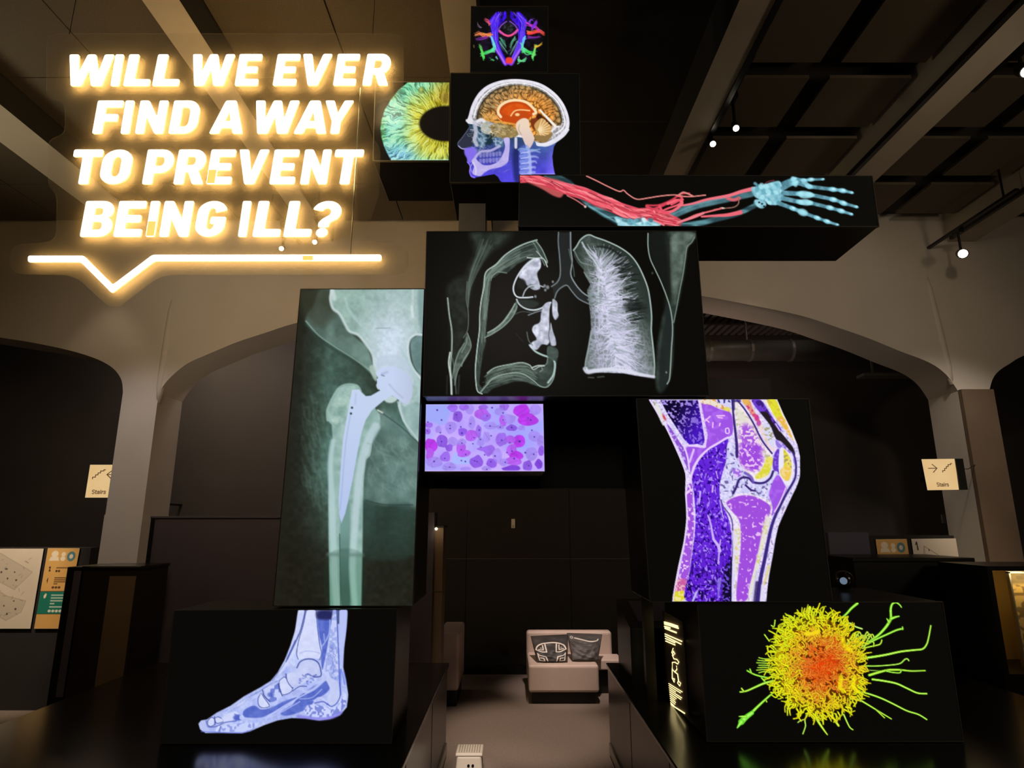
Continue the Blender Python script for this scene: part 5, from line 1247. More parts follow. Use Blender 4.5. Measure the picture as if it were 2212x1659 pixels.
    a.stroke([(1150, 896), (1220, 905), (1310, 915), (1400, 902), (1460, 868)], 22, (128, 120, 230), 14, .7)
    # toes
    bone([(496, 930), (520, 905), (545, 915), (548, 950), (520, 968), (498, 958)]); bone([(545, 910), (570, 900), (600, 915), (604, 935), (560, 945)])
    a.fill([(600, 900), (690, 860), (720, 890), (660, 930), (610, 935)], pale, 8, .8); a.stroke([(486, 930), (496, 970), (560, 968), (620, 940), (700, 930)], 7, (74, 88, 180), 5, .85); a.stroke([(545, 898), (548, 955)], 8, (70, 84, 176), 5, .85)
    a.blob(712, 905, 32, 22, (66, 84, 190), 12, .85); a.blob(740, 903, 17, 17, (196, 206, 250), 6, .9)
    a.stroke([(690, 880), (720, 900), (700, 925)], 8, (84, 100, 190), 6, .7)
    a.fill([(600, 965), (700, 950), (800, 940), (870, 950), (800, 990), (740, 1005), (610, 1003)], lambda X, Y: lerp((140, 154, 226), (200, 210, 250), worms(X, Y, 34, 9, .42)), 8, .9)
    a.stroke([(575, 970), (560, 1000)], 12, (220, 226, 255), 5, .9); a.stroke([(590, 970), (580, 1005)], 8, (74, 88, 180), 5, .8); a.fill([(436, 945), (470, 925), (490, 960), (500, 1005), (455, 1000)], (186, 196, 242), 8, .8)
    a.stroke([(450, 1005), (600, 1012), (740, 1014), (820, 990)], 7, (104, 112, 214), 5, .7)
    a.stroke([(1502, 140), (1494, 280), (1476, 420), (1470, 540), (1490, 640), (1506, 740), (1496, 826)], 8, (176, 190, 250), 6, .8)

def pic_cell(a):
    r = random.Random(71)
    cx, cy = 890, 640
    def rad(t):            # body outline as seen
        return np.interp(t % 360, [0, 30, 60, 90, 120, 150, 180, 210, 240, 270, 300, 330, 360], [440, 500, 520, 500, 460, 440, 410, 460, 490, 500, 470, 450, 440])
    pts = [(cx + rad(t) * .93 * math.cos(math.radians(t)), cy + rad(t) * .93 * math.sin(math.radians(t))) for t in range(0, 360, 6)]
    def hue(d):            # from the glowing middle outwards
        return ramp(np.float32(d), [(0, (255, 84, 18)), (.3, (250, 112, 24)), (.52, (250, 170, 44)), (.70, (254, 214, 30)), (.86, (255, 244, 24)), (1.12, (226, 246, 30))])
    def hd(x, y): return np.hypot((x - 950) / 470, (y - 660) / 520)
    def body(X, Y):
        c = ramp(hd(X, Y), [(0, (246, 66, 12)), (.35, (214, 80, 12)), (.7, (176, 110, 14)), (1, (190, 170, 10))])
        n = worms(X, Y, 70, 4, .5)
        return c * (.5 + .5 * n)[..., None]
    a.fill(pts, body, 16, sm=False)
    a.blob(940, 690, 110, 90, (250, 70, 10), 60, .9); a.blob(1050, 560, 90, 170, (250, 74, 10), 60, .7, rot=.3); a.blob(900, 930, 60, 60, (240, 66, 8), 40, .9); a.blob(1000, 430, 100, 60, (250, 90, 14), 50, .7)
    for x, y in ((700, 340), (700, 490), (770, 600), (640, 620), (690, 890), (960, 480), (880, 1010), (940, 980), (560, 450), (590, 930), (770, 900), (840, 740), (730, 740), (1190, 680), (1200, 370)):
        a.blob(x, y, r.uniform(14, 30), r.uniform(12, 24), (120, 34, 4), 14, .8, rot=r.random() * 3)
    def green(pts, w, c=(160, 240, 60), w2=None):
        a.stroke(pts, (w + 8, (w2 or w) + 8), (60, 120, 10), 8, .55)
        a.stroke(pts, (w, w2 or w), c, 4)
        a.stroke(pts, (w * .4, (w2 or w) * .4), (206, 255, 130), 4, .7)
    G = (150, 242, 50); Y_ = (206, 246, 40)
    green([(1110, 220), (1180, 160), (1230, 105), (1285, 60)], 14, G, 22)
    green([(1170, 180), (1180, 230), (1160, 290)], 9, Y_)
    green([(1180, 260), (1215, 248), (1265, 280), (1330, 302)], 12, (216, 250, 130))
    green([(1340, 470), (1420, 410), (1500, 350), (1570, 270), (1610, 200)], 14, G, 26)
    green([(1610, 205), (1605, 120), (1620, 66), (1655, 50), (1690, 72), (1708, 96)], 22, G, 9)
    green([(1610, 205), (1650, 190), (1685, 182)], 24, G, 10); green([(1590, 240), (1568, 205)], 18, G, 8)
    green([(1340, 470), (1460, 405), (1570, 355), (1660, 315), (1720, 300)], 14, G, 16); green([(1720, 308), (1718, 285)], 10, G)
    green([(1330, 490), (1420, 470), (1500, 450), (1520, 410)], 11, Y_, 10); green([(1440, 470), (1440, 430), (1390, 420)], 9, Y_)
    green([(1330, 585), (1440, 570), (1560, 550), (1700, 520), (1830, 505), (1910, 495), (1950, 450), (1970, 380), (1990, 272)], 20, (176, 246, 60), 11)
    green([(1330, 655), (1450, 658), (1580, 650), (1690, 635), (1740, 595), (1765, 590), (1778, 606)], 9, (176, 246, 70), 11)
    green([(1330, 690), (1430, 700), (1520, 705)], 7, (120, 150, 60)); green([(1400, 745), (1500, 715), (1590, 695), (1700, 695), (1800, 705), (1935, 702)], 22, (170, 236, 40), 10)
    green([(1560, 705), (1620, 718), (1690, 722), (1705, 700)], 10, G); green([(1430, 785), (1540, 800), (1660, 825), (1760, 870), (1860, 915), (1950, 922)], 17, (176, 246, 60), 13)
    green([(1300, 900), (1400, 925), (1520, 968), (1640, 1025), (1760, 1085), (1870, 1120), (1950, 1168)], 15, (176, 246, 60), 11)
    green([(1300, 975), (1400, 1035), (1490, 1090), (1610, 1162)], 14, (186, 246, 50), 9); green([(1470, 1080), (1545, 1152)], 10, Y_, 8)
    green([(490, 905), (410, 975), (330, 1050), (270, 1110)], 12, G, 24); green([(280, 1105), (220, 1150), (180, 1190)], 36, (120, 236, 60), 56); green([(180, 1190), (140, 1248)], 40, (120, 236, 60), 8); green([(220, 1140), (160, 1140)], 22, G, 9); green([(420, 1000), (415, 985)], 9, Y_)
    green([(480, 800), (390, 825), (310, 860), (230, 895), (168, 906)], 20, (176, 246, 60), 12); green([(200, 895), (182, 872)], 12, Y_)
    green([(430, 770), (340, 750), (285, 730), (235, 702)], 13, G, 12); green([(275, 725), (262, 688)], 11, G); green([(400, 800), (370, 770)], 16, G, 9)
    for i in range(7): green([(450, 590 + i * 22), (400, 590 + i * 20), (345 - 10 * (i % 3), 578 + i * 24)], 9, (190, 240, 50), 7)
    green([(800, 1120), (785, 1180), (790, 1230), (765, 1305)], 9, (196, 246, 90)); green([(785, 1165), (740, 1180), (718, 1196)], 8, (206, 246, 110))
    green([(880, 1130), (920, 1200), (960, 1260), (998, 1312)], 26, (206, 240, 30), 9); green([(1040, 1130), (1080, 1190), (1105, 1226)], 20, (226, 240, 20), 18); green([(1155, 1120), (1190, 1200), (1215, 1245), (1242, 1265)], 12, (196, 244, 60), 9)
    green([(500, 220), (490, 280), (465, 270)], 9, Y_); green([(400, 358), (445, 420)], 10, Y_); green([(630, 175), (650, 240)], 11, (230, 246, 30)); green([(580, 215), (600, 270)], 9, Y_); green([(830, 100), (815, 180)], 30, (236, 244, 20), 24)
    for i in range(8):
        x = 1220 + i * 24; green([(x - 40, 460 + i * 4), (x, 400 + r.uniform(-20, 10)), (x + 40, 370 + r.uniform(-40, 10)), (x + 60, 392)], 10, (216, 232, 50))
    # the curly coat: short threads everywhere, longer hairs at the rim
    for i in range(1300):
        t = r.uniform(0, 360); q = math.sqrt(r.random())
        R = rad(t) * q
        x, y = cx + R * math.cos(math.radians(t)), cy + R * math.sin(math.radians(t))
        d = float(hd(x, y))
        an = r.uniform(0, 6.283) if q < .86 else math.radians(t) + r.gauss(0, .5)
        L = r.uniform(30, 84) * (1.4 if q > .9 else 1)
        an2 = an + r.uniform(-1.5, 1.5)
        p = [(x, y), (x + L * .5 * math.cos(an), y + L * .5 * math.sin(an)), (x + L * .5 * math.cos(an) + L * .5 * math.cos(an2), y + L * .5 * math.sin(an) + L * .5 * math.sin(an2))]
        c = hue(d + .04 + r.gauss(0, .08))
        if d < .45 and r.random() < .45: c = np.array((252, 124, 40), np.float32)
        w = r.uniform(9, 17)
        a.stroke(p, (w + 7, w + 2), c * .42, 6, .42)
        a.stroke(p, (w, w * .6), c, 4, .95)
    a.stroke([(800, 350), (860, 345), (910, 330)], 40, (250, 220, 30), 12, .9)
    a.stroke([(1130, 760), (1120, 850), (1150, 900)], 40, (250, 232, 20), 14, .8); a.stroke([(1260, 760), (1250, 850), (1290, 900)], 34, (250, 236, 20), 14, .8); a.stroke([(1150, 400), (1170, 470), (1220, 510)], 40, (252, 232, 16), 14, .7)
# ================================================================ the body made of screens
M['screen'] = vcol_mat('screen_picture', 1.0, True, 0.3)
M['print'] = vcol_mat('printed_sheet', 1.0, False, 0.6)
M['sign_glow'] = vcol_mat('lit_print', 0.62, True, 0.5)

def screen(name_label, quad, y, depth, pic, off, sc, pitch=1.45, bg=(9, 8, 6), group='black screens forming one figure', back=None):
    c = [at_y(px, py, y) for px, py in quad]
    root = empty('display_screen', ((c[2] + c[3]) / 2 + Vector((0, depth / 2, 0))), name_label, 'screen', group)
    dv = Vector((0, depth, 0))
    MB().hexa([tuple(p) for p in c] + [tuple(p + dv) for p in c], 0.004, 1).build('housing', M['black'], root)
    A = Art(quad, off, sc, pitch, bg)
    if pic: pic(A)
    n = Vector((0, -0.0025, 0))
    A.mesh('picture', M['screen'], root, [p + n for p in c])
    e = 0.0022                                   # thin rim round the front
    mb = MB()
    for i in range(4):
        p, q = c[i], c[(i + 1) % 4]
        d = (q - p).normalized()
        s = Vector((-d.z, 0, d.x))
        o1 = Vector((0, -0.006, 0)); o2 = Vector((0, 0.01, 0))
        if s.dot((c[0] + c[2]) / 2 - p) > 0: s = -s
        s = s * e
        mb.hexa([tuple(p + o1 - s), tuple(q + o1 - s), tuple(q + o1 + s), tuple(p + o1 + s), tuple(p + o2 - s), tuple(q + o2 - s), tuple(q + o2 + s), tuple(p + o2 + s)])
    mb.build('rim', M['rim'], root)
    return root, c

ZA = ((800, 0), .27125)
screen('small black screen with a blue and violet brain fibre scan, topmost of all', [(1018, 15), (1184, 15), (1183, 157), (1016, 157)], 3.50, 0.5, pic_tracts, *ZA, pitch=1.2)
scr_head, c_head = screen('black screen showing a side view head scan with an orange brain', [(974, 159), (1251, 160), (1254, 395), (972, 395)], 3.49, 0.5, pic_head, *ZA, pitch=1.2)
screen('black screen showing half of a green and yellow iris', [(811, 178), (971.5, 178), (970, 348), (806, 348)], 3.50, 0.5, pic_iris, *ZA, pitch=1.2)
scr_arm, c_arm = screen('wide low black screen showing an arm with red vessels and blue hand bones', [(1122, 379), (1883, 381), (1898, 490), (1120, 490)], 3.40, 0.5, pic_arm, (1100, 350), .3843, pitch=1.35)
scr_chest, c_chest = screen('large landscape black screen showing a grey chest scan with lungs', [(922, 501), (1503, 499.5), (1531, 855), (914, 856)], 3.30, 0.55, pic_chest, (900, 480), .29385, pitch=1.4)
screen('tall portrait screen showing an X-ray of a hip with a metal implant', [(650, 625), (917, 624.5), (892, 1309), (591, 1309)], 3.38, 0.5, pic_hip, (580, 600), .44604, pitch=1.6)
scr_cells, c_cells = screen('small bright screen of violet and pink tissue cells below the chest scan', [(919.5, 873), (1174, 872), (1177, 1019), (917, 1019)], 3.47, 0.42, pic_cells, (905, 850), .1311, pitch=1.3)
screen('tall black screen showing a violet and yellow knee scan', [(1374, 862), (1746, 862), (1797, 1300), (1404, 1300)], 3.32, 0.5, pic_knee, (1300, 840), .29538, pitch=1.35)
screen('black screen showing a pale blue side view foot scan', [(378, 1319), (858, 1315), (846, 1605), (347, 1605)], 3.315, 0.45, pic_foot, (300, 1280), .29837, pitch=1.4)
scr_cell, c_cell = screen('black screen showing a round yellow and orange cell with green threads', [(1506, 1302), (2035, 1300), (2080, 1601), (1527, 1601)], 3.34, 0.72, pic_cell, (1560, 1290), .22604, pitch=1.3)

MB().box(.32, .52, 3.55, 3.75, max(c_chest[0].z, c_chest[1].z) + .001, min(c_arm[3].z, c_arm[2].z) + .001).build('support_block', M['metal'], scr_arm)
# backing board under the small cell screen, with a faint horizontal edge
bkp = [at_y(x, y, 3.90) for x, y in ((918, 862), (1400, 862), (1400, 1056), (918, 1056))]
bd = empty('backing_board', bkp[3], 'black board behind the violet cell screen, between the hip and knee screens', 'board')
MB().hexa([tuple(p) for p in bkp] + [tuple(p + Vector((0, .05, 0))) for p in bkp]).build('board', M['darkwall'], bd)
MB().box(bkp[3].x, bkp[2].x, 3.892, 3.90, bkp[3].z, bkp[3].z + .004).build('edge_strip', M['rim'], bd)
# block put in place of the ceiling beam glimpsed above the chest screen
bk = [at_y(x, y, 3.84) for x, y in ((998, 478), (1052, 478), (1052, 501), (998, 501))]
br = tag(MB().box(bk[0].x, bk[1].x, 3.6, 3.84, c_chest[0].z + .002, bk[0].z).build('beam_block', M['duct']), 'pale grey block in place of a ceiling beam, on top of the chest scan screen', 'bracket')
# steel stand behind the screens
fr = empty('steel_stand', (0.2, 4.1, 0.65), 'black steel stand behind the screens, carrying the whole figure', 'stand')
for x in (-0.78, 0.86):
    MB().box(x - .03, x + .03, 4.08, 4.14, c_cell[3].z - .006, 3.0).build('post', M['metal'], fr)
MB().box(-0.81, 0.89, 4.08, 4.14, 2.94, 3.0).build('crossbar', M['metal'], fr)
MB().box(0.17, 0.23, 4.08, 4.14, 3.0, CEIL_Z).build('post', M['metal'], fr)
MB().box(-0.4, 0.35, 4.02, 4.08, 4.3, 4.36).build('crossbar', M['metal'], fr)

# lit caption panel on the left flank of the big cell screen
cp_m = emit('caption_gold', (1.0, 0.80, 0.36), 1.7)
xl = c_cell[3].x
def flank(px, py):                                # point on the left flank (plane x = const)
    d = ray(px, py); return EYE + d * ((xl - 0.008) / d.x)
def flank_line(p, q, w):
    return [flank(*p), flank(*q), w]
ZC = lambda x, y: (1420 + x * .15075, 1310 + y * .15075)
cap_b = empty('caption_panel', flank(*ZC(260, 1440)), 'narrow dark panel of glowing gold lines on the flank of the yellow cell screen', 'panel')
pq = [flank(*ZC(*p)) for p in ((95, 130), (350, 215), (445, 1640), (140, 1400))]
zt, zb = max(pq[0].z, pq[1].z), min(pq[2].z, pq[3].z)
y0_, y1_ = min(p.y for p in pq), max(p.y for p in pq)
MB().box(xl - .008, xl - .004, y0_, y1_, max(zb, c_cell[3].z + .01), zt).build('plate', M['brown'], cap_b)
def gold(lines, name, w):
    mb = MB()
    for l in lines:
        P = [flank(*ZC(*p)) for p in l]; ww = w * .78
        mb.tube([p + Vector((-.004, 0, 0)) for p in P], ww, 6)
    mb.build(name, cp_m, cap_b)
for l in ([(110, 225), (200, 250), (300, 285)], [(112, 250), (200, 275), (308, 312)], [(120, 312), (200, 345), (280, 375)], [(112, 285), (190, 310)]):
    gold([l], 'heading_line', .0058)
for l in ([(118, 395), (360, 500)], [(120, 425), (348, 540)], [(124, 460), (260, 520)], [(128, 495), (262, 552)]):
    gold([l], 'text_line', .0042)
gold([[(235, 600), (215, 660), (240, 700), (262, 680), (240, 640), (225, 700), (245, 750), (290, 760), (318, 800), (300, 825), (262, 800)],
      [(262, 800), (225, 800), (222, 900), (260, 940), (290, 900), (282, 850)], [(222, 900), (222, 1030), (250, 1085), (255, 1040), (225, 1030)],
      [(260, 940), (300, 970), (312, 1060), (300, 1100), (330, 1140), (344, 1100), (318, 1075)]], 'diagram', .0036)
for i in range(10):
    y = 1105 + i * 30
    xe = (365, 340, 270, 358, 345, 280, 262, 270, 262, 250)[i]
    gold([[(172 + i * 3, y), (xe, y + (xe - 172) * .62)]], 'text_line', .0030)
gold([[(198, 1400), (250, 1435), (400, 1532)]], 'text_line', .0042)

# ---------------------------------------------------------------- the plinths the body stands on
PZ_TOP = c_cell[3].z - 0.006
def plinth(x0, x1, label):
    r = empty('display_plinth', ((x0 + x1) / 2, 4, 0), label, 'plinth')
    MB().box(x0, x1, 2.3, 5.1, 0.02, PZ_TOP - .03).build('body', M['side'], r)
    MB().box(x0 - .012, x1 + .012, 2.29, 5.11, PZ_TOP - .03, PZ_TOP, .006, 2).build('top', M['gloss'], r)
    xe = x1 if x1 < .5 and x1 > -1 else x0
    s = 1 if xe == x1 else -1
    MB().box(min(xe, xe + s * .012), max(xe, xe + s * .012), 2.4, 5.08, .02, .09).build('kick_strip', M['steel'], r)
    for y in (3.2, 4.2):
        MB().box(xe - .001 if s > 0 else xe - .002, xe + .002 if s > 0 else xe + .001, y - .002, y + .002, .1, PZ_TOP - .04).build('panel_joint', M['black'], r)
    return r
XPL, XPR = -0.50, 0.74
plinth(-2.75, XPL, 'long glossy black plinth under the foot screen')
plinth(XPR, 3.2, 'long glossy black plinth under the yellow cell screen')

# sloped reading desk on the right plinth's far end
def desk():
    P = [at_y(x, y, 4.95) for x, y in ((1333, 1298), (1420, 1298))]
    z1 = P[0].z
    r = empty('reading_desk', (P[0].x + .2, 4.7, PZ_TOP), 'dark reading desk with a sloped top between the bench and the glowing captions', 'desk')
    x0, x1 = P[0].x, P[0].x + .55
    yb, yf = 4.98, 4.45
    zf = z1 - .13
    MB().hexa([(x0, yf, zf), (x1, yf, zf), (x1, yf, PZ_TOP), (x0, yf, PZ_TOP), (x0, yb, z1), (x1, yb, z1), (x1, yb, PZ_TOP), (x0, yb, PZ_TOP)]).build('body', M['black'], r)
    n = Vector((0, (zf - z1), yf - yb)).normalized()
    def sp(u, v, h): return (x0 + (x1 - x0) * u, yf + (yb - yf) * v, zf + (z1 - zf) * v + h)
    MB().hexa([sp(0, 0, .012), sp(1, 0, .012), sp(1, 0, 0), sp(0, 0, 0), sp(0, 1, .012), sp(1, 1, .012), sp(1, 1, 0), sp(0, 1, 0)]).build('sloped_top', M['side'], r)
    MB().hexa([sp(.15, .2, .016), sp(.7, .2, .016), sp(.7, .2, .012), sp(.15, .2, .012), sp(.15, .9, .016), sp(.7, .9, .016), sp(.7, .9, .012), sp(.15, .9, .012)]).build('info_plate', M['purple'], r)
desk()

# ================================================================ the glowing sentence
SY = 3.30
M['letter_face'] = emit('letter_face', (1.0, 0.955, 0.83), 2.2)
M['letter_side'] = emit('letter_side', (1.0, 0.62, 0.22), 1.6)
M['letter_back'] = emit('letter_back', (1.0, 0.66, 0.29), 17.0)  # strong back glow added to light the halo sheet
M['letter_dim'] = emit('letter_dim', (1.0, 0.72, 0.16), 1.05)

def arc(cx, cy, rx, ry, a0, a1, n=10):
    return [(cx + rx * math.cos(math.radians(a0 + (a1 - a0) * i / n)), cy + ry * math.sin(math.radians(a0 + (a1 - a0) * i / n))) for i in range(n + 1)]
def rnd(pts, r):
    """round the corners of a closed outline"""
    pts = [p for i, p in enumerate(pts) if math.dist(p, pts[i - 1]) > 1e-4]
    out = []; n = len(pts)
    for i in range(n):
        p, a, b = np.array(pts[i], float), np.array(pts[i - 1], float), np.array(pts[(i + 1) % n], float)
        la, lb = np.linalg.norm(a - p), np.linalg.norm(b - p)
        ua, ub = (a - p) / la, (b - p) / lb
        if np.dot(ua, ub) < -0.86: out.append(tuple(p)); continue
        q = min(r, la * .45, lb * .45)
        s, e = p + ua * q, p + ub * q
        for t in (0, .33, .67, 1): out.append(tuple((1 - t) ** 2 * s + 2 * t * (1 - t) * p + t * t * e))
    return out
S, B = .27, .205                                    # stem and bar thickness for cap height 1
def G_rect(x0, y0, x1, y1): return [(x0, y0), (x1, y0), (x1, y1), (x0, y1)]
def glyphs():
    g = {}
    g['I'] = ([G_rect(0, 0, S, 1)], [], S)
    g['L'] = ([[(0, 0), (.70, 0), (.70, B), (S, B), (S, 1), (0, 1)]], [], .70)
    g['E'] = ([[(0, 0), (.74, 0), (.74, B), (S, B), (S, .40), (.66, .40), (.66, .60), (S, .60), (S, 1 - B), (.74, 1 - B), (.74, 1), (0, 1)]], [], .74)
    g['F'] = ([[(0, 0), (S, 0), (S, .37), (.66, .37), (.66, .58), (S, .58), (S, 1 - B), (.75, 1 - B), (.75, 1), (0, 1)]], [], .75)
    g['T'] = ([[(.28, 0), (.56, 0), (.56, 1 - B), (.84, 1 - B), (.84, 1), (0, 1), (0, 1 - B), (.28, 1 - B)]], [], .84)
    g['N'] = ([[(0, 0), (.26, 0), (.26, .52), (.58, 0), (.84, 0), (.84, 1), (.58, 1), (.58, .48), (.26, 1), (0, 1)]], [], .84)
    g['V'] = ([[(.31, 0), (.61, 0), (.92, 1), (.64, 1), (.46, .34), (.28, 1), (0, 1)]], [], .92)
    g['W'] = ([[(.20, 0), (.50, 0), (.645, .52), (.79, 0), (1.09, 0), (1.29, 1), (1.02, 1), (.93, .42), (.76, 1), (.53, 1), (.36, .42), (.27, 1), (0, 1)]], [], 1.29)
    g['Y'] = ([[(.32, 0), (.60, 0), (.60, .36), (.92, 1), (.63, 1), (.46, .60), (.29, 1), (0, 1), (.32, .36)]], [], .92)
    g['A'] = ([[(0, 0), (.28, 0), (.335, .17), (.645, .17), (.70, 0), (.98, 0), (.64, 1), (.34, 1)]], [[(.40, .37), (.49, .68), (.58, .37)]], .98)
    g['O'] = ([[(0, .34)] + arc(.36, .34, .36, .34, 180, 360) + [(.72, .66)] + arc(.36, .66, .36, .34, 0, 180)], [arc(.36, .36, .105, .155, 180, 360) + arc(.36, .64, .105, .155, 0, 180)], .72)
    g['D'] = ([[(0, 0), (.42, 0)] + arc(.42, .36, .36, .36, 270, 360) + arc(.42, .64, .36, .36, 0, 90) + [(0, 1)]], [[(S, B), (.40, B)] + arc(.40, .36, .12, .155, 270, 360) + arc(.40, .64, .12, .155, 0, 90) + [(S, 1 - B)]], .78)
    g['P'] = ([[(0, 0), (S, 0), (S, .32), (.44, .32)] + arc(.44, .66, .34, .34, -90, 90) + [(0, 1)]], [[(S, .52), (.42, .52)] + arc(.42, .66, .11, .14, -90, 90) + [(S, .80)]], .78)
    g['R'] = ([[(0, 0), (S, 0), (S, .35), (.36, .35), (.52, 0), (.82, 0), (.62, .40)] + arc(.46, .67, .33, .33, -50, 90) + [(0, 1)]], [[(S, .54), (.42, .54)] + arc(.42, .67, .10, .13, -90, 90) + [(S, .80)]], .82)
    g['B'] = ([[(0, 0), (.48, 0)] + arc(.48, .29, .31, .29, -90, 60) + [(.60, .53)] + arc(.46, .73, .30, .27, -35, 90) + [(0, 1)]], [[(S, .19), (.44, .19)] + arc(.44, .305, .085, .115, -90, 90) + [(S, .42)], [(S, .60), (.42, .60)] + arc(.42, .705, .075, .105, -90, 90) + [(S, .81)]], .79)
    g['G'] = ([[(.74, .28)] + arc(.37, .32, .37, .32, -8, -180, 12) + arc(.37, .68, .37, .32, 180, 12, 12) + [(.47, .68)] + arc(.37, .66, .10, .15, 12, 180, 8) + arc(.37, .34, .10, .15, 180, 352, 8) + [(.47, .36), (.36, .36), (.36, .55), (.74, .55)]], [], .74)
    q = arc(.36, .69, .36, .31, 165, -38, 14)
    g['?'] = ([q + [(.48, .40), (.47, .27), (.21, .27), (.21, .40), (.30, .50)] + arc(.36, .68, .115, .125, -35, 160, 9), arc(.335, .115, .14, .125, 0, 360, 16)[:-1]], [], .72)
    return g
GL = glyphs()
SHEAR = .17
def letter(ch, bbox, root, dim=None):
    """bbox: x0 x1 ytop ybottom on the photograph"""
    x0, x1, yt, yb = bbox
    outs, holes, w = GL[ch]
    TL, TR, BL = at_y(x0, yt, SY), at_y(x1, yt, SY), at_y(x0, yb, SY)
    BR = at_y(x1, yb, SY)
    allp = [(x + SHEAR * y, y) for o in outs for x, y in o]
    mx0, mx1 = min(p[0] for p in allp), max(p[0] for p in allp)
    def pt(x, y):
        u = (x + SHEAR * y - mx0) / (mx1 - mx0)
        lo, hi = BL.lerp(BR, u), TL.lerp(TR, u)
        p = lo.lerp(hi, y)
        return (p.x, p.z)
    cu = bpy.data.curves.new('letter', 'CURVE')
    cu.dimensions = '2D'; cu.fill_mode = 'BOTH'; cu.extrude = .004; cu.bevel_depth = .0015; cu.bevel_resolution = 1
    for pts in [rnd(o, .05) for o in outs] + [rnd(h, .03) for h in holes]:
        sp = cu.splines.new('POLY'); sp.points.add(len(pts) - 1)
        for k, (x, y) in enumerate(pts):
            X, Z = pt(x, y); sp.points[k].co = (X, Z, 0, 1)
        sp.use_cyclic_u = True
    tmp = bpy.data.objects.new('tmp', cu)
    me = bpy.data.meshes.new_from_object(tmp)
    bpy.data.objects.remove(tmp); bpy.data.curves.remove(cu)
    for v in me.vertices:
        x, y, z = v.co; v.co = (x, SY + (-z), y)          # stand it up: curve z -> towards the visitor
    bm_ = bmesh.new(); bm_.from_mesh(me); bmesh.ops.remove_doubles(bm_, verts=bm_.verts, dist=1e-5); bm_.to_mesh(me); bm_.free()
    me.materials.clear()
    for k in ('letter_face', 'letter_side', 'letter_back'): me.materials.append(M[k])
    me.update()
    for p in me.polygons:
        p.material_index = 0 if p.normal.y < -.6 else (2 if p.normal.y > .6 else 1)
    o = link('letter', me, None, root)
    if dim:                                              # a stretch of failing light
        (u0, v0), (u1, v1) = dim
        P = [pt(u0, v0), pt(u1, v0), pt(u1, v1), pt(u0, v1)]
        MB().prism([(x, SY - .0062, z) for x, z in P], (0, -.002, 0)).build('dim_section', M['letter_dim'], o)
    return o
q = .40687
sign = empty('neon_sign', at_y(440, 560, SY + .05), 'glowing white sentence WILL WE EVER FIND A WAY TO PREVENT BEING ILL? with speech line', 'sign')
L1 = 'W:373,610 I:590,660 L:657,800 L:810,955 W:1028,1250 E:1248,1395 E:1450,1597 V:1612,1766 E:1770,1913 R:1925,2075'
L2 = 'F:493,660 I:643,716 N:720,897 D:897,1062 A:1112,1288 W:1362,1592 A:1560,1732 Y:1730,1880'
L3 = 'T:392,552 O:535,705 P:757,925 R:923,1095 E:1097,1256 V:1275,1432 E:1432,1592 N:1595,1762 T:1778,1934'
L4 = 'B:427,607 E:605,782 I:776,852 N:848,1032 G:1040,1207 I:1266,1336 L:1342,1492 L:1505,1656 ?:1665,1813'
for line, yt, yb, slope in ((L1, 293, 459, -4), (L2, 537, 711, 0), (L3, 797, 979, 0), (L4, 1070, 1258, 0)):
    for k, w in enumerate(line.split()):
        ch, xs = w.split(':'); a_, b_ = [float(v) for v in xs.split(',')]
        d = slope * (a_ - 373) / 1700
        dim = None
        if line is L3 and k == 4: dim = ((.02, .02), (.25, .40))
        if line is L4 and k == 2: dim = ((.02, .02), (.25, .42))
        letter(ch, (a_ * q, b_ * q, (yt + d) * q, (yb + d) * q), sign, dim)
# the speech line under it: rounded tube of light with a pointer
path = [(62, 560), (179, 560), (244, 625), (333, 558), (824, 557.5)]
cu = bpy.data.curves.new('line', 'CURVE'); cu.dimensions = '2D'; cu.fill_mode = 'BOTH'; cu.extrude = .004; cu.bevel_depth = .0015
W_ = 6.6
def off_path(sg):
    out = []
    P = [np.array(p, float) for p in path]
    for i, p in enumerate(P):
        d1 = (p - P[i - 1]) if i else (P[1] - p); d2 = (P[i + 1] - p) if i < len(P) - 1 else d1
        d1 = d1 / np.linalg.norm(d1); d2 = d2 / np.linalg.norm(d2)
        n1 = np.array((-d1[1], d1[0])); n2 = np.array((-d2[1], d2[0]))
        m = (n1 + n2); m = m / np.linalg.norm(m)
        out.append(tuple(p + sg * m * W_ / np.dot(m, n1)))
    return out
outl = rnd(off_path(1) + off_path(-1)[::-1], 5)
sp = cu.splines.new('POLY'); sp.points.add(len(outl) - 1); sp.use_cyclic_u = True
for k, (x, y) in enumerate(outl):
    p = at_y(x, y, SY); sp.points[k].co = (p.x, p.z, 0, 1)
tmp = bpy.data.objects.new('tmp', cu); me = bpy.data.meshes.new_from_object(tmp)
bpy.data.objects.remove(tmp); bpy.data.curves.remove(cu)
for v in me.vertices:
    x, y, z = v.co; v.co = (x, SY - z, y)
me.materials.clear()
for k in ('letter_face', 'letter_side', 'letter_back'): me.materials.append(M[k])
me.update()
for p in me.polygons: p.material_index = 0 if p.normal.y < -.6 else (2 if p.normal.y > .6 else 1)
sl = link('speech_line', me, None, sign)
P = [at_y(x, y, SY - .0062) for x, y in ((654, 553), (676, 553), (676, 562), (654, 562))]
MB().prism([tuple(p) for p in P], (0, -.002, 0)).build('dim_section', M['letter_dim'], sl)
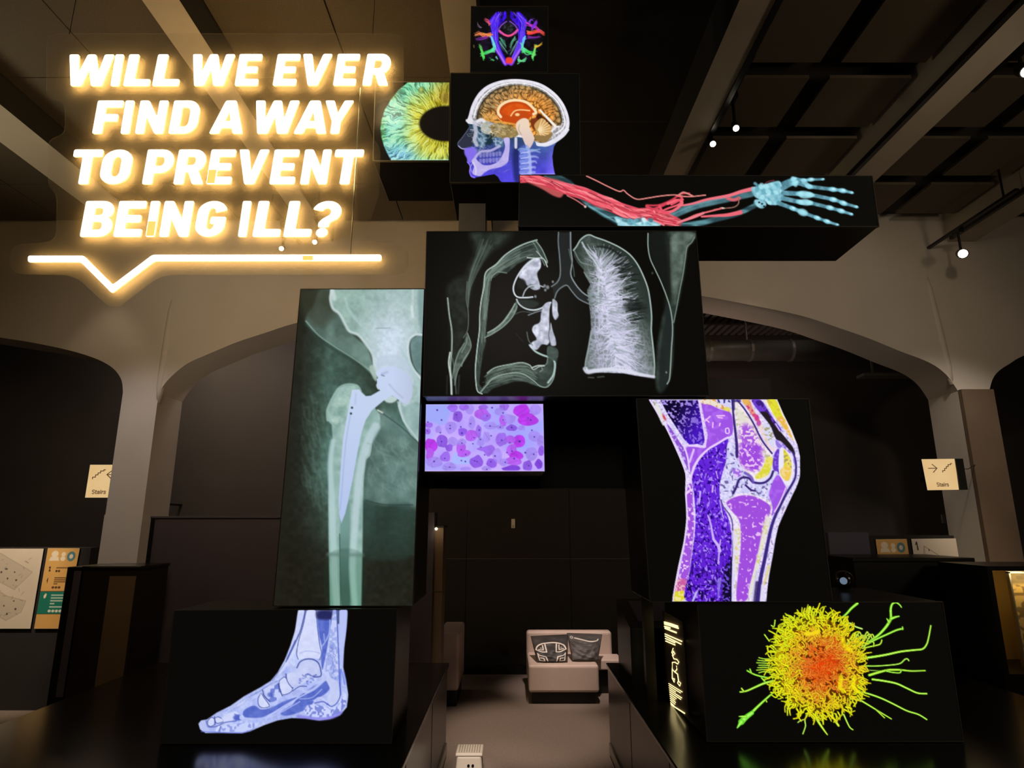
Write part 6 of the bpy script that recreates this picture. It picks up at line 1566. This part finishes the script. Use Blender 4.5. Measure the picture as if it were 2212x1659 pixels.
# hazy acrylic sheet added behind the letters to catch a halo of their light
YA = SY + .04
ac = rnd([(100, 72), (872, 72), (872, 208), (806, 222), (806, 300), (822, 318), (818, 420), (786, 520), (882, 528), (882, 592), (346, 594), (245, 672), (160, 594), (22, 592), (22, 528), (122, 522), (122, 420), (104, 400), (104, 300), (140, 290), (140, 218), (100, 214)], 26)
MB().prism([tuple(at_y(x, y, YA)) for x, y in ac], (0, .006, 0)).build('halo_sheet', M['acrylic'], sign)
# thin rods
for (xa, ya), (xb, yb) in (((779, 190), (757, 548)),):
    MB().tube([at_y(xa, ya, SY + .03), at_y(xb, yb, SY + .03)], .0035, 8).build('support_rod', M['steel'], sign)
for xa, ya in ((150, 74), (805, 74)):
    p = at_y(xa, ya, YA + .003)
    MB().tube([p, (p.x, p.y, CEIL_Z)], .002, 6).build('suspension_wire', M['metal'], sign)
# ================================================================ benches, cushions, stool
by0 = 6.38
def on_floor_x(px, py, y): return at_y(px, py, y).x
SEAT_Z = at_y(1142, 1437, by0).z
BASE_Z = at_y(1142, 1497, by0).z
BACK_Z = at_y(1142, 1364, 7.0).z
bx0, bx1 = on_floor_x(1142, 1470, by0), on_floor_x(1290, 1470, by0) + .02
r = empty('padded_bench', ((bx0 + bx1) / 2, 6.7, 0), 'pale cushioned bench with a low back, holding two black cushions', 'bench')
bxr = on_floor_x(1346, 1430, 6.7)
MB().box(bx0, bx1, by0, 7.02, BASE_Z, SEAT_Z, .025, 3).build('seat', M['cream'], r)
MB().box(bx1 - .01, bxr, 6.72, 7.02, SEAT_Z - .12, SEAT_Z - .02, .015, 3).build('seat_extension', M['cream'], r)
MB().box(bx0 - .005, bxr - .06, 7.0, 7.14, BASE_Z, BACK_Z, .03, 3).build('backrest', M['cream'], r)
MB().box(bx0 + .03, bx1 - .03, by0 + .06, 7.1, 0.0, BASE_Z, .004, 1).build('base', M['black'], r)
MB().box(bx1 - .03, bxr - .05, 6.8, 7.1, 0.0, SEAT_Z - .12, .004, 1).build('base', M['black'], r)
# bench end seen past the left plinth
ex1 = on_floor_x(991, 1420, by0 - .1)
r = empty('padded_bench', (ex1 - .4, 6.6, 0), 'end of a pale upright bench half hidden by the left plinth', 'bench')
zt = at_y(980, 1368, by0 - .1).z
zl = at_y(980, 1493, by0 - .1).z
MB().box(ex1 - .21, ex1, by0 - .1, 7.0, zl, zt, .025, 3).build('end_panel', M['cream'], r)
MB().box(ex1 - 1.1, ex1 - .2, by0 - .05, 6.98, zl, .42, .02, 3).build('seat', M['cream'], r)
MB().box(ex1 - 1.06, ex1 - .02, by0 - .04, 6.94, 0, zl, .004, 1).build('base', M['black'], r)

def cushion_art(quad, y, label, draw, thick, base):
    A = Art([(0, 0), (100, 0), (100, 100), (0, 100)], (0, 0), 1.0, .62, base)
    draw(A)
    c = [at_y(px, py, y + (.26 if k < 2 else 0)) for k, (px, py) in enumerate(quad)]
    U, V = A.U, A.V
    TL, TR, BR, BL = [np.array(p) for p in c]
    u, v = U[..., None], V[..., None]
    P = (TL * (1 - u) + TR * u) * (1 - v) + (BL * (1 - u) + BR * u) * v
    e = (np.clip(np.sin(np.pi * U), 0, 1) * np.clip(np.sin(np.pi * V), 0, 1)) ** .42
    w = .007 * np.sin(U * 15 + V * 11) * e + .005 * np.sin(V * 24 - U * 9) * e
    P[..., 1] -= thick * e + w
    nv, nu = A.nv, A.nu
    idx = np.arange(nv * nu).reshape(nv, nu)
    quads = np.stack([idx[:-1, :-1], idx[1:, :-1], idx[1:, 1:], idx[:-1, 1:]], -1).reshape(-1, 4)
    o = empty('cushion', (c[2] + c[3]) / 2, label, 'cushion')
    me = bpy.data.meshes.new('cover')
    me.from_pydata(P.reshape(-1, 3).tolist(), [], quads.tolist())
    at = me.color_attributes.new('print', 'FLOAT_COLOR', 'POINT')
    rgba = np.ones((nv * nu, 4), np.float32); rgba[:, :3] = s2l(np.clip(A.c, 0, 255)).reshape(-1, 3)
    at.data.foreach_set('color', rgba.reshape(-1))
    smooth(link('cover', me, M['print'], o))
    # plain back half
    k = 14
    vs, fs = [], []
    for j in range(k + 1):
        for i in range(k + 1):
            a_, b_ = i / k, j / k
            p = (c[0] * (1 - a_) + c[1] * a_) * (1 - b_) + (c[3] * (1 - a_) + c[2] * a_) * b_
            ee = (max(0, math.sin(math.pi * a_)) * max(0, math.sin(math.pi * b_))) ** .42
            vs.append((p.x, p.y + .03 * ee, p.z))
    for j in range(k):
        for i in range(k):
            q_ = j * (k + 1) + i
            fs.append((q_, q_ + 1, q_ + k + 2, q_ + k + 1))
    mb = bpy.data.meshes.new('back'); mb.from_pydata(vs, [], fs)
    smooth(link('back', mb, M['black'], o))
    return o
def draw_zig(A):
    Wt = (225, 214, 200)
    A.fill([(0, 0), (100, 0), (100, 100), (0, 100)], lambda X, Y: lerp((36, 32, 30), (58, 52, 48), fbm(X, Y, 24, 3)), 2, sm=False)
    A.stroke([(6, 52), (14, 36), (34, 26), (66, 26), (86, 36), (94, 52)], 4, Wt, 1.5)
    for s in (lambda x: x, lambda x: 100 - x):
        A.stroke([(s(6), 52), (s(24), 60), (s(36), 60), (s(34), 30)], 3.6, Wt, 1.5, sm=False)
        A.stroke([(s(14), 50), (s(27), 52), (s(27), 34)], 3.4, Wt, 1.5, sm=False); A.stroke([(s(20), 44), (s(22), 44)], 3, Wt, 1.5, sm=False)
        A.stroke([(s(8), 66), (s(14), 74), (s(32), 78), (s(36), 98)], 3.6, Wt, 1.5, sm=False)
        A.stroke([(s(8), 66), (s(10), 94), (s(26), 96), (s(24), 84), (s(14), 84)], 3.2, Wt, 1.5, sm=False)
    A.stroke([(22, 64), (50, 72), (78, 64)], 3, (14, 12, 11), 4)
def draw_lines(A):
    A.fill([(0, 0), (100, 0), (100, 100), (0, 100)], lambda X, Y: lerp((46, 42, 40), (84, 78, 74), fbm(X, Y * 2.2, 26, 5)), 2, sm=False)
    A.stroke([(20, 16), (40, 20), (62, 26), (84, 24), (88, 18)], 4.2, (206, 198, 188), 1.6); A.blob(11, 14, 4.5, 5, (190, 182, 172), 1.5); A.blob(11, 14, 2.2, 2.6, (60, 56, 52), 1.2)
    r = random.Random(4)
    for i in range(9):
        y = 38 + i * 5.5
        A.stroke([(6, y - 4), (30, y + 2), (60, y + 4), (84 - i * 2, y - 2)], 1.6, (150, 142, 134), 1.6, .35 + .3 * r.random())
    A.stroke([(2, 30), (30, 60), (60, 70), (96, 44)], 5, (26, 23, 22), 7, .7); A.stroke([(10, 60), (40, 86), (80, 92)], 5, (24, 22, 20), 7, .7)
    A.stroke([(90, 36), (80, 60), (92, 84)], 5, (28, 25, 24), 6, .6)
cushion_art([(1146, 1374), (1227, 1370), (1226, 1429), (1160, 1429)], 6.49, 'black cushion with white angular lines, leaning at the left on the pale bench', draw_zig, .075, (36, 32, 30))
cushion_art([(1224, 1367), (1301, 1370), (1292, 1426), (1236, 1426)], 6.53, 'wrinkled charcoal cushion with a pale curved stripe, leaning on the pale bench', draw_lines, .07, (52, 48, 45))

# step stool in the passage
def stool():
    Y = 4.45
    TL, TR = at_y(986, 1613, Y + .08), at_y(1034, 1613, Y + .08)
    zt = at_y(990, 1633, Y).z
    x0, x1 = at_y(985, 1635, Y).x, at_y(1041, 1635, Y).x
    r = empty('step_stool', ((x0 + x1) / 2, Y + .07, 0), 'small white plastic step stool in the passage between the plinths', 'stool')
    d = .17
    MB().hexa([(x0 + .004, Y, zt), (x1 - .004, Y, zt), (x1 + .012, Y - .015, 0), (x0 - .012, Y - .015, 0), (x0 + .008, Y + d, zt), (x1 - .008, Y + d, zt), (x1 + .012, Y + d + .01, 0), (x0 - .012, Y + d + .01, 0)], .014, 3).build('body', M['white'], r)
    MB().box(x0 - .004, x1 + .004, Y - .006, Y + d + .004, zt - .004, zt + .016, .008, 3).build('tread', M['white'], r)
    n = 9
    for k in range(n):
        x = x0 + .018 + (x1 - x0 - .036) * k / (n - 1)
        MB().box(x - .0035, x + .0035, Y + .012, Y + d - .014, zt + .0155, zt + .019, .001, 1).build('grip_rib', M['grip'], r)
    for k in (-1, 1):
        cx = (x0 + x1) / 2 + .012 + k * .014
        MB().tube([(cx, Y - .012, zt - .055), (cx, Y - .004, zt - .055)], .0085, 14).build('hand_hole', M['black'], r)
    MB().box(x0 - .035, x0 + .01, Y - .03, Y + d, 0, .075, .012, 3).build('lower_step', M['white'], r)
stool()

# ================================================================ showcases, walls and boards on the left
def quad_board(name, pts, y, th, m, parent):
    c = [at_y(px, py, y) for px, py in pts]
    return MB().hexa([tuple(p) for p in c] + [tuple(p + Vector((0, th, 0))) for p in c]).build(name, m, parent), c

# low purple-grey exhibit wall behind the hip and foot screens
YW = 5.62
a_ = at_y(329, 1115, YW); b_ = at_y(640, 1115, YW)
r = empty('exhibit_wall', ((a_.x + b_.x) / 2, YW + .1, 0), 'low dark purple exhibit wall behind the hip screen, left of it', 'exhibit wall')
MB().box(a_.x, b_.x + .5, YW, YW + .25, 0, a_.z - .02).build('body', M['purple'], r)
MB().box(a_.x - .01, b_.x + .51, YW - .012, YW + .262, a_.z - .02, a_.z, .004, 1).build('cap', M['purple'], r)
MB().box(a_.x - .004, a_.x + .03, YW - .008, YW, 0, a_.z - .02).build('edge_strip', M['black'], r)

# tall narrow showcase post with a small lamp, left of the passage
YS = 5.6
px = [at_y(x, y, YS) for x, y in ((921, 1107), (938, 1107), (957, 1135))]
r = empty('slim_showcase', (px[1].x, YS + .1, 0), 'tall slim showcase with a tiny lamp under its top, seen past the hip screen', 'showcase')
MB().box(px[0].x - .5, px[1].x, YS + .02, YS + .25, 0, px[0].z).build('side_panel', M['purple'], r)
zt = at_y(948, 1135, YS).z
MB().box(px[1].x, px[2].x, YS + .05, YS + .3, 0, zt - .02).build('acrylic_edge', M['brown'], r)
MB().box(px[1].x - .004, px[2].x + .006, YS + .04, YS + .31, zt - .02, zt, .003, 1).build('top_cap', M['black'], r)
MB().ball((px[1].x + .018, YS + .03, zt - .03), .012, u=12, v=8).build('lamp_lens', M['lens_dim'], r)
zm = at_y(948, 1276, YS).z
MB().box(px[1].x - .002, px[2].x + .002, YS + .045, YS + .05, zm - .012, zm).build('clip', M['steel'], r)
lamp('showcase_lamp', 'POINT', (px[1].x + .05, YS - .05, zt - .06), .25, (1.0, .8, .5), None, .02)

# printed wayfinding boards
def draw_map(A):
    A.fill([(0, 0), (100, 0), (100, 100), (0, 100)], lambda X, Y: lerp((206, 192, 172), (226, 214, 196), fbm(X, Y, 50, 3)), 2, sm=False)
    def plan(p, c): A.fill(p, (200, 187, 168), 1.5, sm=False); A.stroke(p + [p[0]], .6, (168, 156, 138), .8, sm=False)
    plan([(30, 10), (42, 6), (90, 30), (70, 52), (30, 34)], (120, 112, 100)); plan([(30, 44), (62, 60), (88, 66), (84, 80), (66, 90), (24, 70)], (120, 112, 100)); plan([(4, 20), (26, 12), (26, 44), (6, 48)], (130, 122, 108))
    r = random.Random(8)
    for x, y in ((48, 30), (58, 38), (66, 30), (54, 26), (40, 42), (36, 66), (42, 76), (60, 72), (72, 66), (76, 76), (52, 84), (66, 82), (20, 30), (14, 40), (70, 40)):
        A.blob(x, y, r.uniform(.9, 1.8), r.uniform(.7, 1.3), (64, 56, 48), .8)
    for i in range(40):
        x, y = r.uniform(28, 84), r.uniform(14, 84)
        A.stroke([(x, y), (x + r.uniform(-5, 5), y + r.uniform(-4, 4))], .6, (126, 118, 104), .6, .7)
    A.blob(28, 8, 6, 5, (150, 160, 116), 3, .6)
def draw_map_right(A):
    draw_map(A)
    A.fill([(0, 0), (100, 0), (100, 30), (0, 30)], (216, 204, 188), 1, sm=False)
    A.fill([(8, 4), (12, 4), (13, 14), (10, 14), (10, 7)], (40, 34, 30), .8, sm=False); A.stroke([(8, 7), (11, 4)], 1.6, (40, 34, 30), .8, sm=False)
    A.stroke([(22, 22), (26, 9), (60, 22), (74, 27)], .8, (130, 122, 110), .7, sm=False); A.stroke([(26, 9), (26, 30)], .8, (130, 122, 110), .7, sm=False); A.blob(36, 14, 1.2, 1.2, (40, 34, 30), .6)
def draw_dir(A):
    A.fill([(0, 0), (100, 0), (100, 100), (0, 100)], lambda X, Y: lerp((214, 164, 92), (226, 178, 104), fbm(X, Y, 40, 3)), 2, sm=False)
    Wt = (242, 226, 200); K = (70, 48, 30)
    # pictograms: two people, blue ring
    A.blob(26, 7.5, 11, 4.2, Wt, 1); A.fill([(10, 16), (14, 11), (38, 11), (42, 16)], Wt, 1, sm=False); A.blob(53, 8, 7, 3, Wt, 1); A.blob(53, 13.4, 8, 3, Wt, 1)
    A.blob(78, 10.5, 13, 6.2, (84, 130, 140), 1); A.blob(78, 10.5, 6, 3, (226, 214, 196), 1)
    A.stroke([(15, 24.5), (19, 24.5), (16, 28.5), (20, 28.5)], 2, K, .6, sm=False); A.stroke([(15, 41), (17, 38.5), (17, 43)], 2, K, .6, sm=False)
    for y, x1 in ((25, 82), (37.5, 88), (40, 86), (42.5, 80), (45, 50)): A.stroke([(38, y), (x1, y)], 1.3, (112, 78, 46), .7, sm=False)
    for x in (38, 46): A.blob(x + 2, 29, 3.4, 1.4, K, .6)
    for x in (36, 46, 56): A.blob(x + 2, 49.5, 4.4, 1.5, (96, 66, 40), .6)
    A.fill([(0, 54.5), (100, 54.5), (100, 82), (0, 82)], (24, 122, 104), .6, sm=False)
    A.fill([(13, 60), (18, 57), (22, 58), (20, 62), (15, 63)], Wt, 1)
    for y, x1 in ((59, 76), (62.5, 90), (66, 88), (69.5, 52), (73.5, 84)): A.stroke([(38, y), (x1, y)], 1.5, (206, 222, 206), .7, sm=False)
    for k in range(5): A.blob(40 + k * 12, 78.5, 5.4, 1.7, (222, 226, 208), .6)
    A.stroke([(0, 54.3), (100, 54.3)], .7, (90, 60, 30), .5, sm=False); A.stroke([(0, 82.2), (100, 82.2)], .7, (60, 60, 40), .5, sm=False)
def printed(name, label, quad, y, draw, th=.015, m=None, cat='board', px_pitch=.8, group=None):
    c = [at_y(px, py, y) for px, py in quad]
    r = empty(name, (c[2] + c[3]) / 2, label, cat, group)
    MB().hexa([tuple(p) for p in c] + [tuple(p + Vector((0, th, 0))) for p in c], .002, 1).build('backing', M['black'], r)
    A = Art([(0, 0), (100, 0), (100, 100), (0, 100)], (0, 0), 1.0, px_pitch, (200, 190, 170))
    draw(A)
    A.mesh('print', m or M['print'], r, [p + Vector((0, -.003, 0)) for p in c])
    return r, c
YB = 6.2
printed('map_board', 'pale floor plan board at the left edge, left of the orange and green directory', [(-62, 1185), (95, 1185), (66, 1358), (-100, 1358)], YB, draw_map, px_pitch=.55)
printed('directory_board', 'orange and green directory board beside the pale floor plan at left', [(104, 1184), (173, 1184), (138, 1358), (74, 1358)], YB, draw_dir, px_pitch=.55)
bx = at_y(-140, 1180, YB).x; bx2 = at_y(195, 1180, YB).x
r = struct(MB().box(bx, bx2, YB + .016, YB + .14, 0, at_y(0, 1183, YB).z).build('wall_board_left', M['partition']))
printed('directory_board', 'orange directory board behind the black showcase, showing only its pictograms', [(1891, 1165), (1958, 1164), (1985, 1345), (1915, 1345)], YB, draw_dir, px_pitch=.55)
printed('map_board', 'pale floor plan board by the right column, cut off by the black showcase', [(1968, 1164), (2064, 1163), (2095, 1345), (1995, 1345)], YB, draw_map_right, px_pitch=.55)
bx = at_y(1870, 1180, YB).x; bx2 = at_y(2066, 1180, YB).x
struct(MB().box(bx, bx2, YB + .016, YB + .12, 0, at_y(1960, 1157, YB).z).build('wall_board_right', M['partition']))

# dark showcase counter in front of the left pier
YC = 5.1
c0, c1 = at_y(182, 1222, YC), at_y(303, 1222, YC)
r = empty('dark_counter', ((c0.x + c1.x) / 2, YC + .2, 0), 'dark glossy counter below the left column, right of the directory', 'counter')
MB().box(c0.x, c1.x, YC, YC + .42, 0, c0.z - .03).build('body', M['side'], r)
MB().box(c0.x - .01, c1.x + .01, YC - .01, YC + .43, c0.z - .03, c0.z - .004, .004, 1).build('top', M['gloss'], r)
MB().box(c0.x + .06, c1.x + .01, YC - .014, YC - .009, c0.z - .012, c0.z - .002).build('edge_light_strip', M['steel'], r)
MB().box(c0.x + .22, c1.x - .02, YC - .006, YC, .2, c0.z - .08).build('front_panel', M['brown'], r)
l0, l1 = at_y(146, 1222, YC), at_y(177, 1222, YC)
r = empty('black_pillar_case', ((l0.x + l1.x) / 2, YC + .2, 0), 'narrow black upright case between the directory and the dark counter', 'showcase')
MB().box(l0.x, l1.x - .004, YC, YC + .42, 0, l0.z - .01, .004, 1).build('body', M['black'], r)
MB().box(l0.x + .12, l1.x - .05, YC - .006, YC, .4, l0.z - .04).build('front_panel', M['purple'], r)
# rounded platform at the far left
c_ = at_z(-40, 1500, .12)
r = tag(MB().tube([(c_.x - .1, 5.0, 0.0), (c_.x - .1, 5.0, .1), (c_.x - .1, 5.0, .12)], [.95, .95, .93], 48).build('round_platform', M['darkwall']), 'low rounded dark platform on the floor at the far left', 'platform')

# ================================================================ right-hand side
YR = 5.2
c0, c1 = at_y(1842, 1205, YR), at_y(2101, 1204, YR)
r = empty('black_showcase', ((c0.x + c1.x) / 2, YR + .3, 0), 'large black showcase standing behind the yellow cell screen', 'showcase')
MB().box(c0.x, c1.x, YR, YR + .6, 0, c0.z - .03, .004, 1).build('body', M['black'], r)
MB().box(c0.x - .01, c1.x + .01, YR - .01, YR + .61, c0.z - .03, c0.z, .004, 1).build('top', M['black'], r)
e0, e1 = at_y(2043, 1210, YR), at_y(2066, 1210, YR)
MB().box(e0.x, e1.x, YR - .006, YR, .5, c0.z - .04).build('front_post', M['side'], r)
# dark ball with a pale round lens on top of the cell screen
bc = at_y(1822, 1253, 3.9)
r = empty('ball_viewer', (bc.x, 3.9, c_cell[0].z), 'black ball with a pale blue round lens standing on the yellow cell screen', 'viewer')
br_ = bc.z - c_cell[0].z - .006
MB().ball(bc, br_, u=28, v=18).build('ball', M['gloss'], r, True)
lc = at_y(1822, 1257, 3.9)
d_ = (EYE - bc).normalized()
MB().tube([bc + d_ * br_ * .9 + Vector((0, 0, -.005)), bc + d_ * (br_ + .004) + Vector((0, 0, -.005))], br_ * .36, 20).build('lens', M['lens_sheen'], r)
MB().tube([(bc.x, 3.9, c_cell[0].z + .001), (bc.x, 3.9, c_cell[0].z + .014)], br_ * .55, 20).build('foot', M['black'], r)
# purple-grey block beyond
p0, p1, p2 = at_y(1788, 1150, 5.9), at_y(1876, 1150, 5.9), at_y(1880, 1230, 5.9)
r = tag(MB().box(p0.x, p1.x, 5.9, 6.05, 0, p0.z, .004, 1).build('upright_slab', M['purple']), 'plain purple grey upright slab between the knee screen and the orange directory', 'slab')
# lit case at the right edge
YG = 4.6
g0, g1, g2 = at_y(2128, 1232, YG), at_y(2240, 1232, YG), at_y(2176, 1235, YG)
r = empty('lit_showcase', (g1.x, YG + .2, 0), 'gold lit glass showcase at the right edge with a framed textile', 'showcase')
zb = at_y(2190, 1455, YG).z
xR = g1.x + .5
MB().box(g0.x, xR, YG - .02, YG + .5, 0, zb).build('base', M['black'], r)
MB().box(g0.x, g0.x + .035, YG - .02, YG + .02, zb, g0.z).build('post', M['black'], r)
MB().box(g0.x, xR, YG - .02, YG + .5, g0.z, g0.z + .03).build('top', M['black'], r)
MB().box(g0.x + .02, xR, YG + .46, YG + .49, zb, g0.z).build('back_panel', M['gold'], r)
MB().box(g0.x, g0.x + .014, YG + .02, YG + .5, zb, g0.z).build('side_panel', M['black'], r)
MB().box(g0.x + .015, g0.x + .02, YG + .02, YG + .46, zb, g0.z).build('liner', M['gold'], r)
def draw_textile(A):
    A.fill([(0, 0), (100, 0), (100, 100), (0, 100)], lambda X, Y: lerp((96, 74, 34), (214, 176, 96), worms(X, Y * 2.4, 16, 3, .42) * .6 + .4 * fbm(X, Y, 30, 4)), 2, sm=False)
    A.fill([(0, 0), (100, 0), (100, 12), (0, 12)], (70, 60, 36), 4, .7, sm=False)
t0, t1 = at_y(2178, 1238, YG + .12), at_y(2320, 1238, YG + .12)
A = Art([(0, 0), (100, 0), (100, 100), (0, 100)], (0, 0), 1.0, .8, (120, 96, 50)); draw_textile(A)
tz = zb + .02
A.mesh('textile', M['print'], r, [Vector((t0.x, YG + .115, t0.z)), Vector((t1.x, YG + .115, t0.z)), Vector((t1.x, YG + .115, tz)), Vector((t0.x, YG + .115, tz))])
MB().box(t0.x - .012, t0.x, YG + .10, YG + .13, tz, t0.z + .01).build('glass_edge', M['steel'], r)
MB().box(t0.x - .012, t1.x, YG + .10, YG + .13, t0.z, t0.z + .012).build('glass_edge', M['steel'], r)
lamp('case_lamp', 'AREA', (g0.x + .35, YG + .1, g0.z - .02), 1.6, (1.0, .78, .40), (g0.x + .3, YG + .3, zb), .25)
# block in place of a reflection on glass, right of the black showcase
s0, s1 = at_z(2120, 1440, .45), at_z(2165, 1440, .45)
sY = s0.y
r = tag(MB().box(s0.x, s0.x + .26, sY, sY + .3, 0, .45, .01, 2).build('reflection_block', M['side']), 'low dark block in place of a glass reflection, on the floor between the black showcase and the lit case', 'stand')

# ================================================================ stairs signs
def sign_art(mirror):
    def d(A):
        A.fill([(0, 0), (100, 0), (100, 100), (0, 100)], lambda X, Y: lerp((236, 190, 124), (250, 214, 156), fbm(X, Y, 60, 3)), 2, sm=False)
        K = (84, 56, 32)
        sx, ax = (58, 16) if not mirror else (12, 49)
        st = [(sx, 43), (sx, 38), (sx + 7, 38), (sx + 7, 31), (sx + 13, 31), (sx + 13, 25), (sx + 19, 25), (sx + 19, 19), (sx + 27, 19), (sx + 27, 15.5), (sx + 31, 15.5)]
        A.stroke(st, 2.3, K, 1.2, sm=False)
        if not mirror:
            A.stroke([(ax, 30), (ax + 25, 30)], 2.3, K, 1.2, sm=False); A.stroke([(ax + 13, 17), (ax + 26, 30), (ax + 13, 43)], 2.3, K, 1.2, sm=False)
        else:
            A.stroke([(ax, 30), (ax + 26, 30)], 2.3, K, 1.2, sm=False); A.stroke([(ax + 13, 17), (ax, 30), (ax + 13, 43)], 2.3, K, 1.2, sm=False)
        # "Stairs"
        x, y, h = (34 if not mirror else 17), 88, 11
        def s(p, w=2.1): A.stroke([(x + a * h, y - b * h) for a, b in p], w, (104, 76, 50), 1.1, sm=False)
        s([(.5, .9), (.36, 1), (.14, 1), (0, .88), (0, .66), (.12, .54), (.4, .46), (.52, .34), (.52, .14), (.38, 0), (.12, 0), (0, .1)]); x += 8
        s([(.12, .92), (.12, .1), (.2, 0), (.34, 0)]); s([(0, .68), (.34, .68)]); x += 5.6
        s([(.05, .62), (.2, .7), (.4, .66), (.46, .5), (.46, 0)]); s([(.46, .4), (.14, .4), (.02, .28), (.02, .1), (.14, 0), (.3, 0), (.46, .14)]); x += 8
        s([(.06, .7), (.06, 0)]); s([(.02, .93), (.1, .93)]); x += 3.6
        s([(.06, .7), (.06, 0)]); s([(.06, .45), (.18, .66), (.34, .7)]); x += 5.6
        s([(.42, .6), (.3, .7), (.1, .7), (.02, .58), (.06, .44), (.36, .3), (.42, .16), (.34, 0), (.1, 0), (.0, .1)])
    return d
def stairs_sign(label, quad, y, mirror, shadow_side):
    r, c = printed('stairs_sign', label, quad, y, sign_art(mirror), .03, M['sign_glow'], 'sign', .6)
    return r, c
M['sign_glow'] = vcol_mat('glowing_sign_print', 0.80, True, 0.5)  # glow put into the signs in place of a spot shining on them
r, c = stairs_sign('lit cream stairs sign with an arrow pointing right, on the right column', [(1990, 992), (2062, 991), (2071, 1058), (2003, 1059)], 7.0, False, 1)
o = Vector((0, .03, 0))
k0, k1 = at_y(2062, 991, 7.0), at_y(2080, 1058, 7.0)
MB().box(c[1].x - .004, c[1].x + .085, 6.985, 7.06, c[2].z, c[1].z).build('side_box', M['black'], r)
MB().box(c[0].x + .15, c[1].x + .08, 7.06, WALL_Y + .0, c[2].z + .1, c[2].z + .16).build('bracket', M['metal'], r)
w0, w1 = at_y(2079, 1013, 7.05), at_y(2106, 1004, WALL_Y - .065)
MB().tube([w0, at_y(2092, 1013, 7.1), w1], .004, 6).build('cable', M['black'], r)
r, c = stairs_sign('lit cream stairs sign with an arrow pointing left, partly behind the left column', [(195, 1004), (276, 1004), (265, 1075), (184, 1075)], 7.9, True, -1)
MB().box(c[2].x - .2, c[2].x - .1, 7.9, 7.95, c[2].z - .08, c[2].z + .02).build('bracket', M['steel'], r)
MB().box(c[2].x - .17, c[2].x - .13, 7.93, 9.61, c[2].z - .06, c[2].z - .03).build('arm', M['metal'], r)

# small wall fittings
p = at_y(1109, 1131, 7.6)
r = empty('wall_switch', (p.x, 7.6, p.z), 'small white upright switch plate on the black partition', 'switch')
MB().box(p.x - .025, p.x + .02, 7.6, 7.622, p.z - .055, p.z + .055, .004, 2).build('plate', M['white'], r)
MB().box(p.x - .012, p.x + .008, 7.594, 7.6, p.z - .045, p.z - .02, .002, 1).build('button', M['grip'], r)
p = at_y(1088, 1405, 7.6)
r = empty('wall_socket', (p.x, 7.6, p.z), 'round dark socket low on the black partition left of the bench', 'socket')
MB().tube([(p.x, 7.62, p.z), (p.x, 7.605, p.z)], .045, 20).build('plate', M['metal'], r)
for s in (-1, 1): MB().tube([(p.x + s * .014, 7.606, p.z), (p.x + s * .014, 7.602, p.z)], .006, 8).build('pin_hole', M['black'], r)
p = at_y(2035, 1121, 9.9)
r = tag(MB().box(p.x - .035, p.x + .035, 9.86, 9.9, p.z - .075, p.z + .075, .01, 2).build('wall_plate', M['duct']), 'small grey wall plate on the dark wall left of the right column', 'switch')

# ================================================================ track spotlights
def spotlight(px, py, y, label, aim, lens='lens', track=None, size=.055, pointed=None):
    c = at_y(px, py, y)
    r = empty('track_spotlight', (c.x, c.y, c.z), label, 'spotlight', 'spotlights under the ceiling beams')
    d = (Vector(aim) - c).normalized()
    MB().tube([c, c - d * .03, c - d * .16, c - d * .18], [size, size, size * .85, size * .4], 20).build('lamp_head', M['black'], r, False)
    MB().tube([c + d * .001, c + d * .006], size * .8, 20).build('lens', M[lens], r)
    top = c - d * .1
    MB().tube([top, (top.x, top.y, top.z + .1), (top.x, top.y, min(BEAM_Z + .2, top.z + .28))], .014, 8).build('stem', M['black'], r)
    zt = min(BEAM_Z + .2, top.z + .28)
    MB().box(top.x - .03, top.x + .03, top.y - .06, top.y + .06, zt - .03, zt + .02).build('adapter', M['black'], r)
    if not track:
        MB().box(top.x - .008, top.x + .008, top.y - .008, top.y + .008, zt + .02, CEIL_Z).build('hanger', M['black'], r)
    if track:
        MB().box(top.x - .02, top.x + .02, top.y - track, top.y + track, zt + .02, zt + .05).build('track', M['black'], r)
        for s in (-1, 1):
            MB().box(top.x - .008, top.x + .008, top.y + s * track * .8 - .008, top.y + s * track * .8 + .008, zt + .05, CEIL_Z).build('hanger', M['black'], r)
    return c
spotlight(1590, 277, 4.75, 'upper of the two small lit spotlights beside the beam right of the head screen', (1.2, 2.2, 2.2), track=.5, size=.032)
spotlight(1540, 311, 5.05, 'lower of the two small lit spotlights beside the beam right of the head screen', (1.2, 2.2, 2.2), track=None, size=.032)
spotlight(2080, 548, 6.7, 'bright warm spotlight near the right column, below the beam', (2.6, 2.0, 2.4), track=.9, size=.06)
spotlight(2218, 155, 4.2, 'bright spotlight cut off at the right edge of the view', (2.6, 1.0, 2.2), track=.5, size=.05)
spotlight(608, 537, 6.6, 'left of two tiny spotlights seen through the glowing sign', (-1.5, 2.0, 2.4), track=.5, size=.032)
spotlight(680, 523, 6.3, 'right of two tiny spotlights seen through the glowing sign', (-1.5, 2.0, 2.4), track=None, size=.03)
